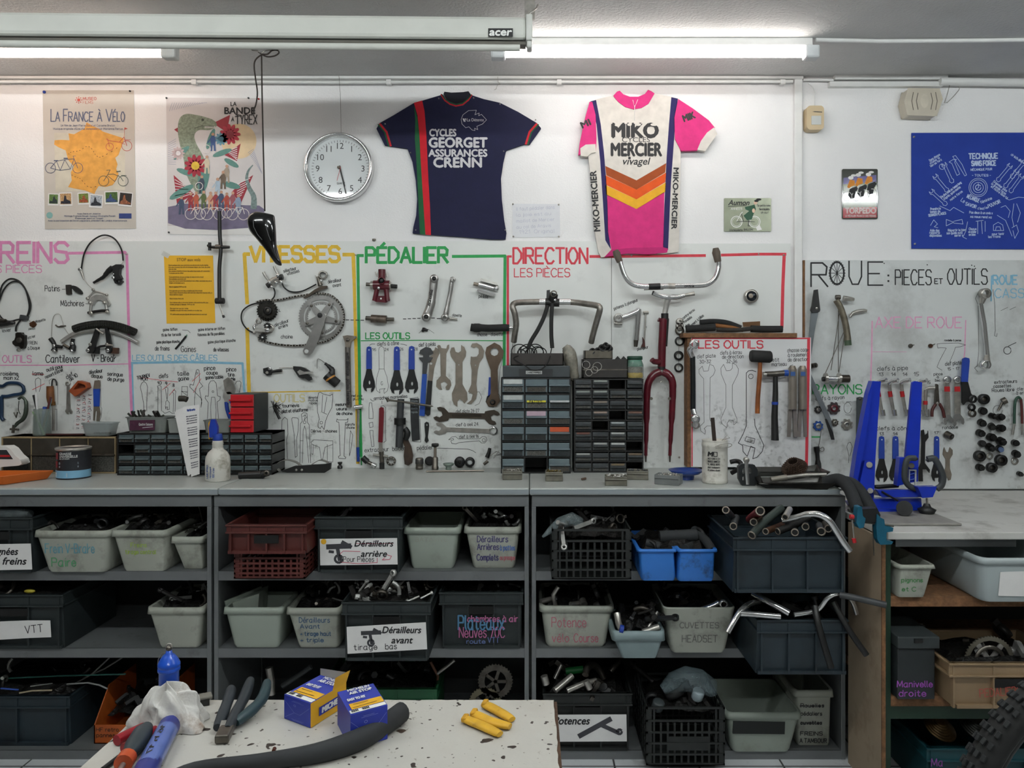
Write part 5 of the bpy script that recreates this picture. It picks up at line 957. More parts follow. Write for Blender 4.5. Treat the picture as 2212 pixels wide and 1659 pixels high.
pl(t,'plate',BRUSH,[(944,748),(947,745),(951,746),(953,752),(964,753),(966,746),(970,744),(970,752),(964,764),(963,812),(973,822),(975,832),(970,842),(964,842),(962,836),(967,830),(960,824),(952,828),(953,836),(955,842),(948,841),(942,835),(943,822),(952,812),(951,764)],o1,.004);fin(t)
t=TH('headset_wrench','long steel double open-end wrench in the row of grey wrenches','wrench');pl(t,'plate',BRUSH,[[(975,751),(981,750),(984,760),(990,762),(996,758),(996,745),(1003,750),(1007,760),(1006,770),(999,782),(999,830),(1009,848),(1010,864),(1003,872),(999,866),(998,866),(993,862),(988,868),(988,879),(981,874),(977,864),(976,850),(984,830),(984,785),(974,770),(972,760)],circ(991,788,1.5,8)],o1,.004);fin(t)
t=TH('hook_spanner','steel hook spanner with a deep C-shaped mouth','wrench');pl(t,'plate',BRUSH,[[(1017,748),(1020,742),(1030,741),(1040,747),(1046,758),(1044,772),(1036,784),(1032,800),(1029,830),(1031,848),(1028,862),(1018,873),(1008,872),(1018,864),(1021,852),(1011,846),(1018,830),(1019,800),(1016,785),(1017,770),(1022,771),(1030,770),(1034,764),(1034,754),(1029,749),(1024,752)],circ(1027,789,1.5,8)],o1,.004);fin(t)
t=TH('ring_spanner','dark steel flat ring spanner beside the red frame line','wrench');pl(t,'plate',mat('#6b5c4f',.4,.8,.2,30),[[(1068,740),(1080,746),(1088,758),(1087,770),(1077,790),(1075,800),(1076,850),(1081,866),(1072,878),(1056,878),(1050,868),(1056,858),(1060,850),(1060,800),(1051,775),(1048,762),(1051,750)],circ(1068,760,9,8)],.018,.004);disc(t,'pivot',BLACK,1064,869,6,.022,.006,ri=3);fin(t)
t=TH('chain_whip','dark lower tool with black pivot half hidden behind the ring spanner','wrench');pl(t,'handle',BLUEP,[(1056,815),(1061,815),(1059,858),(1054,858)],o1,.004);pl(t,'head',BLACK,[[(1052,856),(1060,852),(1066,862),(1074,872),(1066,880),(1055,878),(1049,868)],circ(1056,866,3,10)],o1,.004);fin(t)
def oe(cx,cy,s,a,mouth=1):
 pts=[(-16,-7),(-8,-12),(2,-17),(12,-16),(18,-12),(13,-7),(5,-7),(0,0),(5,7),(13,7),(18,12),(12,16),(2,17),(-8,12),(-16,7)]
 return rot2([(cx+p*s,cy+q*s)for p,q in pts],(cx,cy),a)
t=TH('open_end_wrench','large dark double open-end wrench lying level on the panel','wrench');m_=mat('#5c544c',.35,.85,.25,30)
b=B();b.plate(oe(956,897,.95,200),o1,.006);b.plate(oe(1060,900,.95,20),o1,.006);b.build('jaws',m_,t,bev=.0012);pl(t,'shaft',m_,[(966,891),(1048,893),(1048,905),(966,903)],o1,.005);pl(t,'shaft_groove',mat('#3a332c',.6,.6),rrect(976,895,1040,901,2),o1+.005,.0006,0);fin(t)
t=TH('combination_wrench','large shiny combination wrench lying level below the dark one','wrench');pl(t,'jaw',STEEL,oe(953,927,.78,195),o1,.006);pl(t,'shaft',STEEL,[(963,923),(1060,927),(1060,936),(963,932)],o1,.005,.0018);disc(t,'ring',CHROME,1066,930,9,o1,.008,24,6);fin(t)
t=TH('extractor_wrench','red plastic handled extractor wrench hanging beside the puller','wrench');pl(t,'grip',mat('#6e1420',.4),[(819,882),(823,879),(828,881),(829,890),(826,956),(817,955)],o1+.008,.01,.003);pl(t,'shank',STEEL,[(818,954),(826,955),(826,985),(818,985)],o1+.008,.006);tb(t,'cross_bar',STEEL,[(806,982),(822,984),(838,986)],2.6,.03);tb(t,'spindle',GUN,[(824,976),(825,1000)],5,.03);fin(t)
t=TH('crank_puller','heavy black crank tool with long nail through its top','tool');tb(t,'tube',DGREY,[(866,862),(864,905)],7.5,.04,n=14);tb(t,'collar',BLACK,[(864,903),(864,917)],12.5,.04,n=14);tb(t,'lower_tube',DGREY,[(864,916),(862,966)],8,.04,n=14);tb(t,'nail',GUN,[(838,864,.052),(870,868,.052),(930,877,.052),(936,878,.052)],[2.4,2.2,2.6,.6]);tb(t,'nail_head',GUN,[(836,860,.052),(839,868,.052)],3.2);fin(t)
t=TH('tire_lever_tool','dark worn wooden-tailed lever hanging behind the black crank tool','tool');tb(t,'neck',BLACK,[(874,925),(880,935),(876,950)],[6,7,6],.03,3);pl(t,'tail',mat('#3a2a1e',.5,0,.5,40),[(872,945),(880,948),(888,965),(892,985),(890,1000),(882,1006),(874,1003),(872,985),(874,965),(870,955)],.02,.012,.004);fin(t)
t=TH('tool_sheath','flat black sheath with faint white scribbles behind the pedal wrench','tool');pl(t,'blade',mat('#232426',.6,0,.4,40),[(886,861),(905,861),(905,905),(907,950),(890,953),(887,910)],o1,.005);k=Ink(wmap(-.0179))
for i,s in enumerate(('Attache','frein','clavette','rapide')):k.text(s,888,868+i*8,4,.5,fit=14)
k.build('scribble',ink('#8a9496'),t);fin(t)
t=TH('mini_wrench','tiny black ring wrench hanging under the black sheath tip','wrench');pl(t,'body',BLACK,[[(917,914),(921,911),(926,913),(927,920),(924,945),(926,952),(921,957),(917,952),(919,942),(917,922)],circ(922,918,2,8)],o1,.005);fin(t)
# bottom row standing on the worktop below
t=TH('extractor_bolt','black and chrome extractor leaning at the foot of the green frame','tool');tb(t,'barrel',BLACK,[(783,988,.04),(794,998,.04)],6.5);tb(t,'shank',GUN,[(794,998,.04),(806,1004,.045)],4);tb(t,'socket',CHROME,[(804,1003,.045),(812,1007,.048)],5.5);fin(t)
t=TH('bearing_ring','black toothed bearing ring leaning beside the red wrench foot','bearing');disc(t,'race',GUN,845,996,10,.02,.01,22,6);b=B();[b.ball(P(845+7.8*math.cos(R(i*45)),996+7.8*math.sin(R(i*45)),-.032),L(1.6),8,5)for i in range(8)];b.build('balls',STEEL,t);fin(t)
t=TH('axle_stub','short dark socket at the foot of the red extractor wrench','socket');tb(t,'socket',BLACK,[(825,1000,.05),(825,1013,.05)],5.5);fin(t)
t=TH('spline_socket','squat fluted grey steel socket standing on the worktop','socket')
b=B();c0=P(906,1014,-.06);z=V((0,0,1));b.lathe([(.015,-.001),(.016,.003),(.016,.01),(.014,.012),(.0155,.014),(.0155,.046),(.013,.048)],V((c0 .x,c0 .y,ZT+.001)),24);b.build('body',GUN,t);b=B()
for i in range(16):a=2*math.pi*i/16;b.obox((c0 .x+.0158*math.cos(a),c0 .y+.0158*math.sin(a),ZT+.034),.003,.003,.02,M.Rotation(a,3,'Z'))
b.build('splines',DGREY,t);fin(t)
def upright(name,label,cat_,px,y,prof,m,n=20):
 return one(name,B().lathe(prof,(X(px,y),y,ZT+.0005),n),m,label,cat_)
t=TH('bearing_press','black knob-topped screw press standing on the worktop','tool');xq,yq=X(940,-.07),-.07
B().lathe([(.0145,0),(.0145,.012),(.0125,.014),(.0125,.05),(.009,.054)],(xq,yq,ZT+.0005),18).build('base',GUN,t);B().lathe([(.006,.054),(.006,.1)],(xq,yq,ZT),10).build('screw',BRUSH,t);B().lathe([(.006,.095),(.015,.099),(.016,.106),(.014,.111),(0,.112)],(xq,yq,ZT),16).build('knob',BLACK,t);fin(t)
one('rubber_disc',B().lathe([(.02,0),(.02,.006),(.012,.009),(0,.009)],P(928,996,-.03),20,(0,-1,.15)),RUBBER,'dark rubber disc leaning behind the screw press','disc')
one('bearing_cup',B().lathe([(.013,0),(.012,.01),(.014,.014),(.021,.019),(.024,.026),(.022,.027),(.012,.02),(0,.02)],(X(969,-.07),-.07,ZT+.0005),24),mat('#9aa8a0',.3,.8),'pale steel bearing cup shaped like a saucer standing on the worktop','cup')
for px,py,r,ri,lab in((993,998,11.5,3,'black threaded lockring with closed middle leaning on the board'),(1015,998,10.5,6,'black lockring with open middle leaning on the board beside the clip')):
 t=TH('lockring',lab,'ring');disc(t,'ring',BLACK,px,py,r,.02,.014,24,ri);disc(t,'bore',GUN if ri<5 else mat('#c8cbc9',.5),px,py,ri,.02,.006);fin(t)
t=TH('cable_clip','small black clamp with wire loop near the drawer tower foot','clip');tb(t,'body',BLACK,[(1052,988,.03),(1056,978,.03),(1058,968,.03)],[5,4,3.4]);tb(t,'foot',GUN,[(1045,1003,.035),(1054,996,.035)],3.4);tb(t,'wire',STEEL,[(1058,985,.03),(1068,978,.03),(1078,974,.03),(1066,990,.03)],.8);fin(t)
one('tire_iron',B().bar(V((X(920,-.15),-.15,ZT+.005)),V((X(1046,-.13),-.13,ZT+.005)),.012,.006,up=(0,0,1)),mat('#8a8178',.35,.8),'long flat steel bar lying along the worktop below the lockrings','bar',bev=.002)
# steering panel
t=TH('drop_handlebar','worn aluminium drop handlebar with black stem hanging over the drawer tower','handlebar');HB=mat('#8f8a83',.35,.75,.3,50)
q=[(1110,738,.10),(1112,722,.12),(1115,700,.14),(1112,678,.15),(1107,662,.15),(1113,655,.14),(1130,653,.12),(1165,652,.10)];tb(t,'bar',HB,q,6.6,.12,4,12);tb(t,'bar',HB,[(1210,652,.10),(1240,653,.10),(1270,657,.13),(1288,660,.15),(1296,666,.16),(1290,690,.15),(1283,715,.13),(1277,740,.10)],6.6,.12,4,12)
tb(t,'sleeve',CHROME,[(1165,652,.10),(1185,652,.10),(1232,652,.10)],6.9,.1,n=14);tb(t,'stem_clamp',BLACK,[(1178,653,.105),(1208,654,.105)],9,.105,n=14);tb(t,'stem',BLACK,[(1192,655,.1),(1195,640,.12),(1197,634,.12)],[9,10,9],.1,n=14);disc(t,'quill_mouth',GUN,1196,635,7.5,.13,.012,ri=5);disc(t,'bolt',CHROME,1199,648,3,.125,.008);pl(t,'bell_bracket',BLACK,[(1181,627),(1188,626),(1188,652),(1180,652)],.1,.01);tb(t,'quill',BLACK,[(1194,650,.02),(1194,650,.1)],6)
fin(t)
for lab,pts in(('black rubber strap slanting down from the drop handlebar to the cable box',[(1183,660,.12),(1175,685,.14),(1162,712,.15),(1148,735,.15),(1141,752,.15)]),('black rubber strap hanging straight down from the black stem',[(1193,655,.125),(1191,690,.14),(1191,725,.15),(1193,752,.15)])):
 b=B();b.tube([V(p)for p in cat([tuple(W(p))for p in pts],4)],L(4.4,-.14),8,flat=.5);one('rubber_strap',b,RUBBER,lab,'strap')
t=TH('city_handlebar','chrome upright handlebar with brown rubber grips turned upward','handlebar');GRIP=mat('#5a5046',.7,0,.2,30)
tb(t,'bar',CHROME,[(1339,565,.11),(1345,585,.11),(1352,600,.11),(1362,611,.11),(1376,617,.11),(1400,619,.11),(1450,618,.11),(1510,617,.11),(1530,613,.11),(1545,600,.11),(1552,580,.11),(1552,565,.11)],5.6,.11,5,14)
tb(t,'grip',GRIP,[(1329,541,.11),(1332,548,.11),(1339,566,.11)],[6,8.4,6.6],.11,n=14);tb(t,'grip',GRIP,[(1546,536,.11),(1547,545,.11),(1551,566,.11)],[6,9,7],.11,n=14);tb(t,'tape',BLACK,[(1401,619,.11),(1426,618,.11)],6.4,.11,n=14);tb(t,'ferrule',STEEL,[(1443,618,.11),(1458,618,.11)],6.3,.11,n=14);k=Ink(wmap(-.1222));k.text('cintre',1479,620,5,.9,fit=20);k.build('lettering',KINK,t);fin(t)
one('steel_pin',B().cyl(P(1391,626,-.1),P(1433,625,-.1),L(.9,-.1)),GUN,'thin steel pin under the chrome handlebar tape','pin')
t=TH('fork','maroon bicycle fork with head tube and chrome stem hung on the board','fork');MR=MAROON
tb(t,'stem_arm',CHROME,[(1411,633,.075),(1424,639,.075),(1440,641,.075),(1460,643,.075),(1478,638,.075)],[5.4,5.4,6.4,5,5],.075,3,14);tb(t,'stem_nut',STEEL,[(1478,638,.075),(1500,634,.075)],[3.4,4.5],.075,n=12);tb(t,'stem_mouth',BLACK,[(1409,632,.076),(1412,633,.076)],4.8,.075,n=12);tb(t,'quill',ALU,[(1443,645,.065),(1440,655,.06),(1436,678,.06)],[7,6,6],.06,n=14)
tb(t,'headset',BLACK,[(1436,677,.06),(1436,690,.06)],8,.06,n=16);tb(t,'head_tube',MR,[(1433,688,.06),(1430,750,.06),(1429,792,.06)],8.6,.06,n=16);tb(t,'steerer',mat('#3f4442',.3,.5),[(1440,688,.058),(1436,748,.058)],5.4,.058,n=14);tb(t,'lug',MR,[(1429,694,.065),(1422,690,.068)],[4,5],.065);tb(t,'lug',MR,[(1425,782,.07),(1412,781,.08),(1408,777,.085)],[6.5,6,6],.07);tb(t,'lower_cup',BLACK,[(1429,791,.06),(1429,799,.06)],8.4,.06,n=16)
tb(t,'blade',MR,[(1427,803,.06),(1413,809,.062),(1402,824,.064),(1398,845,.064),(1397,880,.06),(1396,940,.055),(1395,984,.05)],[9,8.6,8,7.6,7,5,3.6],.06,5,14);tb(t,'blade',MR,[(1431,803,.06),(1443,809,.062),(1452,824,.064),(1453,845,.064),(1452,880,.06),(1449,940,.055),(1447,984,.05)],[9,8.6,8,7.6,7,5,3.6],.06,5,14)
for x in(1395,1447):tb(t,'dropout',GUN,[(x,982,.05),(x,998,.05)],[2.6,1.6],.05)
for x in(1407,1446):tb(t,'brake_boss',GUN,[(x,861,.066),(x,861,.08)],3.4)
tb(t,'bridge_bolt',STEEL,[(1427,826,.06),(1431,822,.06)],1.6,.06);tb(t,'hanger',GUN,[(1430,700,.013),(1430,700,.055)],2);fin(t)
t=TH('handlebar_gooseneck','polished quill stem shaped like the number seven','stem');disc(t,'clamp_ring',ALU,1336,687,10,.025,.022,24,7);tb(t,'extension',CHROME,[(1344,686,.036),(1358,681,.036),(1374,674,.036),(1380,670,.036)],6,.036,n=14);tb(t,'quill',CHROME,[(1380,668,.036),(1378,690,.036),(1374,735,.036)],6,.036,n=14);tb(t,'wedge',GUN,[(1374,734,.036),(1373,749,.036)],[5.4,4],.036);tb(t,'bolt_lug',STEEL,[(1327,698,.036),(1344,699,.036)],3.4,.036);disc(t,'top_bolt',CHROME,1379,669,4,.04,.006);fin(t)
t=TH('expander_bolt','long stem bolt with rusty wedge beside the quill stem','bolt');tb(t,'shank',STEEL,[(1395,676),(1392,735)],1.7,o1+.008);tb(t,'head',STEEL,[(1390,675),(1401,675)],3.4,o1+.008);pl(t,'wedge',mat('#4a2622',.5,.4,.4,40),[(1388,728),(1393,736),(1394,750),(1385,749),(1389,740)],o1,.014);fin(t)
for i,(y,r,ri,m_,lab)in enumerate(((695,8,4,STEEL,'silver locknut at the top of the headset ring column'),(705,8.5,5,STEEL,'silver threaded cup second from the top of the headset ring column'),(714,9.5,6,GUN,'dark headset race third in the headset ring column'),(737,10,7,BLACK,'black headset ring above the silver bottom of the column middle'),(768,10,6.4,BLACK,'thick black headset ring second from the column bottom'),(794,9.4,6.6,BLACK,'thin black bearing ring at the bottom of the headset column'))):
 t=TH('headset_ring',lab,'ring','headset rings pinned in a column');x=1466+(2 if i<4 else 0);disc(t,'ring',m_,x,y,r,o1,.012,24,ri)
 disc(t,'inner_race',STEEL if i!=4 else GUN,x,y+1,ri+.8,o1,.006,22,ri-1.2);fin(t)
t=TH('steel_cover','round shiny steel cap screwed alone on the board','cap');disc(t,'rim',STEEL,1622,640,14.5,o1,.025,28,11);disc(t,'center',mat('#3c4046',.25,.8),1622,640,11,o1,.024,24);disc(t,'hole',BRUSH,1622,639,5,o1+.024,.002);fin(t)
# on top of the small board
for lab,q,r,m_ in(('black rubber handlebar sleeve lying at the near end of the small board ledge',[(1482,711,.06),(1510,709,.06),(1545,707,.06)],8,RUBBER),('long curved inner tube piece arched over the small board ledge',[(1512,697,.04),(1540,695,.04),(1570,698,.04),(1600,709,.045)],6.6,RUBBER),('orange-edged curved tyre offcut on the small board ledge',[(1545,703,.05),(1575,707,.05),(1605,713,.05)],4.6,mat('#8a5626',.7,0,.3)),('black rubber sleeve lying at the far end of the small board ledge',[(1622,710,.06),(1650,711,.06),(1690,711,.06)],7.6,RUBBER),('dark patterned strap lying between the rubber sleeves',[(1548,712,.07),(1590,713,.07),(1625,710,.07)],4.6,mat('#2a2622',.8,0,.5,80))):
 b=B();b.tube([V(p)for p in cat([tuple(W(p))for p in q],4)],L(r,-.06),10,flat=.8);one('rubber_offcut',b,m_,lab,'rubber piece')
one('cardboard_scrap',B().plate([(1604,696),(1642,694),(1642,704),(1606,706)],.03,.003),mat('#6a4a2c',.8),'small brown cardboard scrap on the ledge above the red lettering','cardboard')
# tools on the small board
t=TH('ring_spanner','long chrome offset ring spanner hanging at the edge of the small board','wrench')
tb(t,'shaft',mat('#55595c',.2,.9),[(1496,770,.115),(1497,830,.115),(1497,885,.115)],6,.115,n=10);tb(t,'neck',CHROME,[(1496,772,.115),(1490,757,.115),(1494,750,.12)],[6,6.6,6],.115,3,12);disc(t,'ring',CHROME,1499,744,10,.11,.022,24,6);tb(t,'neck',CHROME,[(1497,884,.115),(1500,895,.12)],[6,6.6],.115,n=12);disc(t,'ring',CHROME,1502,905,9,.11,.022,24,5.4);disc(t,'ring',STEEL,1503,918,8.4,.1,.016,24,6);fin(t)
t=TH('mallet','black rubber mallet with orange-brown wooden handle','mallet');tb(t,'head',RUBBER,[(1621,769,.125),(1624,769,.125),(1663,771,.125),(1666,771,.125)],[11,13,13,11],.125,n=20);tb(t,'handle',mat('#8a4e24',.4,0,.3,20),[(1642,778,.12),(1641,810,.12),(1637,860,.12),(1636,893,.12)],[4.4,5,5,5.2],.12,n=12);fin(t)
t=TH('hammer','small hammer with black rubber handle and blue-tipped head','hammer');tb(t,'handle',BLACK,[(1675,812,.12),(1675,850,.12),(1673,900,.12),(1674,945,.12),(1674,951,.12)],[5,6,7,8,8.4],.12,n=12);tb(t,'handle_band',BLUEP,[(1674,868,.12),(1674,874,.12)],7.2,.12,n=12);tb(t,'head',GUN,[(1652,808,.125),(1672,808,.125),(1695,806,.125)],[5.6,6.4,6.6],.125,n=14);tb(t,'face',mat('#1d4aa0',.4),[(1693,806,.125),(1702,806,.125)],7,.125,n=14);tb(t,'peen',STEEL,[(1648,809,.125),(1655,809,.125)],6,.125,n=14);fin(t)
for dx,lab in((0,'chrome headset cup remover tube, one nearer the hammer'),(22,'chrome headset cup remover tube, one nearer the red frame edge')):
 t=TH('cup_remover',lab,'tool','chrome cup remover tubes');x=1712+dx;m_=mat('#a39a90',.3,.6,.15,20)
 tb(t,'tube',m_,[(x,798,.11),(x,860,.11),(x,884,.11)],8.6,.11,n=16);tb(t,'nose',BRUSH,[(x,790,.11),(x,799,.11)],[5.4,8.6],.11,n=16)
 pl(t,'split_leaf',m_,[(x-8.6,882),(x-1,882),(x-4,944),(x-11,944)],.1,.008);pl(t,'split_leaf',m_,[(x+1,882),(x+8.6,882),(x+12-dx*.1,944),(x+3,944)],.1,.008);pl(t,'sticker',mat('#3a5a90',.4),[(x-4,803),(x+6,803),(x+6,812),(x-4,812)],.1295,.0006,0);fin(t)
# wheel board
o2=.0262
t=TH('hand_saw','grey saw blade with black handle crossing the edge of the wheel board','saw');pl(t,'handle',BLACK,[(1760,626),(1767,625),(1772,670),(1770,674),(1755,675),(1752,670),(1755,660)],.05,.014,.002);pl(t,'blade',mat('#80868a',.35,.7),[(1752,674),(1768,674),(1760,715),(1752,770),(1750,800),(1744,800),(1747,730)],.053,.003,0);disc(t,'rivet',STEEL,1764,666,2.4,.064,.002);fin(t)
t=TH('hand_saw','second grey blade slanting down over the spoke wrenches','saw');pl(t,'blade',mat('#7f8488',.4,.6),[(1752,808),(1760,826),(1795,905),(1800,935),(1792,930),(1784,905),(1752,835)],.05,.003,0);pl(t,'tip',BLACK,[(1782,905),(1786,905),(1800,935),(1803,950),(1796,950),(1790,930)],.054,.003,0);fin(t)
t=TH('rim_section','short curved piece of silver wheel rim with valve holding spokes','wheel rim');RM=mat('#8c8474',.35,.7,.3,40)
tb(t,'rim',RM,[(1806,648,.06),(1816,665,.06),(1824,690,.06),(1829,715,.06),(1832,745,.06)],[7,7,7.4,7.4,7.6],.06,5,8);tb(t,'end_cap',mat('#4a5c48',.4),[(1831,735,.062),(1832,746,.062)],7.8,.062);tb(t,'quick_release',GUN,[(1805,642,.06),(1815,642,.06)],5,.06);tb(t,'nut',STEEL,[(1822,644,.06),(1838,646,.06),(1845,647,.06)],[6,5,3.4],.06)
for q in([(1815,665),(1795,800)],[(1811,655),(1811,803)],[(1826,710),(1783,806)],[(1824,725),(1812,806)]):tb(t,'spoke',GUN,[(q[0][0],q[0][1],.055),(q[1][0],q[1][1],.055)],.8)
fin(t)
t=TH('quick_release_lever','grey curved quick-release lever beside the rim piece','lever');tb(t,'lever',STEEL,[(1836,685),(1842,677),(1852,673),(1866,671),(1872,672)],[3,4,4.4,4,3.4],o2+.014,4);fin(t)
t=TH('bicycle_hub','chrome wheel hub with black threaded end hung by its spokes','hub');tb(t,'shell',CHROME,[(1782,818,.07),(1818,818,.07)],6,.07,n=14);tb(t,'flange',STEEL,[(1781,817,.07),(1786,817,.07)],11,.07,n=18);tb(t,'flange',STEEL,[(1810,817,.07),(1815,817,.07)],11,.07,n=18);tb(t,'axle',BLACK,[(1776,819,.07),(1783,819,.07)],5,.07);tb(t,'thread',mat('#3a332c',.4,.5),[(1817,818,.07),(1834,818,.07)],8.5,.07,n=16);fin(t)
t=TH('ring_spanner','big chrome offset ring spanner hanging under the black lettering','wrench');tb(t,'shaft',CHROME,[(2118,655,.05),(2126,700,.05),(2133,770,.05)],5,.05,n=10);tb(t,'neck',STEEL,[(2126,636,.06),(2120,655,.05)],[8,5],.055,n=14);disc(t,'ring',STEEL,2127,634,11,.05,.026,24,7);tb(t,'neck',STEEL,[(2132,768,.05),(2132,782,.06)],[5,7],.055,n=14);disc(t,'ring',CHROME,2128,788,10,.05,.022,24,7);fin(t)
for i,(x,lab)in enumerate(((1897,'angled chrome socket wrench hanging behind the blue stand arm'),(1922,'angled chrome socket wrench with red band, second in the row'),(1948,'angled chrome socket wrench with red band, third in the row'),(1984,'angled chrome socket wrench peeping out beside the tall blue arm'))):
 t=TH('pipe_wrench',lab,'wrench','angled socket wrenches with red bands')
 tb(t,'head',CHROME,[(x-2,828,.05),(x+6,823,.06),(x+18,821,.08)],[4.4,4.6,5],.05,3,10);tb(t,'shaft',STEEL,[(x-1,826,.045),(x+1,850,.045),(x+9,895,.045)],3.6,.045,n=10);tb(t,'band',REDP,[(x,845,.045),(x+2,857,.045)],4.4,.045,n=10);tb(t,'socket',CHROME,[(x+9,885,.045),(x+11,898,.045)],5,.045,n=12);fin(t)
t=TH('pipe_wrench','chrome angled wrench with red band beside the pliers','wrench');tb(t,'head',STEEL,[(2000,842,.045),(2006,838,.05),(2020,838,.06)],4,.05,3);tb(t,'shaft',STEEL,[(2000,842,.045),(1999,870,.045),(1999,898,.045)],3.6,.045);tb(t,'band',REDP,[(1999,866,.045),(1999,874,.045)],4.6,.045);tb(t,'socket',CHROME,[(2002,884,.045),(2003,900,.045)],5,.045);fin(t)
t=TH('pliers','long-nosed pliers with dark red handles','pliers');pl(t,'jaws',GUN,[(2023,829),(2027,831),(2029,860),(2030,872),(2020,872),(2021,858)],.04,.012,.002);tb(t,'handle',mat('#4a1a18',.5),[(2022,872,.045),(2014,885,.045),(2013,900,.045)],3.4,.045,3);tb(t,'handle',mat('#4a1a18',.5),[(2029,872,.045),(2036,885,.045),(2040,902,.045)],3.4,.045,3);disc(t,'pivot',STEEL,2025,871,3,.052,.003);fin(t)
for i,(x,r,lab)in enumerate(((2046,0,'chrome combination wrench with red band next to the pliers'),(2068,5,'larger chrome combination wrench with two red bands next to the blue handle'))):
 t=TH('combination_wrench',lab,'wrench');pl(t,'shaft',STEEL,[(x-6+1,826),(x+5,826),(x+8,900),(x-5,900)],.04,.006);disc(t,'ring',CHROME,x,820,8,.04,.01,20,4.4);pl(t,'band',REDP,[(x-6,835),(x+6,835),(x+6.6,846),(x-6,846)],.0455,.0012,0);pl(t,'jaw',CHROME,oe(x+2,906,.62 if not i else.74,80),.04,.008);fin(t)
t=TH('chain_whip','blue handled chain whip with black chain end','tool');pl(t,'handle',BLUEP,[(2080,775),(2086,772),(2094,774),(2095,780),(2091,825),(2077,825)],.045,.008,.002);pl(t,'bar',BLACK,[(2077,824),(2091,824),(2098,850),(2104,856),(2100,868),(2088,868),(2082,875),(2078,870),(2078,845)],.045,.005);disc(t,'chain_link',BLACK,2101,862,9,.045,.008,18,5);disc(t,'chain_link',BLACK,2099,880,8,.045,.008,18,4);disc(t,'chain_link',GUN,2100,893,8.5,.045,.008,18,4.6);fin(t)
t=TH('flat_file','long dark grey flat file standing upright beside the blue arm','file');pl(t,'blade',mat('#4b5052',.5,.5),[(1851,859),(1858,857),(1867,859),(1867,930),(1858,1022),(1849,1022)],.05,.005);disc(t,'tang',GUN,1858,862,3,.055,.002);fin(t)
for i,(x,y,r,m_,lab)in enumerate(((1802,882,14,mat('#3c3032',.5),'round dark red and black spoke wrench'),(1830,917,12.5,STEEL,'round steel notched spoke wrench'),(1768,885,8,BLACK,'black notched spoke wrench half behind the slanting blade'),(1768,920,11,mat('#1d4a92',.4),'blue ringed spoke wrench under the slanting blade'),(1804,913,8,GUN,'small dark spoke wrench behind the tip of the slanting blade'))):
 t=TH('spoke_wrench',lab,'wrench','spoke wrenches');b=B();sprocket(b,x,y,r,8,o2,.01,r*.4,r*.2);b.build('body',m_,t);disc(t,'insert',STEEL if i else MAROON,x,y,r*.55,o2+.008,.004,ri=r*.3);fin(t)
t=TH('spoke_gauge','black handled spoke tool hanging by a thin wire low on the wheel board','tool');tb(t,'handle',BLACK,[(1764,965),(1766,985),(1768,1015)],[6,4.4,6.4],.04,4,10);tb(t,'wire',GUN,[(1775,915),(1772,945),(1768,968),(1775,975),(1780,972),(1778,966),(1770,970)],.7,.035,3);fin(t)
for x,y0,w_,lab in((1905,942,.95,'blue handled cone wrench between the two blue stand arms, one nearer the long file'),(1935,942,1.0,'blue handled cone wrench between the two blue stand arms, one nearer the tall arm'),(2024,942,.85,'blue handled cone wrench half hidden by the grey caliper arm of the stand')):cone_wrench(x,y0,.98,lab,o2,wd=w_)
t=TH('open_end_wrench','black double open-end wrench hanging behind the blue stand','wrench');pl(t,'body',BLACK,[(1990,930),(1996,928),(1998,940),(2004,936),(2005,930),(2006,945),(1999,955),(1998,1000),(2009,1015),(2008,1022),(2001,1014),(1993,1014),(1994,1040),(1985,1040),(1985,1010),(1990,1000),(1991,955)],.04,.005);fin(t)
t=TH('cone_wrench','bare steel double-ended cone wrench at the end of the lower wrench row','wrench');pl(t,'plate',BRUSH,[(2038,972),(2040,966),(2044,976),(2049,977),(2052,966),(2058,972),(2058,982),(2052,992),(2052,1012),(2056,1025),(2054,1036),(2049,1038),(2047,1030),(2043,1036),(2039,1032),(2039,1022),(2043,1010),(2043,992),(2037,982)],o2,.004);fin(t)
t=TH('axle_spacer','small dark steel bush on the wheel board under the pencilled word rondelle','spacer');tb(t,'bush',GUN,[(2044,938,.03),(2056,944,.055)],[8,7],n=14);tb(t,'bore',BLACK,[(2056,944,.055),(2058,945,.057)],4.6);fin(t)
EX=[(2125,862,11,0),(2124,888,9.5,1),(2146,899,7,1),(2162,901,9,1),(2122,914,9,1),(2143,922,8.5,1),(2163,925,9.5,1),(2119,936,9,1),(2143,945,10,1),(2164,954,10,1),(2122,958,8.5,1),(2140,967,9,1),(2160,970,8.5,2),(2116,985,11.5,0),(2138,985,7,3),(2162,994,12,0),(2118,1010,8.5,1),(2142,1010,10.5,0),(2194,957,8,1),(2196,981,9,1),(2192,996,7.5,3),(2204,1024,6,1)]
wh=('top row','upper part','middle','lower part','bottom')
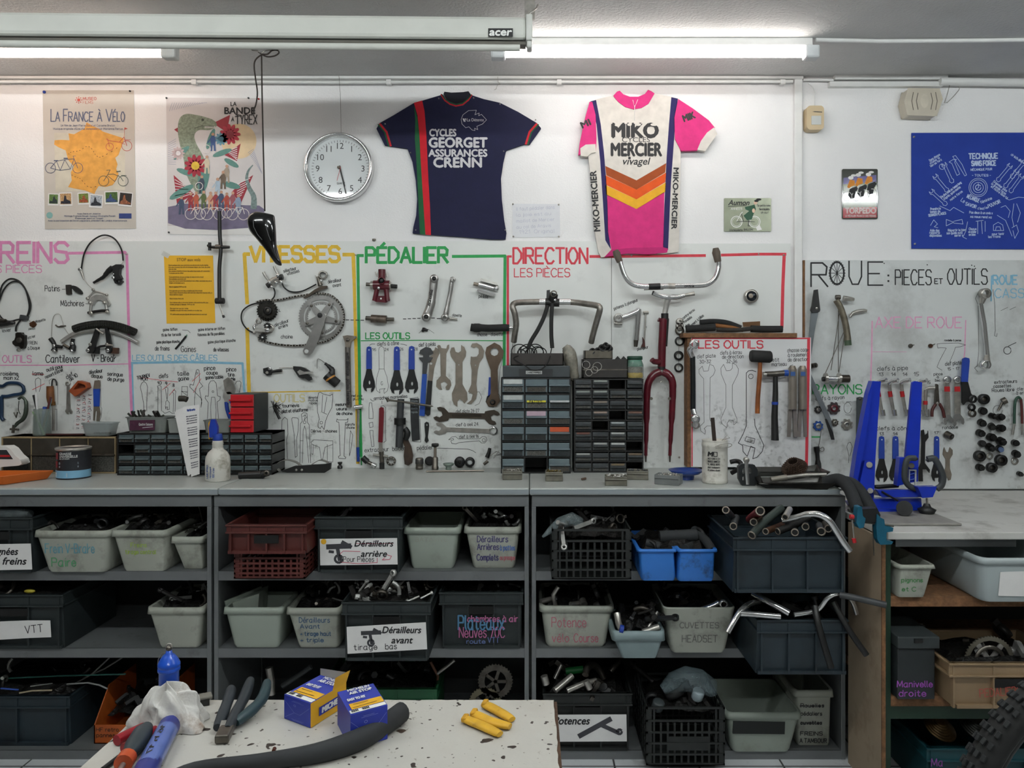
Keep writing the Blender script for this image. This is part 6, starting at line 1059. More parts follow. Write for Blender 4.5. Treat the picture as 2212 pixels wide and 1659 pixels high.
for i,(x,y,r,kd)in enumerate(EX):
 lab='dark steel '+('round open-mouthed' if kd==0 else 'tilted stubby' if kd==1 else 'bluish-ended' if kd==2 else 'thin pale ring from a')+' freewheel remover on the wheel board'
 t=TH('freewheel_remover',lab,'socket','freewheel remover sockets, '+('open ones','tilted ones','bluish one','pale ring ones')[kd])
 if kd==3:disc(t,'ring',STEEL,x,y,r,o2,.006,18,r*.6)
 elif kd==0:disc(t,'body',BLACK,x,y,r,o2,.02,18,r*.55);disc(t,'core',GUN,x,y,r*.55,o2,.008,12)
 else:
  dx,dy=random.uniform(2,7),random.uniform(0,4);tb(t,'body',mat('#22201f',.4,.5,.3,40),[(x-dx,y-dy,.03),(x+dx*.3,y+dy*.3,.05)],r*.85,n=14);tb(t,'nose',BLACK if kd==1 else mat('#5a6f96',.4),[(x+dx*.3,y+dy*.3,.05),(x+dx*1.2,y+dy*1.2,.06)],r*.62,n=12)
 fin(t)
t=TH('socket_key','dark square-headed socket key under the pencilled arrow','socket');tb(t,'head',GUN,[(2165,868,.04),(2174,864,.045)],7.5);tb(t,'shank',GUN,[(2165,870,.04),(2156,887,.04)],[3,2]);fin(t)
t=TH('pin_spanner','green and red plastic coated hairpin spanner at the photo edge','wrench');tb(t,'coating',mat('#2a4a3c',.5),[(2191,915,.04),(2192,875,.04),(2195,862,.04),(2200,858,.04),(2205,862,.04)],2.8,.04,4);tb(t,'coating',mat('#5a2624',.5),[(2205,862,.04),(2207,880,.04),(2208,915,.04)],2.8,.04,3);tb(t,'tip',STEEL,[(2191,914,.04),(2187,939,.04)],2.4,.04);tb(t,'tip',STEEL,[(2208,914,.04),(2208,939,.04)],2.4,.04);fin(t)
t=TH('small_screw','small dark screw in the smudged middle of the wheel board','screw');tb(t,'head',GUN,[(1966,747,.027),(1968,747,.035)],4.4);tb(t,'stem',GUN,[(1968,746),(1975,745)],.8,o2+.006);fin(t)
t=TH('small_screw','small dark screw beside the pencilled glue tube outline','screw');tb(t,'head',RUST,[(2009,747,.027),(2011,747,.035)],4.4);tb(t,'stem',GUN,[(2011,746),(2020,743)],.8,o2+.006);fin(t)
t=TH('tube_stub','short dark metal tube stub behind the corner of the small red board','tube');tb(t,'tube',GUN,[(1752,791,.03),(1762,789,.06)],5.5,n=14);tb(t,'bore',BLACK,[(1761,789,.06),(1763,789,.061)],4,n=12);fin(t)
# things standing on the worktops
def dep(by,z=None):return-D+(EZ-(ZT if z is None else z))*F/(by-HY)
def turned(T,name,m,px,by,prof,n=24,z=None,ryc=None):
 y=dep(by,z);rm=ryc if ryc else max(p[0]for p in prof);yc=y+L(rm,y);b=B()
 b.lathe([(L(r,y),L(h,y))for r,h in prof],(X(px,y),yc,(ZT if z is None else z)+.0006),n);return b.build(name,m,T)
SMOKE=mat('#566164',.25,0,.15,30);SMOKE2=mat('#68757a',.22,0,.1,30);LBLW=mat('#c9cbc8',.6,0,.08,60)
def organizer(name,label,x0,y0,x1,by,cols,rows,miss=(),depth=.15,bm_=BLACK,dm=SMOKE,z=None,top=0,lip=True,tags={},side=0,jit=0):
 y=dep(by,z);zb=(ZT if z is None else z)+.0008;t=thing(name,label,'drawer cabinet');a,c=X(x0,y),X(x1,y);zt=Z(y0,y);w_=(c-a)/cols;h=(zt-zb-top)/rows
 g=.0055;b=B();b.box(a,c,y+.02,y+depth,zb,zb+.004);b.box(a,c,y+.02,y+depth,zt-.004,zt);b.box(a,c,y+depth-.004,y+depth,zb,zt)
 for i in range(cols+1):q=a+(c-a-g)*i/cols;b.box(q,q+g,y+(.0 if i in(0,cols)else.006),y+depth,zb,zt)
 for j in range(rows+1):q=zb+(zt-top-zb-g)*j/rows;b.box(a,c,y+.001,y+depth,q,q+g)
 if top:b.box(a,c,y-.002,y+depth,zt-top+.002,zt)
 b.build('cabinet_body',bm_,t)
 for j in range(rows):
  for i in range(cols):
   if(i,j)in miss:continue
   p,q=a+i*w_+g,a+(i+1)*w_-g*.2;r1=zt-top-j*h-g*.4;r0=zt-top-(j+1)*h+g;yy=y+random.uniform(-jit,jit*.3)
   d_=B();d_.box(p,q,yy+.003,y+depth-.02,r0,r1-.004)
   m2=(r0+r1)/2
   if lip:p,q=p+.002,q-.002;d_.add([(p,yy+.003,m2+.004),(q,yy+.003,m2+.004),(q,yy-.008,m2-.002),(p,yy-.008,m2-.002),(p,yy+.003,m2-.006),(q,yy+.003,m2-.006)],[(0,1,2,3),(3,2,5,4),(0,3,4),(1,5,2)])
   dr=d_.build('drawer',dm,t,bev=.001)
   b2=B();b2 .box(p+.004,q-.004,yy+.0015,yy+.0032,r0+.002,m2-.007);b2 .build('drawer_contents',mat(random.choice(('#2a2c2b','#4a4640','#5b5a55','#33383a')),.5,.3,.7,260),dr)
   if(i,j)in tags:b3=B();b3 .box(p+.003,q-.004,yy-.0092 if tags[(i,j)][1]else yy+.001,(yy-.008)if tags[(i,j)][1]else yy+.0028,(m2-.004)if tags[(i,j)][1]else m2+.0055,(m2+.004)if tags[(i,j)][1]else r1-.004);b3 .build('drawer_label',mat(tags[(i,j)][0],.6,0,.1,60),dr)
 fin(t);return t,zt,y
organizer('tilt_bin_cabinet','brown cabinet with smoky tilt-out bins and pale wooden edges behind the grease tin',3,944,250,1023,4,1,(),.14,mat('#9a8664',.6,0,.2,20),mat('#3b362f',.25,0,.2,30))
organizer('drawer_cabinet','small black cabinet of smoky drawers with one missing, behind the leaning papers',253,936,428,1027,5,4,{(0,1)},.15)
_,zo,yo=organizer('drawer_cabinet','small black cabinet of smoky drawers under the red drawer box',431,936,588,1026,5,4,(),.16)
t=thing('drawer_box','small black box with three bright red drawers on top of a cabinet','drawer box');y=yo+.015;a,c=X(498,y),X(549,y);zt=Z(851,y);zb=zo+.001;boxo(a,c,y+.004,y+.17,zb,zt).build('body',mat('#262a2b',.6),t,bev=.003)
RDR=mat('#bb1f26',.35,0,.08,20)
for j in range(3):
 q=zb+(zt-zb)*(j+.03)/3;h=(zt-zb)/3*.92;d_=boxo(a+.002,c-.002,y-.006,y+.0036,q,q+h).build('drawer',RDR,t,bev=.001);boxo(a,c-.008,y-.018,y-.006,q+h*.48,q+h*.6).build('drawer_lip',RDR,d_)
fin(t)
T1={(0,0):('#c4c8c6',0),(0,1):('#b6bab8',0),(1,1):('#d8cf3a',1),(2,1):('#b9bcbb',1),(1,2):('#c0a6b4',0),(2,3):('#c8542a',0)}
_,z1,y1=organizer('drawer_tower','tall black tower of eighteen wide smoky drawers with a yellow label',1082,816,1233,1023,3,6,{(1,5)},.16,BLACK,SMOKE2,tags=T1)
k=Ink(lambda a,c:P(a,c,y1-.0096));k.text('PATTES',1144,870.5,5.5,1,fit=27);tt=k.b
o=bpy.data.objects['drawer_tower'];ob=tt.build('lettering',KINK,o);ob.matrix_parent_inverse=M.Translation(-o.location)
t=thing('storage_tray','grey flat plastic tray with a small printed label on top of the wide-drawer tower','tray');y=y1+.005;boxo(X(1086,y),X(1231,y),y,y+.15,z1+.001,Z(790,y)).build('body',mat('#3a4043',.5,0,.15),t,bev=.003);boxo(X(1121,y),X(1194,y),y-.001,y+.002,Z(813,y),Z(797,y)).build('recess',mat('#25282a',.5),t);boxo(X(1136,y),X(1171,y),y-.002,y-.0011,Z(808,y),Z(801,y)).build('label',LBLW,t)
k=Ink(lambda a,c:P(a,c,y-.0023));k.text('CHAINES-RAPIDES',1138,806.5,3.5,.6,fit=31);k.build('lettering',KINK,t);fin(t);zb=Z(790,y)
t=thing('parts_tray','dark smoky tray of tangled black cables on top of the wide-drawer tower','tray');y+=.02;b=B();a,c=X(1103,y),X(1217,y);h=Z(763,y)
b.box(a,c,y,y+.004,zb+.001,h);b.box(a,a+.003,y,y+.11,zb+.001,h);b.box(c-.003,c,y,y+.11,zb+.001,h);b.box(a,c,y+.107,y+.11,zb+.001,h);b.box(a,c,y,y+.11,zb+.001,zb+.004);b.build('body',mat('#35302d',.35,0,.25,30),t);fin(t)
random.seed(11)
for i in range(9):
 cx_=random.uniform(a+.03,c-.03);cy_=y+random.uniform(.03,.08);rr=random.uniform(.016,.036);ax=V((random.uniform(-.5,.5),-1,random.uniform(-.2,.9)));b=B();b.torus((cx_,cy_,h-.006+rr*.35),rr,.0022,ax,22,6);one('cable_coil',b,RUBBER,'loose black cable coil in the tray on the wide-drawer tower','cable','black cable coils in the tray')
b=B();b.tube([V(p)for p in cat([tuple(P(*q))for q in((1120,768,y-.004),(1110,775,y-.006),(1135,790,y-.03),(1150,800,y-.034),(1170,797,y-.034),(1185,780,y-.02),(1190,760,y+.02),(1192,750,y+.03))],5)],.0022,6);one('cable_loop',b,RUBBER,'black cable looping down over the front of the grey label tray','cable')
t=thing('plastic_bag','crumpled greyish plastic bag wedged between the two drawer towers','bag');b=B();b.tube([V(p)for p in cat([tuple(P(*q))for q in((1220,748,y+.05),(1228,760,y+.05),(1234,785,y+.05),(1240,812,y+.05),(1243,820,y+.05))],4)],[L(7),L(8),L(11),L(12),L(14),L(15),L(15),L(15),L(14),L(13),L(12),L(11),L(11),L(11),L(10),L(9),L(8)],10);b.build('film',mat('#8a867a',.25,0,.3,60,bump=.8,bscale=60),t);fin(t)
MS={(2,0),(2,3),(1,4),(3,6),(3,8)}
T2={(1,0):('#8f948f',0),(0,1):('#8f948f',0),(1,1):('#9a9f9a',0),(1,2):('#8a7f74',0),(1,3):('#a08c80',0),(3,3):('#7a5a4c',0),(2,4):('#9aa0a0',0),(0,5):('#6a4438',0),(2,5):('#a8aaa6',0),(1,6):('#a8aaa6',0),(2,6):('#c2c4c0',0),(0,7):('#a0a29e',0),(3,7):('#6a5a48',0),(2,8):('#7a6a50',0)}
_,z2,y2=organizer('drawer_tower','tall black tower of many narrow grimy drawers beside the fork',1240,818,1390,1021,4,9,MS,.13,mat('#141312',.5),mat('#434749',.4,0,.25,40),tags=T2,jit=.004)
DT=mat('#2b2724',.5,0,.3,30)
for nm,lab,q in(('parts_box','dark open-fronted bin on top of the narrow-drawer tower',(1259,776,1356,818)),('parts_box','small dirty clear tray of black caps stacked on the dark bin',(1263,757,1323,776))):
 y=y2+.02;t=thing(nm,lab,'box');zb=z2+.001 if q[3]>800 else Z(q[3],y)+.001;a,c,h=X(q[0],y),X(q[2],y),Z(q[1],y);b=B();b.box(a,c,y,y+.003,zb,h-(.0 if q[3]<800 else.0));b.box(a,c,y+.09,y+.093,zb,h);b.box(a,a+.003,y,y+.093,zb,h);b.box(c-.003,c,y,y+.093,zb,h);b.box(a,c,y,y+.093,zb,zb+.003);b.build('body',DT if q[3]>800 else mat('#5c564a',.4,0,.3,40),t)
 if q[3]>800:boxo(a,c,y-.001,y,Z(800,y),Z(797,y)).build('rim',GUN,t)
 fin(t)
y=y2+.04
for i,(px,py,r)in enumerate(((1282,759,8),(1300,752,9),(1306,746,7),(1316,752,9),(1292,757,7))):one('rubber_stopper',B().lathe([(L(r,y),0),(L(r,y),L(8,y)),(L(r*.6,y),L(9,y)),(L(r*.6,y),L(3,y)),(0,L(3,y))],P(px,py+3,y),14,(random.uniform(-.6,.6),-.7,.4)),BLACK,'round black plastic cap heaped in the small tray on the narrow-drawer tower','cap','black caps on the tower')
for i,(px,py,r)in enumerate(((1266,788,8),(1284,799,7),(1290,792,9),(1272,805,7))):one('wire_ring',B().torus(P(px,py,y2-.004),L(r),.0011,(random.uniform(-.4,.4),-1,.3),18,5),STEEL,'thin wire ring hooked over the dark bin on the narrow-drawer tower','ring','wire rings on the dark bin')
for px in(1334,1347):one('corner_bracket',B().prism([(px-6,776),(px,769),(px+7,776)],lambda a,c:P(a,c,y2+.03),lambda a,c:P(a,c,y2+.08)),BLACK,'dark pointed bracket poking over the dark bin by the jar','bracket','pointed brackets')
t=thing('glass_jar','glass jar with green lid holding yellow bits on the narrow-drawer tower','jar');yj=y2+.005;c0=V((X(1374,yj),yj+.04,z2));s=L(1,yj)
B().lathe([(17*s,.001),(19.5*s,.006),(19.5*s,30*s),(15*s,40*s),(15*s,42*s)],c0,24).build('glass',mat('#9fb0a8',.08,0,.05,20,alpha=.35),t);B().lathe([(15*s,40*s),(17*s,41*s),(17*s,48*s),(14*s,49*s)],c0,24).build('lid',mat('#12402e',.4),t);B().lathe([(15*s,28*s),(18.8*s,26*s),(15.5*s,39.5*s)],c0,24,caps=False).build('green_band',mat('#3aa37c',.2,alpha=.8),t);B().lathe([(17*s,.003),(18*s,6*s),(17*s,12*s),(8*s,16*s),(0,14*s)],c0,18).build('yellow_bits',mat('#d6ae22',.6,0,.3,200),t);B().lathe([(17*s,13*s),(17*s,24*s),(6*s,26*s),(0,25*s)],c0,18).build('brown_bits',mat('#8a7468',.6,0,.5,200),t);fin(t)
for i,(px0,px1,yt,by,lab,rz)in enumerate(((1085,1126,1012,1037,'dirty loose drawer of screws at the foot of the wide-drawer tower corner',5),(1179,1215,1014,1040,'dirty loose drawer of brass bits in front of the wide-drawer tower',0),(1309,1355,1024,1050,'loose drawer heaped with silver nuts at the worktop edge',-4),(1357,1402,1012,1037,'loose clear drawer half hidden behind the drawer of silver nuts',-8),(1421,1474,1021,1048,'low clear drawer lying slanted beside the blue bowl',-24))):
 y=dep(by);t=thing('hardware_tray',lab,'drawer','loose drawers on the worktop');w_=L(px1-px0,y);h=L(by-yt-6,y);cx_=X((px0+px1)/2,y);l=.06;b=B();mm=M.Rotation(R(rz),3,'Z');c0=V((cx_,y+l/2,ZT+.0008))
 for s in(-1,1):b.obox(c0+mm@V((s*w_/2,0,h/2)),.0025,l,h,mm);b.obox(c0+mm@V((0,s*l/2,h/2)),w_,.0025,h,mm)
 b.obox(c0+V((0,0,.0015)),w_,l,.002,mm);b.obox(c0+mm@V((0,-l/2-.003,h*.7)),w_,.006,.004,mm);b.build('body',mat('#6a675c',.3,0,.3,40)if i<4 else mat('#8b8f8e',.25,0,.1,alpha=.6),t,bev=.001)
 b=B();m_=(STEEL,mat('#7a6a3a',.4,.8),ALU,DGREY,STEEL)[i]
 for q in range(40):p=c0+mm@V((random.uniform(-.42,.42)*w_,random.uniform(-.42,.42)*l,h*random.uniform(.75,1.05)));r=random.uniform(.002,.0042);b.lathe([(r,-r*.5),(r,r*.5)],p,6,(random.uniform(-1,1),random.uniform(-1,1),random.uniform(.2,1)))
 x=b.build('small_hardware',m_,t);x['kind']='stuff';fin(t)
one('rubber_plug',B().bar(V((X(1256,-.36),-.36,ZT+.005)),V((X(1266,-.35),-.35,ZT+.007)),.008,.008),mat('#5a4638',.7),'tiny brown plug lying alone on the worktop before the towers','plug',bev=.002)
t=thing('paint_tray','shallow orange plastic tray at the edge of the picture','tray');ORG=mat('#c2601a',.4,0,.12,12);y=dep(1047)
b=B();f_=[V((X(-60,y),y-.03,ZT+.001)),V((X(12,y),y-.01,ZT+.001)),V((X(92,y+.1),y+.13,ZT+.001)),V((X(-60,y),y+.13,ZT+.001))];g_=[V((X(-66,y),y-.04,ZT+.034)),V((X(16,y),y-.022,ZT+.034)),V((X(104,y+.1),y+.14,ZT+.034)),V((X(-66,y),y+.14,ZT+.034))]
i_=[p+(q-p)*.06 for p,q in zip(g_,(g_[2],g_[3],g_[0],g_[1]))];j_=[V((p.x,p.y,ZT+.004))for p in[p+(q-p)*.1 for p,q in zip(f_,(f_[2],f_[3],f_[0],f_[1]))]]
b.add(f_+g_+i_+j_,[(0,1,2,3)]+[(k,(k+1)%4,4+(k+1)%4,4+k)for k in range(4)]+[(4+k,4+(k+1)%4,8+(k+1)%4,8+k)for k in range(4)]+[(8+k,8+(k+1)%4,12+(k+1)%4,12+k)for k in range(4)]+[(12,13,14,15)]);b.build('body',ORG,t,bev=.003);fin(t)
t=thing('plastic_bottle','white plastic bottle with black and red label tilted in the orange tray','bottle');y=dep(1032);off_=-y
b=B();b.plate([(-40,1012),(40,1006),(47,1002),(44,993),(34,985),(22,970),(12,964),(-40,966)],off_-.02,.05);b.build('body',WHITEP,t,bev=.012,seg=3);b=B();b.plate([(-40,972),(14,972),(28,992),(-40,992)],off_+.0302,.0006);b.build('label',mat('#2a2c30',.5),t);b=B();b.plate([(-40,983),(20,983),(23,987),(-40,987)],off_+.0309,.0006);b.build('label_stripe',REDP,t);fin(t)
t=thing('grease_tin','dark blue grease tin with pale blue foot on the worktop','tin');y=dep(1037);rp=34
turned(t,'body',mat('#23252c',.4,0,.15,40),139,1037,[(rp,0),(rp,64),(rp+1,65)],36);turned(t,'foot_band',mat('#7fb2cf',.4),139,1037,[(rp+.3,3),(rp+.3,19)],36,ryc=rp);turned(t,'rim',STEEL,139,1037,[(rp+1,62),(rp+2,64),(rp+2,67),(rp-1,68),(rp-3,64)],36,ryc=rp);turned(t,'lid',mat('#8f9494',.35,.6),139,1037,[(0,64.5),(rp-2,64.5)],36,ryc=rp)
yc=y+L(rp,y)
def cyl_map(cx,yc,r):return lambda a,c:V((cx+r*math.sin((a)/r),yc-r*math.cos(a/r),c))
cm=cyl_map(X(139,y),yc,L(rp+.5,y));s=L(1,y);b=B();f_=lambda a,c:cm(a*s,ZT-c*s)
for tx,x,yy,h,ft in(('GRAISSE',-12,-54,5,26),('UNIVERSELLE',-12,-48,5,38),('AU LITHIUM',-12,-44,3,22)):ftext(b,tx,f_,x,yy,h,fit=ft,bold=.02)
b.build('lettering',LBLW,t);b=B();b.prism([(-26,-58),(-16,-58),(-16,-44),(-26,-44)],f_,None);b.prism([(-27,-40),(-17,-40),(-17,-26),(-27,-26)],f_,None);b.build('red_marks',mat('#7a1c28',.5),t);b=B();b.prism([(-14,-38),(28,-38),(28,-33),(-14,-33)],f_,None);b.prism([(-14,-30),(28,-30),(28,-26),(-14,-26)],f_,None);b.build('picture_strip',mat('#6b747a',.4,0,.6,300),t);b=B();b.prism([(-26,-15),(6,-15),(6,-6),(-26,-6)],lambda a,c:f_(a*1.0,c)+V((0,-.0006,0)),None);b.build('white_patch',WHITEP,t);fin(t)
zc=Z(943,dep(1023))+.0008;yb_=dep(1023)
t=thing('pen_jar','clear jar of pens and brushes standing on the brown cabinet','jar');c0=V((X(76,yb_),yb_+.045,zc));s=L(1,yb_);B().lathe([(17*s,0),(18*s,2*s),(17*s,40*s),(16*s,46*s),(17*s,58*s),(16*s,58*s),(15.5*s,45*s),(16*s,3*s)],c0,24,caps=False).build('glass',mat('#8d9a94',.15,0,.1,alpha=.5),t);fin(t)
for i,(c,a,l,lab)in enumerate((('#e4e4e4',-.12,92,'white marker pen standing in the clear jar'),('#1a1a1c',-.3,88,'black marker pen standing in the clear jar'),('#2f4a9c',.1,62,'blue sponge strip inside the clear jar'),('#9cc28a',-.35,52,'pale green straw inside the clear jar'),('#5a2a2a',.3,84,'dark red brush handle standing in the clear jar'),('#6a9aa0',.22,80,'teal pen standing in the clear jar'))):one('pen',B().cyl(c0+V((-a*.03+(i-2.5)*.004,(i%3-1)*.007,.004)),c0+V((a*.1+(i-2.5)*.004,(i%3-1)*.007,l*s)),.0045 if i!=2 else.009,n=10),mat(c,.5),lab,'pen')
one('marking_rod',B().tube([V((X(93,yb_),yb_+.02,zc+.006)),V((X(135,yb_),yb_+.02,zc+.005)),V((X(173,yb_),yb_+.02,zc+.006))],.004,8),mat('#3a1418',.4),'dark red rod lying along the top of the brown cabinet','rod')
def tub(T,px0,px1,yt,z,y,m,d_=.08,tp=.82,th=.002):
 a,c=X(px0,y),X(px1,y);h=Z(yt,y)-z;cx_=(a+c)/2;w_=(c-a)/2;b=B();R_=lambda k,zz,ins=0:[V((cx_+p*(w_*k-ins),y+d_/2+q*(d_/2*k-ins),zz))for p,q in rrect(-1,-1,1,1,.3)]
 rings=[R_(tp,z),R_(1,z+h),R_(1.05,z+h),R_(1.05,z+h-.004),R_(1,z+h-.003,th),R_(tp,z+th,th)];n=len(rings[0]);vs=[p for r in rings for p in r];fs=[(i*n+j,i*n+(j+1)%n,(i+1)*n+(j+1)%n,(i+1)*n+j)for i in range(5)for j in range(n)]
 b.add(vs,fs,False);b.add(rings[0],[tuple(range(n))]);b.add(rings[5],[tuple(range(n))]);return b.build('tub',m,T)
t=thing('plastic_tub','clear shallow tub with rubber scraps on the brown cabinet','tub');tub(t,174,238,914,zc,yb_+.01,CLEAR);fin(t)
for i in range(5):one('rubber_scrap',B().ball(V((X(192+i*7,yb_),yb_+.05,zc+.008)),.008,8,5,1.2,1,.7),mat('#3a2c26',.7,0,.4,60),'dark brown rubber scrap inside the clear shallow tub','scrap','rubber scraps in the tub')
za=Z(936,dep(1027))+.001;ya=dep(1027)
t=thing('plastic_tub','grey tub with purple label full of dark clips on the drawer cabinet','tub');tub(t,270,359,901,za,ya+.01,mat('#767a76',.4,0,.15,30),.09,.88);b=B();b.plate([(280,908),(334,907),(334,929),(280,930)],-ya-.01+.004,.0015);b.build('label',mat('#4a2038',.5,0,.3,60),t);k=Ink(wmap(ya+.0035));k.text('Quatre Saisons',300,919,5,.7,fit=30);k.line([(308,924),(330,922)],1.2);k.build('lettering',LBLW,t);fin(t)
for i in range(16):px=random.uniform(274,352);one('clip',B().bar(P(px,903+random.uniform(-3,3),ya+random.uniform(.03,.08)),P(px+random.uniform(-9,9),897+random.uniform(-12,3),ya+random.uniform(.03,.08)),.008,.003),mat(random.choice(('#2a2622','#3a4038','#4a4a48')),.5,.3),'dark spring clip heaped in the grey tub with purple label','clip','dark clips in the grey tub')
t=thing('plastic_tub','small clear tub between the purple-labelled tub and the leaning papers','tub');tub(t,360,394,905,za,ya+.0,mat('#8d908c',.35,0,.1),.07,.85);fin(t)
t=thing('plastic_tub','clear tub with white label tag behind the spray bottle','tub');tub(t,438,497,908,zo+.001,yo+.01,mat('#7d807c',.35,0,.1),.08,.88);b=B();b.plate([(462,913),(470,913),(470,930),(462,930)],-yo-.01+.004,.001);b.build('label',LBLW,t);fin(t)
t=thing('pliers','steel cable pliers with blue handles leaning behind the red drawer box','pliers');yq=-.05
for nm,m_,q in(('jaws',STEEL,[(482,822),(492,815),(502,822),(508,840),(505,850),(492,852),(486,845),(484,835)]),('joint',ALU,[(482,848),(496,846),(505,852),(498,872),(486,868),(481,858)])):pl(t,nm,m_,q,-yq,.012,.002)
tb(t,'handle',BLUEP,[(489,868),(491,885),(498,905)],4.4,-yq+.006,3);tb(t,'handle',BLUEP,[(499,866),(508,885),(512,905)],4.4,-yq+.006,3);fin(t)
one('rubber_grip',B().tube([P(387,861,ya+.02),P(398,861,ya+.02),P(404,863,ya+.02)],L(6.5,ya),12),mat('#2e2a22',.6),'dark rubber grip stub poking up behind the leaning papers','grip')
for i,(dx,lab)in enumerate(((0,'printed paper sheet bundle leaning against the drawer cabinet, front sheet with blue heading'),(-7,'plain paper sheet leaning behind the printed sheet'),(-11,'second plain sheet sticking out behind the leaning papers'))):
 y=ya-.04+i*.004;y3=ya-.02+i*.004;q=[(395+dx,879-i),(430+dx*.3,874),(431+dx*.2,1024),(413+dx*.6,1030-i)]if not i else[(388+dx,882+i*4),(410+dx,878),(424+dx,1020),(411+dx*.5,1028)]
 t=thing('paper_sheet',lab,'paper');vs=[P(*p,y3 if k<2 else y)for k,p in enumerate(q)]
 for k in(2,3):vs[k].z=max(vs[k].z,ZT+.001)
 b=B();b.add(vs+[v+V((0,.002,0))for v in vs],[(0,1,2,3),(7,6,5,4),(0,4,5,1),(1,5,6,2),(2,6,7,3),(3,7,4,0)]);b.build('sheet',PAPER,t)
 if not i:
  f_=lambda u,v:(vs[0]*(1-u)+vs[1]*u)*(1-v)+(vs[3]*(1-u)+vs[2]*u)*v+V((0,-.001,0));g_=lambda a,c:f_((a)/36.,c/150.);k=Ink(g_)
  for j in range(24):
   if j%5:k.text('utiliser la permanence de l atelier'[:random.randint(22,36)],5,18+j*5,2.4,.5,fit=26)
  k.build('print_lines',ink('#5a5a66'),t);k=Ink(g_);k.text('Référents',9,11,4.4,1,fit=18);k.build('heading',ink('#2a4a9a'),t)
 fin(t)
t=thing('spray_bottle','grubby white spray bottle with blue and yellow trigger head','bottle');mB=mat('#d8d5cc',.45,0,.08,12,dirt='#9a9484',dscale=22);px,by=460,1042
turned(t,'bottle',mB,px,by,[(24,0),(26,3),(26,38),(25,52),(20,62),(12,69),(11,74),(12,75),(11,79),(12,80),(10.5,88)],28);turned(t,'collar',BLUEP,px,by,[(10,87),(11,88),(9.5,98),(9,102)],20,ryc=26);y=dep(by)+L(26,dep(by))
BT=mat('#1c3a9e',.4);b=B();b.plate([(452,945),(451,925),(455,906),(463,906),(469,922),(469,945)],-y-.008,.016);b.build('head',BT,t,bev=.004);b=B();b.plate([(450,914),(454,908),(456,918),(454,944),(451,950),(450,930)],-y-.005,.012);b.build('trigger',mat('#d89a22',.4),t,bev=.002)
cm=cyl_map(X(px,dep(by)),y,L(26.3,y));s=L(1,y);f_=lambda a,c:cm(a*s,ZT-c*s);k=Ink(f_);k.text('LAVE VITRES',-12,-8,5,.8,fit=28,ang=-90);k.text('nettoyant',-4,-9,4,.7,fit=24,ang=-90);k.text('100 % bio',3,-10,4,.7,fit=20,ang=-90);k.build('lettering',ink('#3a5aa0'),t);fin(t)
t=thing('hand_pump','short black hand pump piece lying across the worktop seam','pump');y=dep(1034);tb(t,'barrel',BLACK,[(517,1027),(565,1025)],8,-y,n=14);tb(t,'head',BLACK,[(563,1026),(580,1021)],7,-y,n=12);disc(t,'dial',GUN,576,1022,6,-y+.01,.008,ri=3);pl(t,'bracket',BLACK,[(535,1032),(570,1031),(566,1037),(540,1038)],-y-.008,.014);fin(t)
t=thing('toe_strap','looped black and grey strap lying on the worktop by the drawer cabinet','strap');y=dep(1022)
b=B()
for q in([(605,1018),(598,1010),(602,1000),(618,994),(640,999),(655,1010),(670,1006),(690,995),(705,998),(712,1004)],):
 qq=[V(P(*p,y+.02))for p in cat(q,4)]
 vs=[p+V((0,s*.014,0))for p in qq for s in(-1,1)];b.add(vs+[v+V((0,0,.003))for v in vs],[(2*i,2*i+2,2*i+3,2*i+1)for i in range(len(qq)-1)]+[(2*i+len(vs),2*i+2+len(vs),2*i+3+len(vs),2*i+1+len(vs))for i in range(len(qq)-1)]+[(2*i,2*i+2,2*i+2+len(vs),2*i+len(vs))for i in range(len(qq)-1)])
b.build('band',mat('#7b7a74',.6,0,.2),t);pl(t,'wide_strap',BLACK,[(635,1007),(700,1003),(714,1000),(713,1014),(700,1022),(620,1021),(606,1018)],-y-.025,.02,.003)
for x in(640,652):disc(t,'rivet',STEEL,x,1015,2.4,-y-.005,.002)
fin(t)
t=thing('rubber_bung','tiny black turned bung standing on the worktop by the yellow frame foot','bung');turned(t,'body',BLACK,733,1013,[(5.5,0),(5.5,5),(3,7),(3,9),(5,11),(5,14)],14);fin(t)
one('magnetic_bowl',B().lathe([(.03,0),(.032,.012),(.03,.016),(.052,.022),(.068,.036),(.066,.037),(.05,.026),(.03,.02),(0,.019)],(X(1482,-.33),-.33,ZT+.0006),36),mat('#173a86',.3,0,.1,20,coat=.4),'shallow bright blue magnetic bowl on the worktop','bowl')
t=thing('metal_can','grubby white can with black print, a stick and wires poking out','can');px,by=1551,1047;mW=mat('#d4d1c8',.45,0,.08,12,dirt='#8f8878',dscale=20)
turned(t,'body',mW,px,by,[(26.5,0),(28,2),(28,8),(27.5,9),(27.5,78),(28.5,80),(28.5,86),(27.5,88),(27.5,92),(28.5,94),(26.5,94),(26,30),(0,30)],32)
y=dep(by)+L(28.5,dep(by));cm=cyl_map(X(px,dep(by)),y,L(28.6,y));s=L(1,y);b=B();f_=lambda a,c:cm(a*s*1.0,ZT-c*s);ftext(b,'M',f_,-22,-60,9,fit=12,bold=.06,shear=.15);k=Ink(f_);k.b=b;k.line([(-9,-69),(-2,-69),(-2,-60),(-9,-60)],1.4,True)
for i,tx in enumerate(('MOTOREX.CH','GRAISSE OMNIFLEX','A L ABRI DE VERTE','pour roulements','et paliers lisses')):k.text(tx,-22,-53+i*6,3.6,.7,fit=26)
b.build('lettering',KINK,t);fin(t)
one('wood_stick',B().bar(V((X(1548,y),y,ZT+.06)),V((X(1539,y),y,ZT+L(140,y))),.014,.006),mat('#2c2018',.6),'dark stick with a hole standing in the white can','stick')
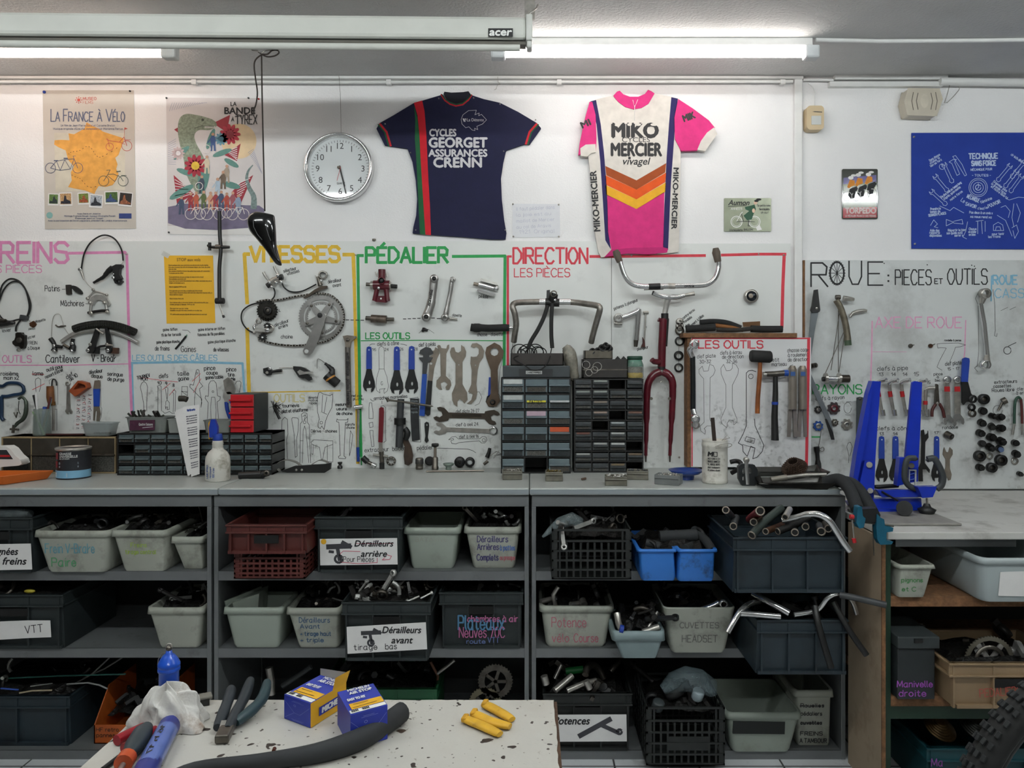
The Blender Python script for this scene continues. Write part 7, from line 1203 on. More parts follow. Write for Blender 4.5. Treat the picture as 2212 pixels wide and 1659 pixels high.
b=B();b.tube([V((X(1558,y),y-.01,ZT+.16)),V((X(1568,y),y-.015,ZT+.18)),V((X(1575,y),y-.01,ZT+.17)),V((X(1566,y),y,ZT+.165))],.0012,6);one('bent_wire',b,STEEL,'bent steel wire curling out of the white can','wire')
b=B();b.tube([V(p)for p in cat([tuple(P(*q))for q in((1545,965,y-.06),(1556,960,y-.062),(1575,958,y-.05),(1581,962,y-.04),(1570,967,y-.055),(1546,968,y-.06))],3)],.0012,6);one('bail_wire',b,STEEL,'thin wire handle wrapped round the neck of the white can','wire')
t=thing('pedal','black and silver bicycle pedal standing on the worktop','pedal');y=dep(1049);tb(t,'axle',CHROME,[(1612,992),(1612,1010),(1615,1046)],5,-y,n=14);disc(t,'axle_nut',STEEL,1611,993,6,-y-.008,.016);pl(t,'body',mat('#2b2e30',.4,.3),[[(1595,1008),(1603,1002),(1630,1004),(1637,1015),(1638,1040),(1630,1050),(1603,1049),(1596,1035)],[(1604,1012),(1609,1010),(1609,1022),(1604,1024)],[(1617,1010),(1623,1011),(1624,1022),(1618,1024)],[(1604,1030),(1609,1028),(1609,1040),(1604,1038)]],-y-.018,.022,.003);fin(t)
b=B();b.tube([V(p)for p in cat([tuple(P(*q))for q in((1578,998,-.3),(1590,996,-.3),(1600,1000,-.32),(1596,1012,-.3),(1580,1022,-.28))],3)],L(5,-.3),10);one('rubber_lever',b,BLACK,'curved black lever lying behind the pedal and the white can','lever')
for i,(px0,px1,yt,by,lab)in enumerate(((1632,1790,1012,1030,'dark steel drip tray lying behind the cassette'),(1648,1800,1030,1056,'worn steel parts tray lying at the worktop edge'))):
 y=dep(by);t=thing('metal_tray',lab,'tray');a,c=X(px0,y),X(px1,y);m_=mat('#5c5b58',.35,.8,.3,20);b=B();z0=ZT+.0008+.0*i;h=.022;d_=.13
 i_=.012
 o_=[V((a+i_,y+i_,z0)),V((c-i_,y+i_,z0)),V((c-i_,y+d_-i_,z0)),V((a+i_,y+d_-i_,z0))];u_=[V((a,y,z0+h)),V((c,y,z0+h)),V((c,y+d_,z0+h)),V((a,y+d_,z0+h))];r_=[V((p.x+(.006 if p.x>(a+c)/2 else-.006),p.y+(.006 if p.y>y+.05 else-.006),z0+h-.002))for p in u_];n_=[V((p.x,p.y,z0+.003))for p in o_]
 b.add(o_+u_+r_+n_,[(0,1,2,3)]+[(k,(k+1)%4,4+(k+1)%4,4+k)for k in range(4)]+[(4+k,4+(k+1)%4,8+(k+1)%4,8+k)for k in range(4)]+[(12,13,14,15)]+[(12+k,12+(k+1)%4,4+(k+1)%4,4+k)for k in range(4)]);b.build('body',m_,t,bev=.002);fin(t)
t=thing('cassette','rusty brown sprocket cassette lying tilted in the steel tray','sprocket');RB=mat('#4a3a30',.5,.6,.5,60);ax=V((-.35,-.45,.8)).normalized()
c0=V((X(1716,-.3),-.3,ZT+.04))
for i in range(7):
 r=.052-.0045*i;b=B();n=30-2*i;x=ax.orthogonal().normalized();yv=ax.cross(x);pts=[]
 for k in range(n):
  for a,rr in((0,r-.004),(.3,r-.004),(.5,r),(.7,r)):an=2*math.pi*(k+a)/n;pts.append((rr*math.cos(an),rr*math.sin(an)))
 o_=c0+ax*(.0055*i);b.prism([pts,circ(0,0,.018,16)],lambda p,q:o_+x*p+yv*q+ax*.0022,lambda p,q:o_+x*p+yv*q);b.build('sprocket',RB,t)
fin(t)
t=thing('chain_lever','chrome pedal wrench handle lying across the steel tray','lever');tb(t,'shaft',STEEL,[(1700,1031),(1740,1026),(1785,1025)],4,.42,n=10);tb(t,'grip',mat('#8f8a80',.4,.5),[(1665,1036),(1700,1031)],6,.42,n=10);fin(t)
for i,(q,lab)in enumerate((([(1783,1042,-.5),(1812,1036,-.54),(1832,1052,-.6),(1845,1080,-.65),(1852,1100,-.68)],'thick black foam sleeve arching over the worktop end towards the vise'),([(1800,1040,-.44),(1835,1043,-.53),(1858,1062,-.6),(1875,1090,-.64),(1882,1104,-.66)],'second black foam sleeve behind the first at the worktop end'))):
 b=B();b.tube([V(p)for p in cat([tuple(P(*p))for p in q],5)],L(13,-.5),12);one('foam_sleeve',b,mat('#232527',.85,0,.2,40),lab,'foam sleeve')
TQ=mat('#175a72',.4,.1,.2,30);yv=-.8
t=thing('bench_vise','small turquoise clamp-on vise with red-tipped lever at the bench corner','vise')
pl(t,'body',TQ,[(1895,1110),(1902,1118),(1910,1122),(1912,1136),(1930,1140),(1929,1148),(1915,1150),(1915,1168),(1930,1170),(1926,1176),(1902,1177),(1895,1165),(1893,1140)],-yv+.03,.03,.003);pl(t,'rear_jaw',TQ,[(1853,1095),(1862,1094),(1864,1115),(1870,1120),(1866,1140),(1856,1142),(1850,1130)],-yv+.03,.03,.003);pl(t,'jaw',BLACK,[(1862,1100),(1895,1098),(1902,1112),(1900,1128),(1866,1130)],-yv+.02,.035,.003)
tb(t,'screw',GUN,[(1838,1124),(1860,1127),(1930,1136)],2.6,-yv+.045);tb(t,'lever',STEEL,[(1841,1124),(1845,1166)],1.6,-yv+.06);tb(t,'lever_tip',REDP,[(1836,1116),(1844,1117)],5,-yv+.06);tb(t,'lever_tip',REDP,[(1844,1163),(1846,1172)],4.4,-yv+.06);tb(t,'clamp_screw',GUN,[(1885,1140),(1888,1200)],1.2,-yv+.04);fin(t)
BS=mat('#1733b0',.3,0,.08,20,coat=.5);t=thing('truing_stand','bright blue wheel truing stand with two tall arms and black knobs','wheel truing stand');s0=.47
pl(t,'arm',BS,[(1885,823),(1903,824),(1897,900),(1891,995),(1889,1050),(1886,1102),(1862,1104),(1841,1048),(1850,985),(1868,900)],s0,.012,.002);pl(t,'arm_flange',BS,[(1876,850),(1885,823),(1888,823),(1868,960),(1850,1050),(1841,1048),(1850,985)],s0+.012,.035,.002);pl(t,'arm_plate',BS,[(1868,995),(1891,994),(1889,1050),(1886,1102),(1866,1102),(1856,1050)],s0+.013,.014,.002)
pl(t,'arm',BS,[(1971,826),(1976,823),(1992,826),(1988,930),(1984,1000),(1983,1040),(1938,1048),(1946,990),(1956,988),(1964,900)],s0,.012,.002);pl(t,'arm_plate',BS,[(1944,988),(1957,988),(1954,1046),(1938,1050)],s0+.013,.03,.002)
pl(t,'base_beam',BS,[(1886,1078),(1990,1076),(1992,1102),(1950,1103),(1884,1100)],s0+.02,.03,.003);pl(t,'cross_beam',BS,[(1895,1059),(1985,1058),(1990,1074),(1905,1074)],s0+.05,.02,.003);pl(t,'base_rail',BS,[(1862,1098),(1950,1100),(1952,1110),(1870,1110)],s0-.1,.16,.003);tb(t,'rear_bar',BLACK,[(1890,1052),(1940,1049)],4.6,s0+.0)
CA=mat('#3f4345',.5,.2);tb(t,'caliper_arm',CA,[(1978,990),(1964,990),(1957,1000),(1954,1030),(1962,1048),(1978,1056)],6.5,s0+.075,4,10,flat=.7);tb(t,'caliper_arm',CA,[(2003,992),(2016,990),(2022,996),(2030,1010),(2037,1030),(2034,1048),(2024,1056)],7,s0+.075,4,10,flat=.7);tb(t,'caliper_tip',BLACK,[(1976,992),(1981,990)],4,s0+.075);tb(t,'caliper_tip',BLACK,[(2001,995),(2015,985)],3,s0+.075)
pl(t,'caliper_mount',BS,[(1982,1052),(2024,1051),(2021,1060),(2015,1074),(1992,1076),(1987,1062)],s0+.08,.03,.003);tb(t,'knob_stem',STEEL,[(2002,1076),(2003,1092)],2.4,s0+.09);tb(t,'knob',BLACK,[(2002,1088),(2002,1095),(2002,1100),(2002,1112)],[6,9,19,13],s0+.09,n=22);tb(t,'knob',BLACK,[(1953,1098,.57),(1954,1098,.61)],16,.57,n=22);tb(t,'bolt',STEEL,[(1878,1004,.49),(1878,1004,.503)],5.5,n=16);tb(t,'bolt',GUN,[(1969,1006,.49),(1969,1006,.503)],5,n=16);tb(t,'bolt',STEEL,[(1880,1060,.49),(1880,1060,.51)],5,n=16);tb(t,'spring',STEEL,[(1890,1062),(1900,1064)],7,s0+.04,n=12);tb(t,'link_rod',BLACK,[(1905,1062),(1940,1082)],2,s0+.075)
pl(t,'scale_bracket',LBLW,[[(1964,1014),(1980,1015),(1979,1052),(1963,1050)],[(1966,1017),(1977,1017),(1977,1048),(1965,1048)]],s0+.014,.006,0)
for yy in(1022,1034):tb(t,'scale_mark',mat('#4a66c8',.4),[(1966,yy+3),(1977,yy)],1.2,s0+.018)
fin(t)
b=B();b.box(X(1868,-.62),X(2040,-.62),-.73,-.47,ZB+.001,ZB+.009);one('base_plate',b,mat('#8a8782',.6,0,.2,20),'thin greyish board under the blue truing stand','board',bev=.002)
random.seed(9);t=thing('brush','small black bristle brush sticking out behind the red drawer box','brush');tb(t,'handle',BLACK,[(604,905,.06),(592,880,.06)],3);b=B()
for i in range(60):p=V(P(593+random.uniform(-4,4),878+random.uniform(-3,3),-.06));b.cyl(p,p+V((random.uniform(-.012,.03),random.uniform(-.015,.015),random.uniform(-.03,.025))),.0009,n=4)
b.build('bristles',BLACK,t);fin(t)
t=thing('cable_puller','thin steel fork tool hanging under the lower end of the drop handlebar','tool')
for x in(1108,1112):tb(t,'prong',STEEL,[(x,742,.05),(x,766,.05)],.8)
tb(t,'handle',BLACK,[(1109,764,.05),(1109,778,.05)],4);fin(t)
# bins, crates and their contents on the shelves
def tapered(T,a,c,ab,cb,yt,by,zs,m,dp=.3,lip=13,th=.003):
 y=dep(by,zs);h=Z(yt,y)-zs;lp=L(lip,y)if lip else.004;ct,cb_=(X(a,y)+X(c,y))/2,(X(ab,y)+X(cb,y))/2;wt,wb=L(c-a,y)/2,L(cb-ab,y)/2;i=.006 if lip else 0
 R_=lambda w_,x,z,s,o:[V((x+p*(w_-o),y+dp/2+q*(dp/2-s-o),z))for p,q in rrect(-1,-1,1,1,.16)]
 rs=[R_(wb*.94,cb_,zs+.001,.012,0),R_(wb,cb_,zs+.012,.008,0),R_(wt-i*1.6,ct,zs+h-lp,0,0),R_(wt,ct,zs+h-lp,-i,0),R_(wt-i*.4,ct,zs+h,-i*.5,0),R_(wt-i*1.6,ct,zs+h,.004,th),R_(wb,cb_,zs+.012,.01,th),R_(wb*.9,cb_,zs+.005,.014,th)]
 def loft(q0,q1,nm,par):
  b=B();rr=rs[q0:q1];n=len(rr[0]);b.add([p for r in rr for p in r],[(i*n+j,i*n+(j+1)%n,(i+1)*n+(j+1)%n,(i+1)*n+j)for i in range(len(rr)-1)for j in range(n)],True)
  if q0==0:b.add(rr[0],[tuple(range(n))]);b.add(rs[7],[tuple(range(n))]);r2=rs[5:8];b.add([p for r in r2 for p in r],[(i*n+j,i*n+(j+1)%n,(i+1)*n+(j+1)%n,(i+1)*n+j)for i in range(2)for j in range(n)],True)
  return b.build(nm,m,par)
 o=loft(0,3,'tub_body',T);loft(2,6,'rim',T)
 k_=(by-yt-lip)/1.0
 def fm(px,py):
  v=max(0,min(1,(by-py)/(by-yt)));return V((X(px,y),y+.0079*(1-v)-.0012,zs+(by-py)/(by-yt)*h))
 return y,zs+h,X(a,y),X(c,y),dp,fm
def crate(T,a,c,ab,cb,yt,by,zs,m,dp=.3,hole=1,ribs=3):
 y=dep(by,zs);z1=Z(yt,y);x0,x1=X(a,y),X(c,y);u0,u1=X(ab,y),X(cb,y);h=z1-zs;b=B();zz=zs+.001
 for p in([(u0,y+.012,zz),(u1,y+.012,zz),(x1-.008,y+.006,z1),(x0+.008,y+.006,z1)],[(u0,y+dp,zz),(u1,y+dp,zz),(x1-.008,y+dp,z1),(x0+.008,y+dp,z1)],[(u0,y+.012,zz),(u0,y+dp,zz),(x0+.008,y+dp,z1),(x0+.008,y+.006,z1)],[(u1,y+.012,zz),(u1,y+dp,zz),(x1-.008,y+dp,z1),(x1-.008,y+.006,z1)]):
  cx_=V(((u0+u1)/2,y+dp/2,0));q=[V(p_)+V((.004 if p_[0]<cx_.x else-.004,.004 if p_[1]<cx_.y else-.004,0))for p_ in p];b.add(p+q,[(0,1,2,3),(7,6,5,4),(0,4,5,1),(1,5,6,2),(2,6,7,3),(3,7,4,0)])
 b.box(u0,u1,y+.012,y+dp,zz,zz+.004);b.build('crate_body',m,T)
 b=B();e=.007;t_=min(.045,h*.3)
 for q in((z1-.006,z1),(z1-t_,z1-t_+.006)):b.box(x0,x1,y-e,y+.006,*q);b.box(x0,x0+.012,y,y+dp,*q);b.box(x1-.012,x1,y,y+dp,*q);b.box(x0,x1,y+dp-.006,y+dp+e,*q)
 b.box(x0+.002,x1-.002,y-.001,y+.008,z1-t_,z1);b.build('rim',m,T,bev=.001)
 b=B()
 for i in range(ribs+1):q=x0+.014+(x1-x0-.034)*i/ribs;b.box(q,q+.006,y-.004,y+.012,zs+.004,z1)
 b.box(u0+.004,u1-.004,y-.002,y+.012,zs+.001,zs+.012);b.build('ribs',m,T)
 if hole:q=(x0+x1)/2;w_=(x1-x0)*.15;boxo(q-w_,q+w_,y-.0045,y,z1-t_-.034,z1-t_-.006).build('handle_hole',mat('#0b0b0b',.9),T)
 return y,z1,x0,x1,dp,lambda px,py:P(px,py,y-.006)
def lattice(T,a,c,yt,by,zs,m,dp=.3,solid=None):
 y=dep(by,zs);z1=Z(yt,y);x0,x1=X(a,y),X(c,y);h=z1-zs;b=B();n=11
 for f in(0,.17,.36,.55,.75,.97):
  q=zs+.001+h*f
  for s in(y,y+dp-.006):b.box(x0,x1,s,s+.006,q,q+.007)
  for s in(x0,x1-.006):b.box(s,s+.006,y,y+dp,q,q+.007)
 b.build('crate_bands',m,T);b=B()
 for i in range(n+1):
  q=x0+(x1-x0-.01)*i/n;w_=.02 if i in(0,n)else.007
  for s in(y+.002,y+dp-.004):b.box(q-(w_-.01 if i==n else 0),q+(w_ if i!=n else.01),s,s+.003,zs+.002,z1 if i in(0,1,n-1,n)else zs+h*.74)
  if i%2==0:r=y+(dp-.012)*i/n;b.box(x0+.001,x0+.004,r,r+.014,zs+.002,z1);b.box(x1-.004,x1-.001,r,r+.014,zs+.002,z1)
 b.box(x0,x1,y,y+dp,zs+.001,zs+.004)
 if solid:b.box(x0+(x1-x0)*solid[0],x0+(x1-x0)*solid[1],y+.001,y+.004,zs+h*solid[2],zs+h*solid[3])
 b.build('crate_lattice',m,T);return y,z1,x0,x1,dp,lambda px,py:P(px,py,y-.002)
random.seed(21)
PR=[];PM=[mat('#a5a5a2',.35,.6,.3,60),mat('#2a2827',.4,.4,.4,60),mat('#55504a',.35,.8,.4,60),mat('#d2d2ce',.25,.6,.2,40),mat('#19191a',.5)]
def proto(f):b=B();f(b);me=b.build('part',PM[0]);PR.append(me.data);bpy.data.objects.remove(me)
proto(lambda b:(b.bar((0,0,-.035),(0,0,.03),.011,.006),b.ring((0,0,.036),.009,.005,.008,n=12)))
proto(lambda b:b.tube([V((.03*math.cos(a*.35),0,.03*math.sin(a*.35)))for a in range(8)],.006,7))
proto(lambda b:(b.ring((0,0,0),.017,.0135,.012,n=16),b.obox((0,0,.02),.01,.012,.012)))
proto(lambda b:(b.cyl((0,0,-.022),(0,0,.022),.004,n=7),b.cyl((0,0,.02),(0,0,.027),.0075,n=6)))
proto(lambda b:(b.bar((-.02,0,0),(.022,0,.012),.014,.01),b.bar((.02,0,.01),(.008,0,.04),.01,.009),b.cyl((.0,-.008,.0),(0,.008,0),.009,n=10)))
proto(lambda b:b.cyl((0,0,-.05),(0,0,.05),.0022,n=6))
def heap(bx,fill,n,label,group,cols=(0,1,2,1,4),s=1.0,name='bicycle_part',kinds=(0,1,2,3,4,4),lift=.012,catg='bicycle part'):
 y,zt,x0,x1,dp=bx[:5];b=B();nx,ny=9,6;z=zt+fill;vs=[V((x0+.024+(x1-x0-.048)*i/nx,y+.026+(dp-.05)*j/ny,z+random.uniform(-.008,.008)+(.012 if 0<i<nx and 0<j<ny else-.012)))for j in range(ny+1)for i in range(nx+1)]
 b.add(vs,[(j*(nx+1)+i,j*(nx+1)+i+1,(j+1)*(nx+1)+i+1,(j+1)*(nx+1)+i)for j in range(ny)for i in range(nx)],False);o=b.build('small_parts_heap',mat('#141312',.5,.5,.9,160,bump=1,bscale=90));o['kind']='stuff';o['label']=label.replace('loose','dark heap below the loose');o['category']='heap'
 for i in range(n):
  me=PR[random.choice(kinds)];k=random.choice(cols);o=bpy.data.objects.new(name,me);COL.objects.link(o);o.material_slots[0].link='OBJECT';o.material_slots[0].material=PM[k];q=s*random.uniform(.8,1.3);o.scale=(q,q,q)
  o.location=(random.uniform(x0+.035,x1-.035),y+random.uniform(.03,dp*.75),z+lift+random.uniform(.0,.014));o.rotation_euler=[random.uniform(0,6.28)for _ in '123'];tag(o,label,catg,group)
WB=mat('#a3a69b',.5,0,.06,10,dirt='#4a463c',dscale=13,dlo=.5,dhi=.85);WB2=mat('#9aa398',.45,0,.05,8,dirt='#6f6e5e',dscale=7,dlo=.55,dhi=.9);DC=mat('#242b2c',.55,0,.12,14);BC=mat('#222e35',.5,0,.12,12,dirt='#171d21',dscale=5);BK=mat('#1c1f1e',.55,0,.15,14)
def scrib(T,fm,m,rows,w_=1.2):
 k=Ink(fm)
 for r in rows:k.text(r[0],r[1],r[2],r[3],w_,fit=r[4],ang=r[5]if len(r)>5 else 0)
 k.build('lettering',m,T)
def note(T,fm,q,off=.0018):
 g=lambda a,c:fm(a,c)+V((0,-off,0));b=B();b.prism(q,g,lambda a,c:fm(a,c)+V((0,-.0004,0)));b.build('paper_label',PAPER,T);return lambda a,c:fm(a,c)+V((0,-off-.0006,0))
def script(T,fm,rows):
 b=B()
 for s,x,y,h,f in rows:ftext(b,s,fm,x,y,h,fit=f,bold=.02,shear=.25)
 b.build('label_lettering',KINK,T)
Z1,Z2,Z3=ZS
BIN,CRT='plastic_bin','crate'
t=thing(CRT,'black crate with a white label about brake handles on the top shelf','crate');bx=crate(t,-70,72,-60,70,1118,1238,Z1,DC);g=note(t,bx[5],[(-40,1176),(67,1174),(70,1230),(-40,1232)]);script(t,g,[('Poignées',-30,1198,15,70),('de freins',-22,1219,15,80)]);fin(t)
t=thing('plastic_bag','clear crumpled plastic bag on the crate of brake handles','bag');b=B();y=bx[0]
b.tube([V(P(x,1112+random.uniform(-3,3),y+.06))for x in(-40,-10,20,45,66)],[.02,.024,.026,.024,.014],10,flat=1.4);b.build('film',mat('#7d8688',.12,0,.4,60,bump=1,bscale=50,alpha=.45),t);fin(t)
def bin(label,args,rows=(),fill=None,n=10,hl=None,cols=(0,1,2,1,4),m=WB,dp=.3,lip=13,**k):
 t=thing(BIN,label,'bin');bx=tapered(t,*args,m,dp,lip)
 for c,rr,w_ in rows:scrib(t,bx[5],ink(c),rr,w_)
 fin(t)
 if fill is not None:heap(bx,fill,n,hl,hl.split(' in ')[-1],cols,**k)
 return bx
bin('white bin with blue and green handwriting frein v-brake',(70,237,97,228,1147,1238,Z1),[('#5a94a4',[('Frein V-Brake',97,1195,20,106)],2),('#4f9a68',[('Paire',110,1224,18,52)],2)],-.012,9,'loose dark brake part in the white bin lettered frein v-brake',(1,1,4,2))
bin('white bin with thin yellow-green handwriting about centre-pull brakes',(237,362,262,355,1146,1236,Z1),[('#9cba3c',[('Freins',282,1182,9,34),('tirage central',270,1197,9,66)],1.2)],-.004,16,'loose brake caliper part in the white bin with yellow-green writing',(0,1,3,2,1))
b_=bin('grimy white bin of thin spokes at the end of the top shelf',(367,441,392,437,1160,1231,Z1),(),-.02,12,'loose thin rod in the grimy white bin of thin spokes',(0,2),kinds=(5,),lift=.03,s=1.2)
t=thing(CRT,'dark crate with torn paper label marked VTT','crate');bx=crate(t,-80,138,-70,136,1284,1402,Z2,DC,.36);g=note(t,bx[5],[(-40,1344),(60,1340),(109,1340),(111,1376),(60,1378),(-40,1384)]);scrib(t,g,KINK,[('VTT',56,1368,16,38,-6)],1.5);fin(t);heap(bx,-.01,8,'loose dark lever in the dark crate marked VTT','VTT crate',(1,4,2));one('yellow_tag',B().ball(P(64,1277,bx[0]+.05),.02,8,5,1.1,.5,.4),mat('#b3a436',.6),'yellow rag tip sticking out of the crate marked VTT','rag')
bin('stained white bin with no lettering beside the empty middle shelf',(315,440,340,428,1313,1402,Z2),(),-.012,10,'loose dark part in the stained white bin beside the empty shelf',(1,4,2,3))
t=thing(CRT,'wide blue-grey crate of cable ends on the bottom shelf','crate');bx=crate(t,-80,153,-75,150,1503,1611,Z3,BC,.34,0,2);fin(t);heap(bx,0,10,'loose cable end in the wide blue-grey crate','cable crate',(1,4,3),kinds=(5,1))
for lab,c,q in(('blue cable end lying in the wide blue-grey crate','#2a4a9c',[(2,1487,0),(40,1490,0)]),('cream cable end lying on the rim of the wide blue-grey crate','#a89a80',[(42,1497,0),(70,1492,0),(112,1491,0)]),('grey curved cable sticking out of the wide blue-grey crate','#8a8c8a',[(145,1478,.06),(190,1475,.05),(215,1480,.04),(232,1488,.03)]),('teal straight cable housing over the wide blue-grey crate','#3f7a72',[(0,1466,.1),(130,1460,.1),(271,1456,.06)]),('thin steel rod rising from the wide blue-grey crate','#6a6a66',[(160,1478,.1),(200,1455,.08),(237,1420,.06)]),('second thin steel rod rising from the wide blue-grey crate','#5a5a58',[(180,1465,.1),(225,1445,.08),(265,1420,.06)])):one('cable',B().tube([P(p[0],p[1],bx[0]+p[2])for p in q],.003,7),mat(c,.5),lab,'cable')
t=thing(BIN,'orange open-fronted bin with black handwriting on the bottom shelf','bin');OB=mat('#b2561e',.5,0,.2,12);y=dep(1607,Z3);b=B();a,c=X(203,y),X(345,y);z_=Z(1566,y);z2_=Z(1490,y+.05)
b.box(a,c,y,y+.004,Z3+.001,z_);b.box(a,c,y,y+.3,Z3+.001,Z3+.004)
for x in(a,c-.004):b.prism([(y,Z3+.001),(y,z_),(y+.1,z2_),(y+.3,z2_),(y+.3,Z3+.001)],lambda p,q:V((x,p,q)),lambda p,q:V((x+.004,p,q)))
b.build('body',OB,t);scrib(t,lambda p,q:P(p,q,y-.001),ink('#3a2416'),[('HF retro',208,1580,8,48),('pannes',208,1592,8,40)]);fin(t);heap((y+.02,Z(1560,y),a,c,.26,0),.02,10,'loose black part in the orange open-fronted bin','orange bin',(1,4,4),s=1.5)
MR2=mat('#54241f',.5,0,.15,14)
t=thing(CRT,'reddish-brown vented crate, lower of the stacked pair','crate');bx=lattice(t,505,659,1195,1251,Z1,MR2,.3,(.0,1,.05,.1));fin(t)
t=thing(CRT,'reddish-brown crate with handle, upper of the stacked pair','crate');bx=crate(t,488,664,490,662,1133,1197,bx[1]+.002,MR2,.3,1,4);fin(t)
t=thing(CRT,'dark green-grey crate labelled for rear derailleurs','crate');bx=crate(t,679,871,690,862,1116,1238,Z1,DC,.34);g=note(t,bx[5],[(691,1164),(858,1162),(859,1219),(692,1221)]);script(t,g,[('Dérailleurs',766,1180,13,84),('arrière',780,1202,13,56)])
PK=ink('#c8506a');k=Ink(g);k.line([(767,1174),(848,1174)],1);k.line([(736,1214),(735,1196),(742,1190),(778,1191)],1.2);k.line([(736,1214),(775,1217),(815,1215),(815,1205)],1.2);k.line([(836,1198),(846,1201),(842,1208),(826,1209),(832,1204)],1.2);k.build('red_marks',PK,t);scrib(t,g,KINK,[('Pour Pièces',742,1213,11,66)],1.2)
def drl(T,g,x,y,s):k=Ink(g);k.line([(x-22*s,y-6*s),(x+26*s,y-8*s)],11*s);k.line([(x,y),(x+4*s,y+22*s)],8*s);k.line(circ(x+2*s,y+20*s,8*s,14),5*s);k.line([(x+10*s,y-16*s),(x+28*s,y-6*s)],8*s);k.line([(x-18*s,y+4*s),(x-10*s,y+5*s)],6*s);k.build('printed_picture',ink('#3c3c40'),T)
drl(t,g,730,1187,1.0);fpoly('yellow_sticker',t,YP,bx[0]-.0088,circ(699,1170,6,12));fin(t);heap(bx,-.03,6,'loose dark part in the crate labelled for rear derailleurs','rear derailleur crate',(1,4))
bin('clean greenish-white empty bin on the top shelf',(870,995,887,981,1140,1230,Z1),[('#9a9c90',[('BATAVIVE',897,1170,9,70)],1)],m=WB2)
bin('white bin with blue and red handwriting about complete rear derailleurs',(1001,1127,1020,1113,1139,1229,Z1),[('#3a3464',[('Dérailleurs',1031,1171,13,66),('Arrières',1031,1188,13,46),('Complets',1030,1211,13,46)],1.8),('#3a62a8',[('à pattes',1080,1189,11,32)],1.4),('#b8606a',[('ou presque',1080,1210,10,32)],1.2)],.0,20,'loose derailleur piece in the white bin for complete rear derailleurs',(0,2,3,1))
bin('yellowish white bin with a smudged front, first on the middle shelf',(481,611,502,601,1313,1402,Z2),m=WB2,dp=.2)
t=thing(BIN,'white bin tilted inside the yellowish bin behind it','bin');y=dep(1402,Z2)+.06;b=B();b.bar(P(486,1304,y),P(565,1272,y+.1),.02,.01);b.prism([(492,1306),(560,1282),(556,1330),(500,1336)],lambda p,q:P(p,q,y),lambda p,q:P(p,q,y)+V((0,.1,0)));b.build('tub_body',WB2,t);fin(t)
bin('white bin with blue handwriting about front derailleurs',(616,738,641,732,1314,1402,Z2),[('#2d5478',[('Dérailleurs',646,1345,11,66),('Avant',648,1358,9,42),('+ tirage haut',648,1374,9,66),('+ triple',648,1388,9,50)],1.4)],.0,12,'loose dark derailleur piece in the white bin for front derailleurs',(1,2,4,0))
t=thing(CRT,'overfull black crate labelled for front derailleurs','crate');bx=crate(t,738,932,748,925,1300,1428,Z2,DC,.34);g=note(t,bx[5],[(749,1354),(920,1344),(923,1402),(751,1412)]);script(t,g,[('Dérailleurs',826,1367,14,84),('avant',846,1389,14,46)]);drl(t,g,800,1372,.8);scrib(t,g,KINK,[('tirage',765,1404,12,50,-2),('bas',833,1402,12,24,-2)],1.4);fin(t);heap(bx,-.022,40,'loose shiny front derailleur in the overfull black crate','front derailleur crate',(0,3,3,2,1),s=1.1,lift=.014)
t=thing(CRT,'dark green crate scrawled in blue and pink chalk','crate');bx=crate(t,948,1131,957,1126,1279,1401,Z2,DC,.32);scrib(t,bx[5],ink('#4a7a9c'),[('Plateaux',990,1360,30,98)],3.4);scrib(t,bx[5],ink('#b0608c'),[('chambres à air',1010,1343,13,108),('Neuves 70C',992,1377,22,98)],2);scrib(t,bx[5],ink('#5a6a9a'),[('route',1008,1390,9,40),('VTT',1054,1388,11,24)],1.6);fin(t);heap(bx,-.012,8,'loose chainring edge in the dark green chalked crate','chainring crate',(0,2,1),s=1.1)
t=thing(CRT,'green crate of scrap metal on the bottom shelf','crate');bx=crate(t,690,945,700,940,1488,1600,Z3,mat('#1f5a38',.5,0,.15),.3);fin(t);heap(bx,.0,16,'loose scrap piece in the green crate on the bottom shelf','green crate',(1,2,0,4),s=1.6)
y=bx[0]+.08
for lab,m_,r,q in(('chrome pedal part tied with string on the bottom shelf',STEEL,8,[(581,1442),(586,1470),(587,1500)]),('dark strap running up from the tied chrome part',DGREY,6,[(610,1482),(650,1455),(672,1440)]),('brown wooden stick bent over the green crate',mat('#6a4630',.6),3,[(930,1430),(946,1460),(942,1500)]),('pale bent lever sticking out over the green crate',STEEL,3.4,[(945,1455),(965,1440),(982,1426)]),('black tube lying across the green crate',BLACK,7,[(835,1458),(865,1475),(880,1485)])):one('scrap_piece',B().tube([P(*p,y)for p in q],L(r,y),9),m_,lab,'scrap')
for px,py,r,lab in((1070,1472,38,'dark chainring leaning at the back of the bottom shelf'),(1048,1520,36,'tan-coloured chainring peeping over the table edge')):
 t=thing('chainring',lab,'chainring');y=-.3;b=B();sprocket(b,px,py,r,34,-y,.005,r*.62);b.build('ring',GUN if r>37 else mat('#a39a80',.5,.3),t)
 b=B();[b.bar(P(px+r*.66*math.cos(R(a)),py+r*.66*math.sin(R(a)),y-.003),P(px,py,y-.003),.012,.004)for a in range(0,360,72)];b.build('spider',GUN,t);fin(t)
t=thing(CRT,'black lattice crate full of shiny clamps','crate');bx=lattice(t,1192,1364,1145,1252,Z1,BK,.3);fin(t);heap(bx,-.015,26,'loose shiny clamp in the black lattice crate','clamps crate',(0,3,2,1),kinds=(2,2,0,3))
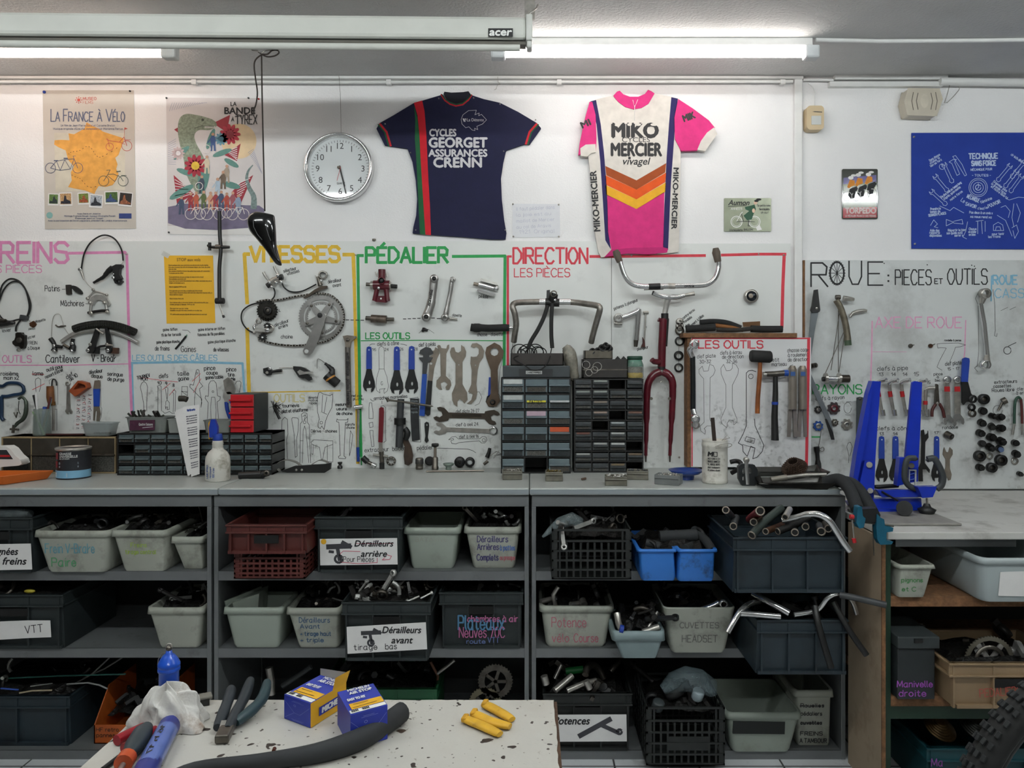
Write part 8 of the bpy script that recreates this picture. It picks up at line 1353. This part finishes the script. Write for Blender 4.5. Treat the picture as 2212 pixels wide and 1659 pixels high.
t=thing('plastic_bag','clear plastic bag hanging over the corner of the black lattice crate','bag');b=B();y=bx[0]+.03;b.tube([P(1172,1160,y-.01),P(1188,1146,y),P(1210,1130,y+.03),P(1235,1124,y+.05),P(1250,1130,y+.05),P(1258,1142,y+.05)],[.004,.012,.022,.03,.024,.01],10);b.build('film',mat('#8a979a',.1,0,.3,60,bump=1,bscale=50,alpha=.35),t);fin(t)
t=thing(BIN,'bright blue double bin with greasy streaks full of grips','bin');BB=mat('#2f74c8',.45,0,.06,10,dirt='#1b2f48',dscale=16,dlo=.56,dhi=.74);bx=tapered(t,1376,1464,1386,1462,1187,1257,Z1,BB,.3,5);b2=tapered(t,1462,1552,1464,1545,1187,1258,Z1,BB,.3,5);fin(t);heap((bx[0],bx[1],bx[2],b2[3],.3,0),.0,5,'loose dark ring in the bright blue double bin','blue bin',(1,4))
y=bx[0]
for lab,q,r in(('black handlebar grip lying across the bright blue bin',[(1425,1160,.1),(1505,1156,.1)],14),('brown-black grip leaning over the corner of the bright blue bin',[(1500,1145,.16),(1525,1168,.06),(1538,1188,.03)],10),('black grip end lying low in the bright blue bin',[(1395,1172,.06),(1425,1180,.05)],9),('dark grip with open end in the bright blue bin',[(1480,1186,.03),(1500,1176,.1)],10)):one('handlebar_grip',B().tube([P(p[0],p[1],y+p[2])for p in q],L(r,y),12),mat('#25282a',.8,0,.3),lab,'grip')
t=thing(CRT,'large blue-grey crate overflowing with handlebar tubes on the top shelf','crate');bx=crate(t,1582,1830,1584,1826,1160,1281,Z1,BC,.36,0,3);fin(t);yc=bx[0]
for lab,m_,q,r in(('dark grey tube with a pale open end, topmost over the handlebar crate',mat('#42474a',.4,.5),[(1568,1102,.02),(1580,1115,.12),(1588,1128,.2)],8),('tube with white rim end low in the handlebar crate corner',DGREY,[(1584,1137,.0),(1590,1118,.2)],8),('red-brown sleeved tube end in the handlebar crate',mat('#7a3036',.5),[(1642,1104,.0),(1632,1112,.1),(1620,1122,.2)],10),('long greenish steel tube slanting over the handlebar crate rim',mat('#4a5450',.35,.6,.3),[(1624,1156,-.02),(1650,1128,.04),(1688,1097,.1)],9),('short chrome stub standing in the handlebar crate',STEEL,[(1696,1117,.0),(1706,1100,.05)],7),('copper-rimmed tube end in the handlebar crate',mat('#5a4630',.4,.6),[(1628,1128,.02),(1640,1118,.2)],8),('brown tube end lying low in the handlebar crate',RUST,[(1654,1148,-.01),(1690,1134,.1)],7),('black handlebar lying across the handlebar crate',BLACK,[(1680,1148,.02),(1720,1132,.06),(1745,1118,.1)],8),('dark round plugged tube end in the handlebar crate',DGREY,[(1774,1148,.0),(1770,1136,.15)],9),('tube end with bronze rim at the far corner of the handlebar crate',GUN,[(1789,1142,.0),(1782,1132,.15)],8),('dark tube end tucked in the middle of the handlebar crate',BLACK,[(1717,1150,.0),(1716,1138,.15)],8),('shadowy tube end behind the chrome stub in the handlebar crate',DGREY,[(1740,1138,.03),(1738,1128,.2)],8)):
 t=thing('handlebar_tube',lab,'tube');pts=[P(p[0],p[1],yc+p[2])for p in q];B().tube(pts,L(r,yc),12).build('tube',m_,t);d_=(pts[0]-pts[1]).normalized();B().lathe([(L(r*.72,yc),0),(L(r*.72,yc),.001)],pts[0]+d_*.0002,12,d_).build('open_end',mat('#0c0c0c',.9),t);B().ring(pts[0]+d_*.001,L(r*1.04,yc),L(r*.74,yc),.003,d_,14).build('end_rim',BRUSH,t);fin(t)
def bar_(lab,q,r,y,m=CHROME,cat_='handlebar'):o=B().tube([V(p)for p in cat([tuple(P(p[0],p[1],y+p[2]))for p in q],5)],L(r,y),12);return one('handlebar',o,m,lab,cat_)
bar_('chrome curved handlebar hooked over the corner of the large handlebar crate',[(1690,1124,.05),(1720,1118,.03),(1745,1111,.0),(1770,1112,-.02),(1790,1124,-.03),(1805,1145,-.03),(1822,1172,-.03),(1836,1190,-.03)],7,yc)
bin('white bin with red handwriting potence vélo course'.replace('é','e'),(1164,1328,1179,1310,1309,1400,Z2),[('#b25a6c',[('Potence',1192,1355,21,74),('vélo',1193,1388,18,36),('Course',1240,1388,18,52)],1.6)],-.005,8,'loose dark stem piece in the white bin lettered potence',(1,2,4))
y=dep(1400,Z2)
for lab,q,r in(('short chrome tube at the corner of the potence bin',[(1168,1300,.03),(1190,1294,.06)],6),('curved chrome tube rising from the potence bin',[(1200,1308,.04),(1195,1285,.04),(1206,1267,.04)],5),('chrome quill end standing in the potence bin',[(1258,1296,.05),(1262,1306,.03)],8),('silver knob end in the potence bin',[(1287,1303,.03),(1290,1310,.03)],7),('dull silver stub lying in the potence bin',[(1232,1306,.03),(1250,1304,.05)],6)):one('stem_tube',B().tube([P(p[0],p[1],y+p[2])for p in q],L(r,y),10),STEEL,lab,'tube')
bin('small grey-green tub with rolled rim of odd stems',(1322,1438,1342,1422,1364,1425,Z2),(),.012,14,'loose dark stem in the small grey-green tub',(1,4,2),mat('#7d8e90',.45,0,.08,12),.24,20,s=1.15)
y=dep(1425,Z2)+.02
for lab,m_,q,r in(('chrome stem with bright blue plug in the grey-green tub',STEEL,[(1333,1325,.02),(1336,1345,.0),(1342,1362,.0)],7),('bright blue plug ring in the grey-green tub',BLUEP,[(1338,1358,-.012),(1346,1360,-.012)],9),('silver tube lying on the rim of the grey-green tub',STEEL,[(1388,1366,.0),(1424,1354,.0)],7),('slim rod leaning in the grey-green tub',STEEL,[(1400,1356,.02),(1420,1322,.05)],3.4)):one('stem_tube',B().tube([P(p[0],p[1],y+p[2])for p in q],L(r,y),10),m_,lab,'tube')
bin('large rimless white bin with dark handwriting headset',(1434,1590,1450,1570,1313,1413,Z2),[('#6b6a66',[('CUVETTES',1469,1357,12,84),('HEADSET',1474,1388,15,76)],1.6)],-.01,8,'loose dark part in the white bin lettered headset',(1,4,2),lip=0)
y=dep(1413,Z2)+.04;bar_('polished chrome stem with ring end in the white headset bin',[(1510,1318,.0),(1540,1308,.0),(1558,1298,.0)],6,y,CHROME,'stem');one('clamp_ring',B().ring(P(1562,1304,y-.02),L(9,y),L(6,y),.02),CHROME,'chrome ring end at the corner of the white headset bin','ring');bar_('dark square-ended stem in the white headset bin',[(1462,1290,.08),(1478,1306,.02)],12,y,GUN,'stem')
t=thing(CRT,'blue-grey crate with chrome handlebars on the middle shelf','crate');bx=crate(t,1634,1832,1634,1830,1338,1457,Z2,BC,.3,0,3);fin(t);yc=bx[0]
heap(bx,-.03,5,'loose dark grip in the crate of chrome handlebars','handlebar crate low',(1,4),s=1.6)
for a in(('chrome handlebar curving down over the near corner of the middle crate',[(1640,1300,.1),(1620,1304,.05),(1598,1322,.0),(1572,1366,-.02)],6),('straight chrome tube slanting into the middle crate',[(1628,1282,.1),(1660,1300,.03),(1705,1325,-.01)],7),('chrome tube lying level on the middle crate rim',[(1600,1325,-.01),(1640,1328,-.012),(1685,1332,-.01)],6),('chrome handlebar arching high over the far side of the middle crate',[(1715,1328,.0),(1765,1318,.0),(1790,1290,-.02),(1815,1282,-.02),(1838,1295,.0),(1850,1325,.03)],5)):bar_(*a,yc)
for a in(('black handlebar end hanging straight down in front of the middle crate',[(1760,1310,.0),(1768,1350,-.03),(1795,1442,-.04)],7),('black handlebar end slanting across the corner of the middle crate',[(1800,1300,.0),(1830,1355,-.03),(1872,1415,-.05)],6.4),('grey handlebar with rubber end pointing past the wooden partition',[(1815,1285,-.03),(1850,1292,-.055),(1914,1307,-.08)],7)):bar_(*a,yc,BLACK if 'black' in a[0]else DGREY)
t=thing(CRT,'dark crate labelled potences with a printed stem picture','crate');bx=crate(t,1172,1366,1182,1358,1497,1622,Z3,BK,.34);g=note(t,bx[5],[(1150,1544),(1353,1543),(1354,1601),(1150,1602)]);script(t,g,[('Potences',1196,1564,16,78)]);k=Ink(g);k.line([(1252,1589),(1318,1553)],11);k.line([(1300,1566),(1335,1582)],9);k.line(circ(1338,1580,5,10),5);k.build('printed_picture',ink('#3f3f44'),t);fin(t);heap(bx,.0,10,'loose dark stem in the crate labelled potences','potences crate',(1,4,2),s=1.7);y=bx[0]
for lab,q,r in(('fat chrome quill stem lying across the potences crate',[(1198,1492,-.0),(1236,1460,.05)],7),('chrome stem with clamp end in the potences crate',[(1225,1492,.0),(1262,1476,.02),(1288,1470,.04)],6),('stubby silver stem end at the corner of the potences crate',[(1175,1460,.03),(1180,1478,.03)],8),('short chrome stub in the middle of the potences crate',[(1266,1470,.01),(1274,1488,.01)],7),('thin silver tube at the back of the potences crate',[(1198,1466,.1),(1212,1436,.12)],5),('green plastic piece at the back of the potences crate',[(1222,1450,.12),(1260,1446,.12)],8)):one('stem_tube',B().tube([P(p[0],p[1],y+p[2])for p in q],L(r,y),10),STEEL if 'green' not in lab else mat('#1f7a3c',.5),lab,'tube')
t=thing(CRT,'black lattice crate standing proud of the bottom shelf','crate');bx=lattice(t,1396,1566,1529,1654,Z3,BK,.3,(.28,.8,.26,.5));fin(t);heap(bx,-.01,10,'loose dark pouch in the protruding black lattice crate','lattice crate low',(1,4),s=1.8);y=bx[0]
t=thing('plastic_bag','big clear plastic bag slumped over the protruding lattice crate','bag');b=B();b.tube([P(1432,1490,y+.06),P(1455,1474,y+.06),P(1482,1466,y+.06),P(1510,1472,y+.05),P(1535,1486,y+.04),P(1538,1500,y+.04)],[.018,.036,.044,.044,.034,.018],12);b.build('film',mat('#77878c',.1,0,.4,40,bump=1,bscale=40,alpha=.35),t);fin(t)
for px,py,c,lab in((1504,1492,'#8f9da2','white bottle cap end under the clear bag'),(1418,1515,'#3b4244','dark grey beaker in the protruding lattice crate')):one('container',B().lathe([(.015,0),(.021,.008),(.021,.036),(.016,.04),(0,.04)],P(px,py+18,y+.04),18,(.2,-.4,1)),mat(c,.4),lab,'container')
bin('cream bin with a black blank label on the bottom shelf',(1566,1734,1581,1711,1540,1628,Z3),m=WB2);y=dep(1628,Z3);o=[q for q in bpy.data.objects if q.get('label')=='cream bin with a black blank label on the bottom shelf'][0];b=B();b.plate([(1584,1558),(1696,1560),(1695,1586),(1583,1585)],-y-.006,.008);q=b.build('blank_label',BK,o);q.matrix_parent_inverse=M.Translation(-o.location)
bin('tall grey bin with crossed-out lines and drum brake lettering',(1714,1803,1724,1796,1492,1614,Z3),[('#26262a',[('FREINS',1730,1590,8,48),('A TAMBOUR',1729,1606,9,58),('Rouelles',1730,1528,8,50),('pédaliers',1730,1546,8,46),('cuvettes',1730,1566,8,46),('========',1728,1529,9,52),('=======',1730,1567,9,46)],1.4)])
bin('small white bin with green handwriting on the low bench shelf',(1938,2023,1942,2003,1221,1293,ZR[0]),[('#3f8a4a',[('pignons',1948,1258,9,46),('et C',1950,1278,9,30)],1.3)],lip=7)
t=thing(BIN,'big pale plastic box with a paper label on the low bench shelf','bin');bx=tapered(t,2114,2330,2122,2320,1206,1303,ZR[0],mat('#a8b2b3',.35,0,.05,8),.5,13);g=note(t,bx[5],[(2161,1236),(2260,1232),(2260,1290),(2158,1288)]);fin(t)
t=thing('storage_box','dark lidded box with purple handwriting manivelle droite','box');y=dep(1512,ZR[1]);boxo(X(1939,y),X(2020,y),y,y+.3,ZR[1]+.001,Z(1400,y)).build('body',mat('#24292b',.5),t,bev=.004);boxo(X(1937,y),X(2028,y),y-.008,y+.31,Z(1400,y),Z(1374,y)).build('lid',mat('#323839',.5),t,bev=.004);boxo(X(1972,y),X(1990,y),y-.012,y-.007,Z(1386,y),Z(1378,y)).build('latch',BLACK,t);scrib(t,lambda p,q:P(p,q,y-.001),ink('#a050b4'),[('Manivelle',1938,1484,13,76),('droite',1942,1504,13,58)],2);fin(t)
t=thing(CRT,'beige crate with red handwriting of cranksets on the low bench shelf','crate');bx=crate(t,2048,2330,2064,2320,1432,1531,ZR[1],mat('#8d765a',.5,0,.1,10),.3);scrib(t,bx[5],ink('#a8483c'),[('PEDALIERS',2117,1506,17,90,-4)],1.8);fin(t)
t=thing('chainring','large silver chainring standing up in the beige crate','chainring');y=bx[0]+.08;b=B();sprocket(b,2138,1428,54,48,-y,.005,44);b.build('ring',mat('#8a8578',.4,.7),t);b=B();[b.bar(P(2138+46*math.cos(R(a)),1428+46*math.sin(R(a)),y-.002),P(2138,1428,y-.002),.016,.005)for a in range(18,378,72)];b.build('spider',ALU,t);B().ring(P(2138,1428,y-.012),L(34,y),L(26,y),.004).build('inner_ring',GUN,t);fin(t);heap(bx,-.02,6,'loose crank piece in the beige crate','beige crate',(1,2,0),s=1.5)
t=thing(CRT,'teal crate of sprockets under the low bench','crate');y_=RY+.06;zt=.12;bx=crate(t,2000,2330,2003,2320,1615,int(HY+(EZ-.003)*F/(D+y_)),.002,mat('#14454c',.5,0,.12),.4,0);scrib(t,lambda p,q:P(p,q,bx[0]-.009),ink('#8a4a9c'),[('Ma',2012,1655,16,24)],2);fin(t)
for i,(px,py,c,r)in enumerate(((2030,1572,'#6a5230',.055),(2110,1570,'#3a3a36',.06))):
 t=thing('cassette',('brown-gold' if not i else 'dark grey')+' sprocket stack lying in the teal crate','sprocket');c0=P(px,py,bx[0]+.12)
 for j in range(6):B().lathe([(.012,0),(r-.006*j,0),(r-.006*j,.003),(.012,.003)],c0+V((0,-.001*j,.005*j)),26,(.2,-.5,.85)).build('sprocket',mat(c,.45,.6,.3,60),t)
 fin(t)
# table top and wheel in front
def U(px,py,z=None):z=TZ if z is None else z;d=(EZ-z)*F/(py-HY);return V(((px-CX)*d/F,d-D,z))
def up(v,h):return V((v.x,v.y,v.z+h))
t=thing('water_bottle','bright blue bottle with key ring cap standing behind the white rag','bottle');c0=U(365,1556);s=.00078;BL_=mat('#1a50c0',.3,0,.06,20,coat=.3)
B().lathe([(20*s,0),(20.5*s,2*s),(20.5*s,105*s),(21*s,106*s),(22.8*s,107*s),(22.8*s,113*s),(21.8*s,114*s),(21.8*s,116*s),(22.8*s,117*s),(22.8*s,122*s),(21*s,126*s),(17.5*s,133*s),(12*s,140*s),(7*s,144*s),(6*s,150*s),(0,151*s)],up(c0,.001),28).build('body',BL_,t);B().ball(up(c0,156*s),.005,12,8).build('valve',GUN,t);B().torus(up(c0,160*s),.0045,.0012,(.3,-1,0)).build('ring',STEEL,t);B().tube([up(c0,150*s),up(c0+V((-.012,0,0)),145*s),up(c0+V((-.018,0,0)),132*s),up(c0+V((-.019,0,0)),120*s)],.0008,6).build('wire',STEEL,t);fin(t)
c0=U(372,1568);b=B();n=90;prof=[(.056,.0),(.058,.008),(.054,.018),(.049,.028),(.045,.038),(.042,.046),(.037,.054),(.032,.061),(.026,.066),(.018,.069),(.009,.071),(.0,.072)];vs=[];random.seed(5);ph=[random.uniform(0,6.28)for _ in range(8)]
for i,(r,h)in enumerate(prof):
 for j in range(n):
  a=2*math.pi*j/n;f=1+.14*math.sin(3*a+ph[0]+i*.4)+.1*math.sin(5*a+ph[4]-i*.7)+.09*abs(math.sin(4.5*a+ph[1]-i*.6))+.06*math.sin(13*a+ph[2]+i*.9)+.04*math.sin(19*a-i*1.3);vs.append(up(c0+V((r*f*math.cos(a)*1.0-.012*h/.09,r*f*math.sin(a)*.6,0)),max(.001,.84*h*(1+.16*math.sin(4*a+ph[3])+.1*math.sin(9*a+i)))))
b.add(vs,[(i*n+j,i*n+(j+1)%n,(i+1)*n+(j+1)%n,(i+1)*n+j)for i in range(len(prof)-1)for j in range(n)],True)
one('rag',b,mat('#d2cfca',.85,0,.05,12,dirt='#7a5c40',dscale=20,dlo=.53,dhi=.75,bump=.9,bscale=45),'crumpled dirty white rag on the table','rag',sub=1)
t=thing('pliers','pliers with red handles half hidden under the white rag','pliers');RH=mat('#8e1420',.4)
for q in(((252,1612),(280,1597),(310,1582)),((268,1630),(320,1600),(362,1572))):B().tube([up(U(*p),.009)for p in q],[.0085,.008,.007],12).build('handle',RH,t)
fin(t)
t=thing('screwdriver','screwdriver with dark grey handle and orange collar at the table edge','screwdriver');q=[up(U(*p),.016)for p in((318,1592),(308,1606),(290,1634),(280,1650),(276,1658))];B().tube(q,[.009,.015,.0145,.01,.009],14).build('handle',mat('#2e373c',.5),t);B().tube([q[4],up(U(266,1672),.015)],.0135,14).build('collar',mat('#b8481c',.4),t);B().tube([up(U(266,1672),.014),up(U(220,1740),.006)],.004,10).build('blade',STEEL,t);fin(t)
t=thing('pump_tube','blue pump tube with taped label lying towards the viewer','pump');q=[up(U(374,1574),.016),up(U(340,1640),.016),up(U(300,1720),.016)];B().tube(q,.0165,20).build('barrel',mat('#27307c',.35,0,.15,20),t);b=B();m0,m1=q[0]+(q[1]-q[0])*.45,q[0]+(q[1]-q[0])*1.6;b.tube([m0,m1],.0168,20);b.build('clear_tape',mat('#5a6cae',.15,0,.1,30),t);d_=(m1-m0);k=Ink(lambda a,c:m0+d_*(a/60)+V((c*.0004,-.006,.0168)));k.text('16 h 17',4,8,16,2.4,fit=46);k.build('lettering',KINK,t);fin(t)
one('pen',B().cyl(up(U(257,1641),.004),up(U(222,1668),.004),.004),BLACK,'thin black pen lying at the table corner','pen')
t=thing('pliers','black handled pliers lying open in the middle of the table','pliers');HN=mat('#232a30',.5,0,.2,20)
for q in(((470,1588),(484,1560),(495,1535),(500,1523)),((492,1592),(512,1560),(530,1530),(541,1505)),((510,1576),(545,1556),(568,1536),(577,1510))):B().tube([V(p)for p in cat([tuple(up(U(*p),.012+.006*i))for i,p in enumerate(q)],4)],[.007,.0085,.009,.0095,.0095,.009,.009,.0095,.0095,.0095,.009,.008,.007],12).build('handle',HN if q[0][0]<505 else mat('#21383e',.5),t)
b=B();b.bar(up(U(478,1610),.008),up(U(496,1578),.012),.022,.014,up=(0,0,1));b.build('jaws',GUN,t,bev=.003);b=B();b.bar(up(U(474,1603),.0085),up(U(484,1583),.019),.008,.004,up=(0,0,1));b.build('cutting_edge',STEEL,t);fin(t)
t=thing('flat_lever','flat grey drilled steel lever at the back edge of the table','lever');b=B();b.bar(up(U(408,1526),.012),up(U(458,1516),.012),.022,.006,up=(0,0,1));b.build('plate',mat('#77746c',.5,.3),t,bev=.002);b=B();b.bar(up(U(405,1530),.006),up(U(452,1521),.006),.012,.01,up=(0,0,1));b.build('under_rail',BLACK,t);fin(t)
YEL2=mat('#e0a818',.45,0,.06,20);NVB=mat('#1d2f9a',.4,0,.08,20)
def box_(lab,top,hb,side_m,op=0):
 t=thing('inner_tube_box',lab,'box');f0=U(*hb);h=None
 dd=(EZ-TZ)*F/(hb[1]-HY);h=(hb[1]-top[1][1])*dd/F;q=[U(*p,TZ+h)for p in top];lo=[V((p.x,p.y,TZ+.0008))for p in q];ns=('front_panel','side_panel','back_panel','end_panel')
 b=B();b.add(lo+q,[(0,1,2,3),(4,5,6,7)]);b.build('top_panel',NVB,t)
 for i in range(4):j=(i+1)%4;b=B();b.add([lo[i],lo[j],q[j],q[i]],[(0,1,2,3)]);b.build(ns[i],side_m if i==1 else NVB,t)
 g=lambda u,v:q[0]*(1-u)*(1-v)+q[1]*u*(1-v)+q[2]*u*v+q[3]*(1-u)*v+V((0,0,.0006));sf=lambda i,o:(lambda u,v:(lo[i]*(1-u)+lo[(i+1)%4]*u)*(1-v)+(q[i]*(1-u)+q[(i+1)%4]*u)*v+o)
 def pan(nm,m,f,u0,u1,v0,v1,o=V((0,0,0))):b=B();b.add([f(u0,v0)+o,f(u1,v0)+o,f(u1,v1)+o,f(u0,v1)+o],[(0,1,2,3)]);b.build(nm,m,t)
 pan('barcode_strip',WHITEP,g,.02,.98,.03,.15);pan('yellow_patch',YEL2,g,.1,.98,.17,.4)
 b=B();e=V((0,0,.0005));G2=lambda a,c:g(a/100,1-c/100)+e;ftext(b,'MICHELIN',G2,25,12,9,fit=60,bold=.03);ftext(b,'AIR STOP',G2,25,26,10,fit=62,bold=.04);ftext(b,'EASY TO FIT',G2,12,50,9,fit=48,bold=.04);b.build('top_lettering',WHITEP,t)
 k=Ink(G2)
 for i in range(24):x=6+i*1.6+(10 if i>11 else 0);k.line([(x,87),(x,94)],.7+.5*(i%3))
 k.line([(15,78),(80,76)],1.2);k.line([(20,66),(60,66)],1.2);k.build('barcode',KINK,t)
 fo=V((-.3,-.9,0))*.0006;FF=sf(0,fo);k=Ink(lambda a,c:FF(a/100,1-c/100)+fo)
 for q2 in([(2,20),(40,60),(5,90)],[(98,20),(62,62)],[(40,60),(62,62)],[(35,12),(65,12)],[(30,16),(75,16)],[(30,88),(75,88)],[(34,92),(70,92)]):k.line(q2,.8)
 k.line(circ(42,30,4,10),1,True);k.build('front_print',ink('#8b97d6'),t)
 so=V((.6,-.7,0))*.0006;SS=sf(1,so);b=B();ftext(b,'MICHELIN',lambda a,c:SS(a/100,1-c/100)+so*2,30,64,22,fit=66,bold=.04,shear=.1)
 if side_m is YEL2:pan('side_band',NVB,SS,.22,1,.28,.64,so*.6);b.build('side_lettering',WHITEP,t)
 if op:
  b=B();a_,c_=q[2],q[1]+(q[2]-q[1])*.6;b.add([a_,c_,up(c_,.02)+V((.004,.004,0)),up(a_,.02)+V((.006,.004,0))],[(0,1,2,3)]);b.build('open_flap',YEL2,t);b=B();b.add([q[2],q[3],up(q[3],.012),up(q[2],.018)],[(0,1,2,3)]);b.build('open_flap',mat('#a8a49a',.7),t)
 fin(t)
box_('blue and yellow inner tube box with its flaps open on the table',[(614,1500),(671,1520),(748,1474),(692,1458)],(671,1574),YEL2,1)
box_('blue inner tube box standing closed beside the black tube piece',[(757,1545),(837,1523),(806,1476),(729,1495)],(757,1597),NVB)
b=B();q=cat([tuple(up(U(*p),h))for p,h in(((330,1700),.004),((420,1668),.006),((560,1660),.01),((680,1648),.014),((770,1622),.016),((830,1588),.017),((868,1560),.017))],5);n_=len(q)
b.tube([V(p)for p in q],[.006+.011*min(1,i/(n_*.6))for i in range(n_)],14,flat=.9);one('inner_tube_piece',b,mat('#26282a',.75,0,.15,30),'thick black cut rubber tube curving across the table front','rubber tube')
for q,lab in((((1003,1560),(1040,1575),(1080,1594)),'yellow tyre lever lying nearest the viewer of three'),(((1022,1548),(1060,1566),(1102,1577)),'yellow tyre lever in the middle of three'),(((1046,1528),(1075,1543),(1106,1562)),'yellow tyre lever lying furthest from the viewer of three')):
 t=thing('tire_lever',lab,'tyre lever','yellow tyre levers on the table');p=[up(U(*v),.006)for v in q];b=B();b.tube([V(v)for v in cat([tuple(v)for v in p],4)],[.008,.0095,.0105,.0105,.0105,.0105,.01,.009,.0075],10,flat=.55,up=(0,0,1));b.build('lever',mat('#d6a428',.5,0,.15,40,dirt='#7a5a20',dscale=60,dlo=.6,dhi=.8),t);b=B();b.bar(p[0]+V((-.003,0,.001)),p[0]+V((.006,-.002,.002)),.02,.008,up=(0,0,1));b.build('hook',mat('#c89420',.5),t,bev=.002);fin(t)
one('copper_ferrule',B().cyl(up(U(591,1627),.003),up(U(593,1621),.003),.003),mat('#5a2a16',.4,.5),'tiny copper cable ferrule on the white table top','ferrule')
t=thing('bicycle','bicycle of which only a knobbly black tyre shows at the low bench','bicycle');yw=-D+1.4;c0=P(2480,1822,yw);r=L(396,yw);B().torus(c0,r,.028,(0,1,0),64,12).build('tyre',RUBBER,t);b=B()
for i in range(90):
 a=2*math.pi*i/90;u=V((math.cos(a),0,math.sin(a)))
 for j in range(-2,3):f=j*.42;p=c0+u*(r+.029*math.cos(f))+V((0,.029*math.sin(f),0));b.obox(p,.013,.008,.01,M.Rotation(-a-(math.pi/2)+(.1 if j%2 else 0),3,'Y')@M.Rotation(f*.8,3,'X'))
b.build('tread_knobs',mat('#202223',.8,0,.3,40),t,bev=.0015);B().torus(c0,r-.03,.009,(0,1,0),64,8).build('rim',BLACK,t);B().cyl(c0+V((0,-.05,0)),c0+V((0,.05,0)),.018).build('hub',GUN,t);b=B();[b.cyl(c0+V((0,(i%2-.5)*.05,0)),c0+V(((r-.03)*math.cos(i*R(20)),0,(r-.03)*math.sin(i*R(20)))),.001,n=5)for i in range(18)];b.build('spokes',STEEL,t);fin(t)
for r in list(ROOTS):fin(r)
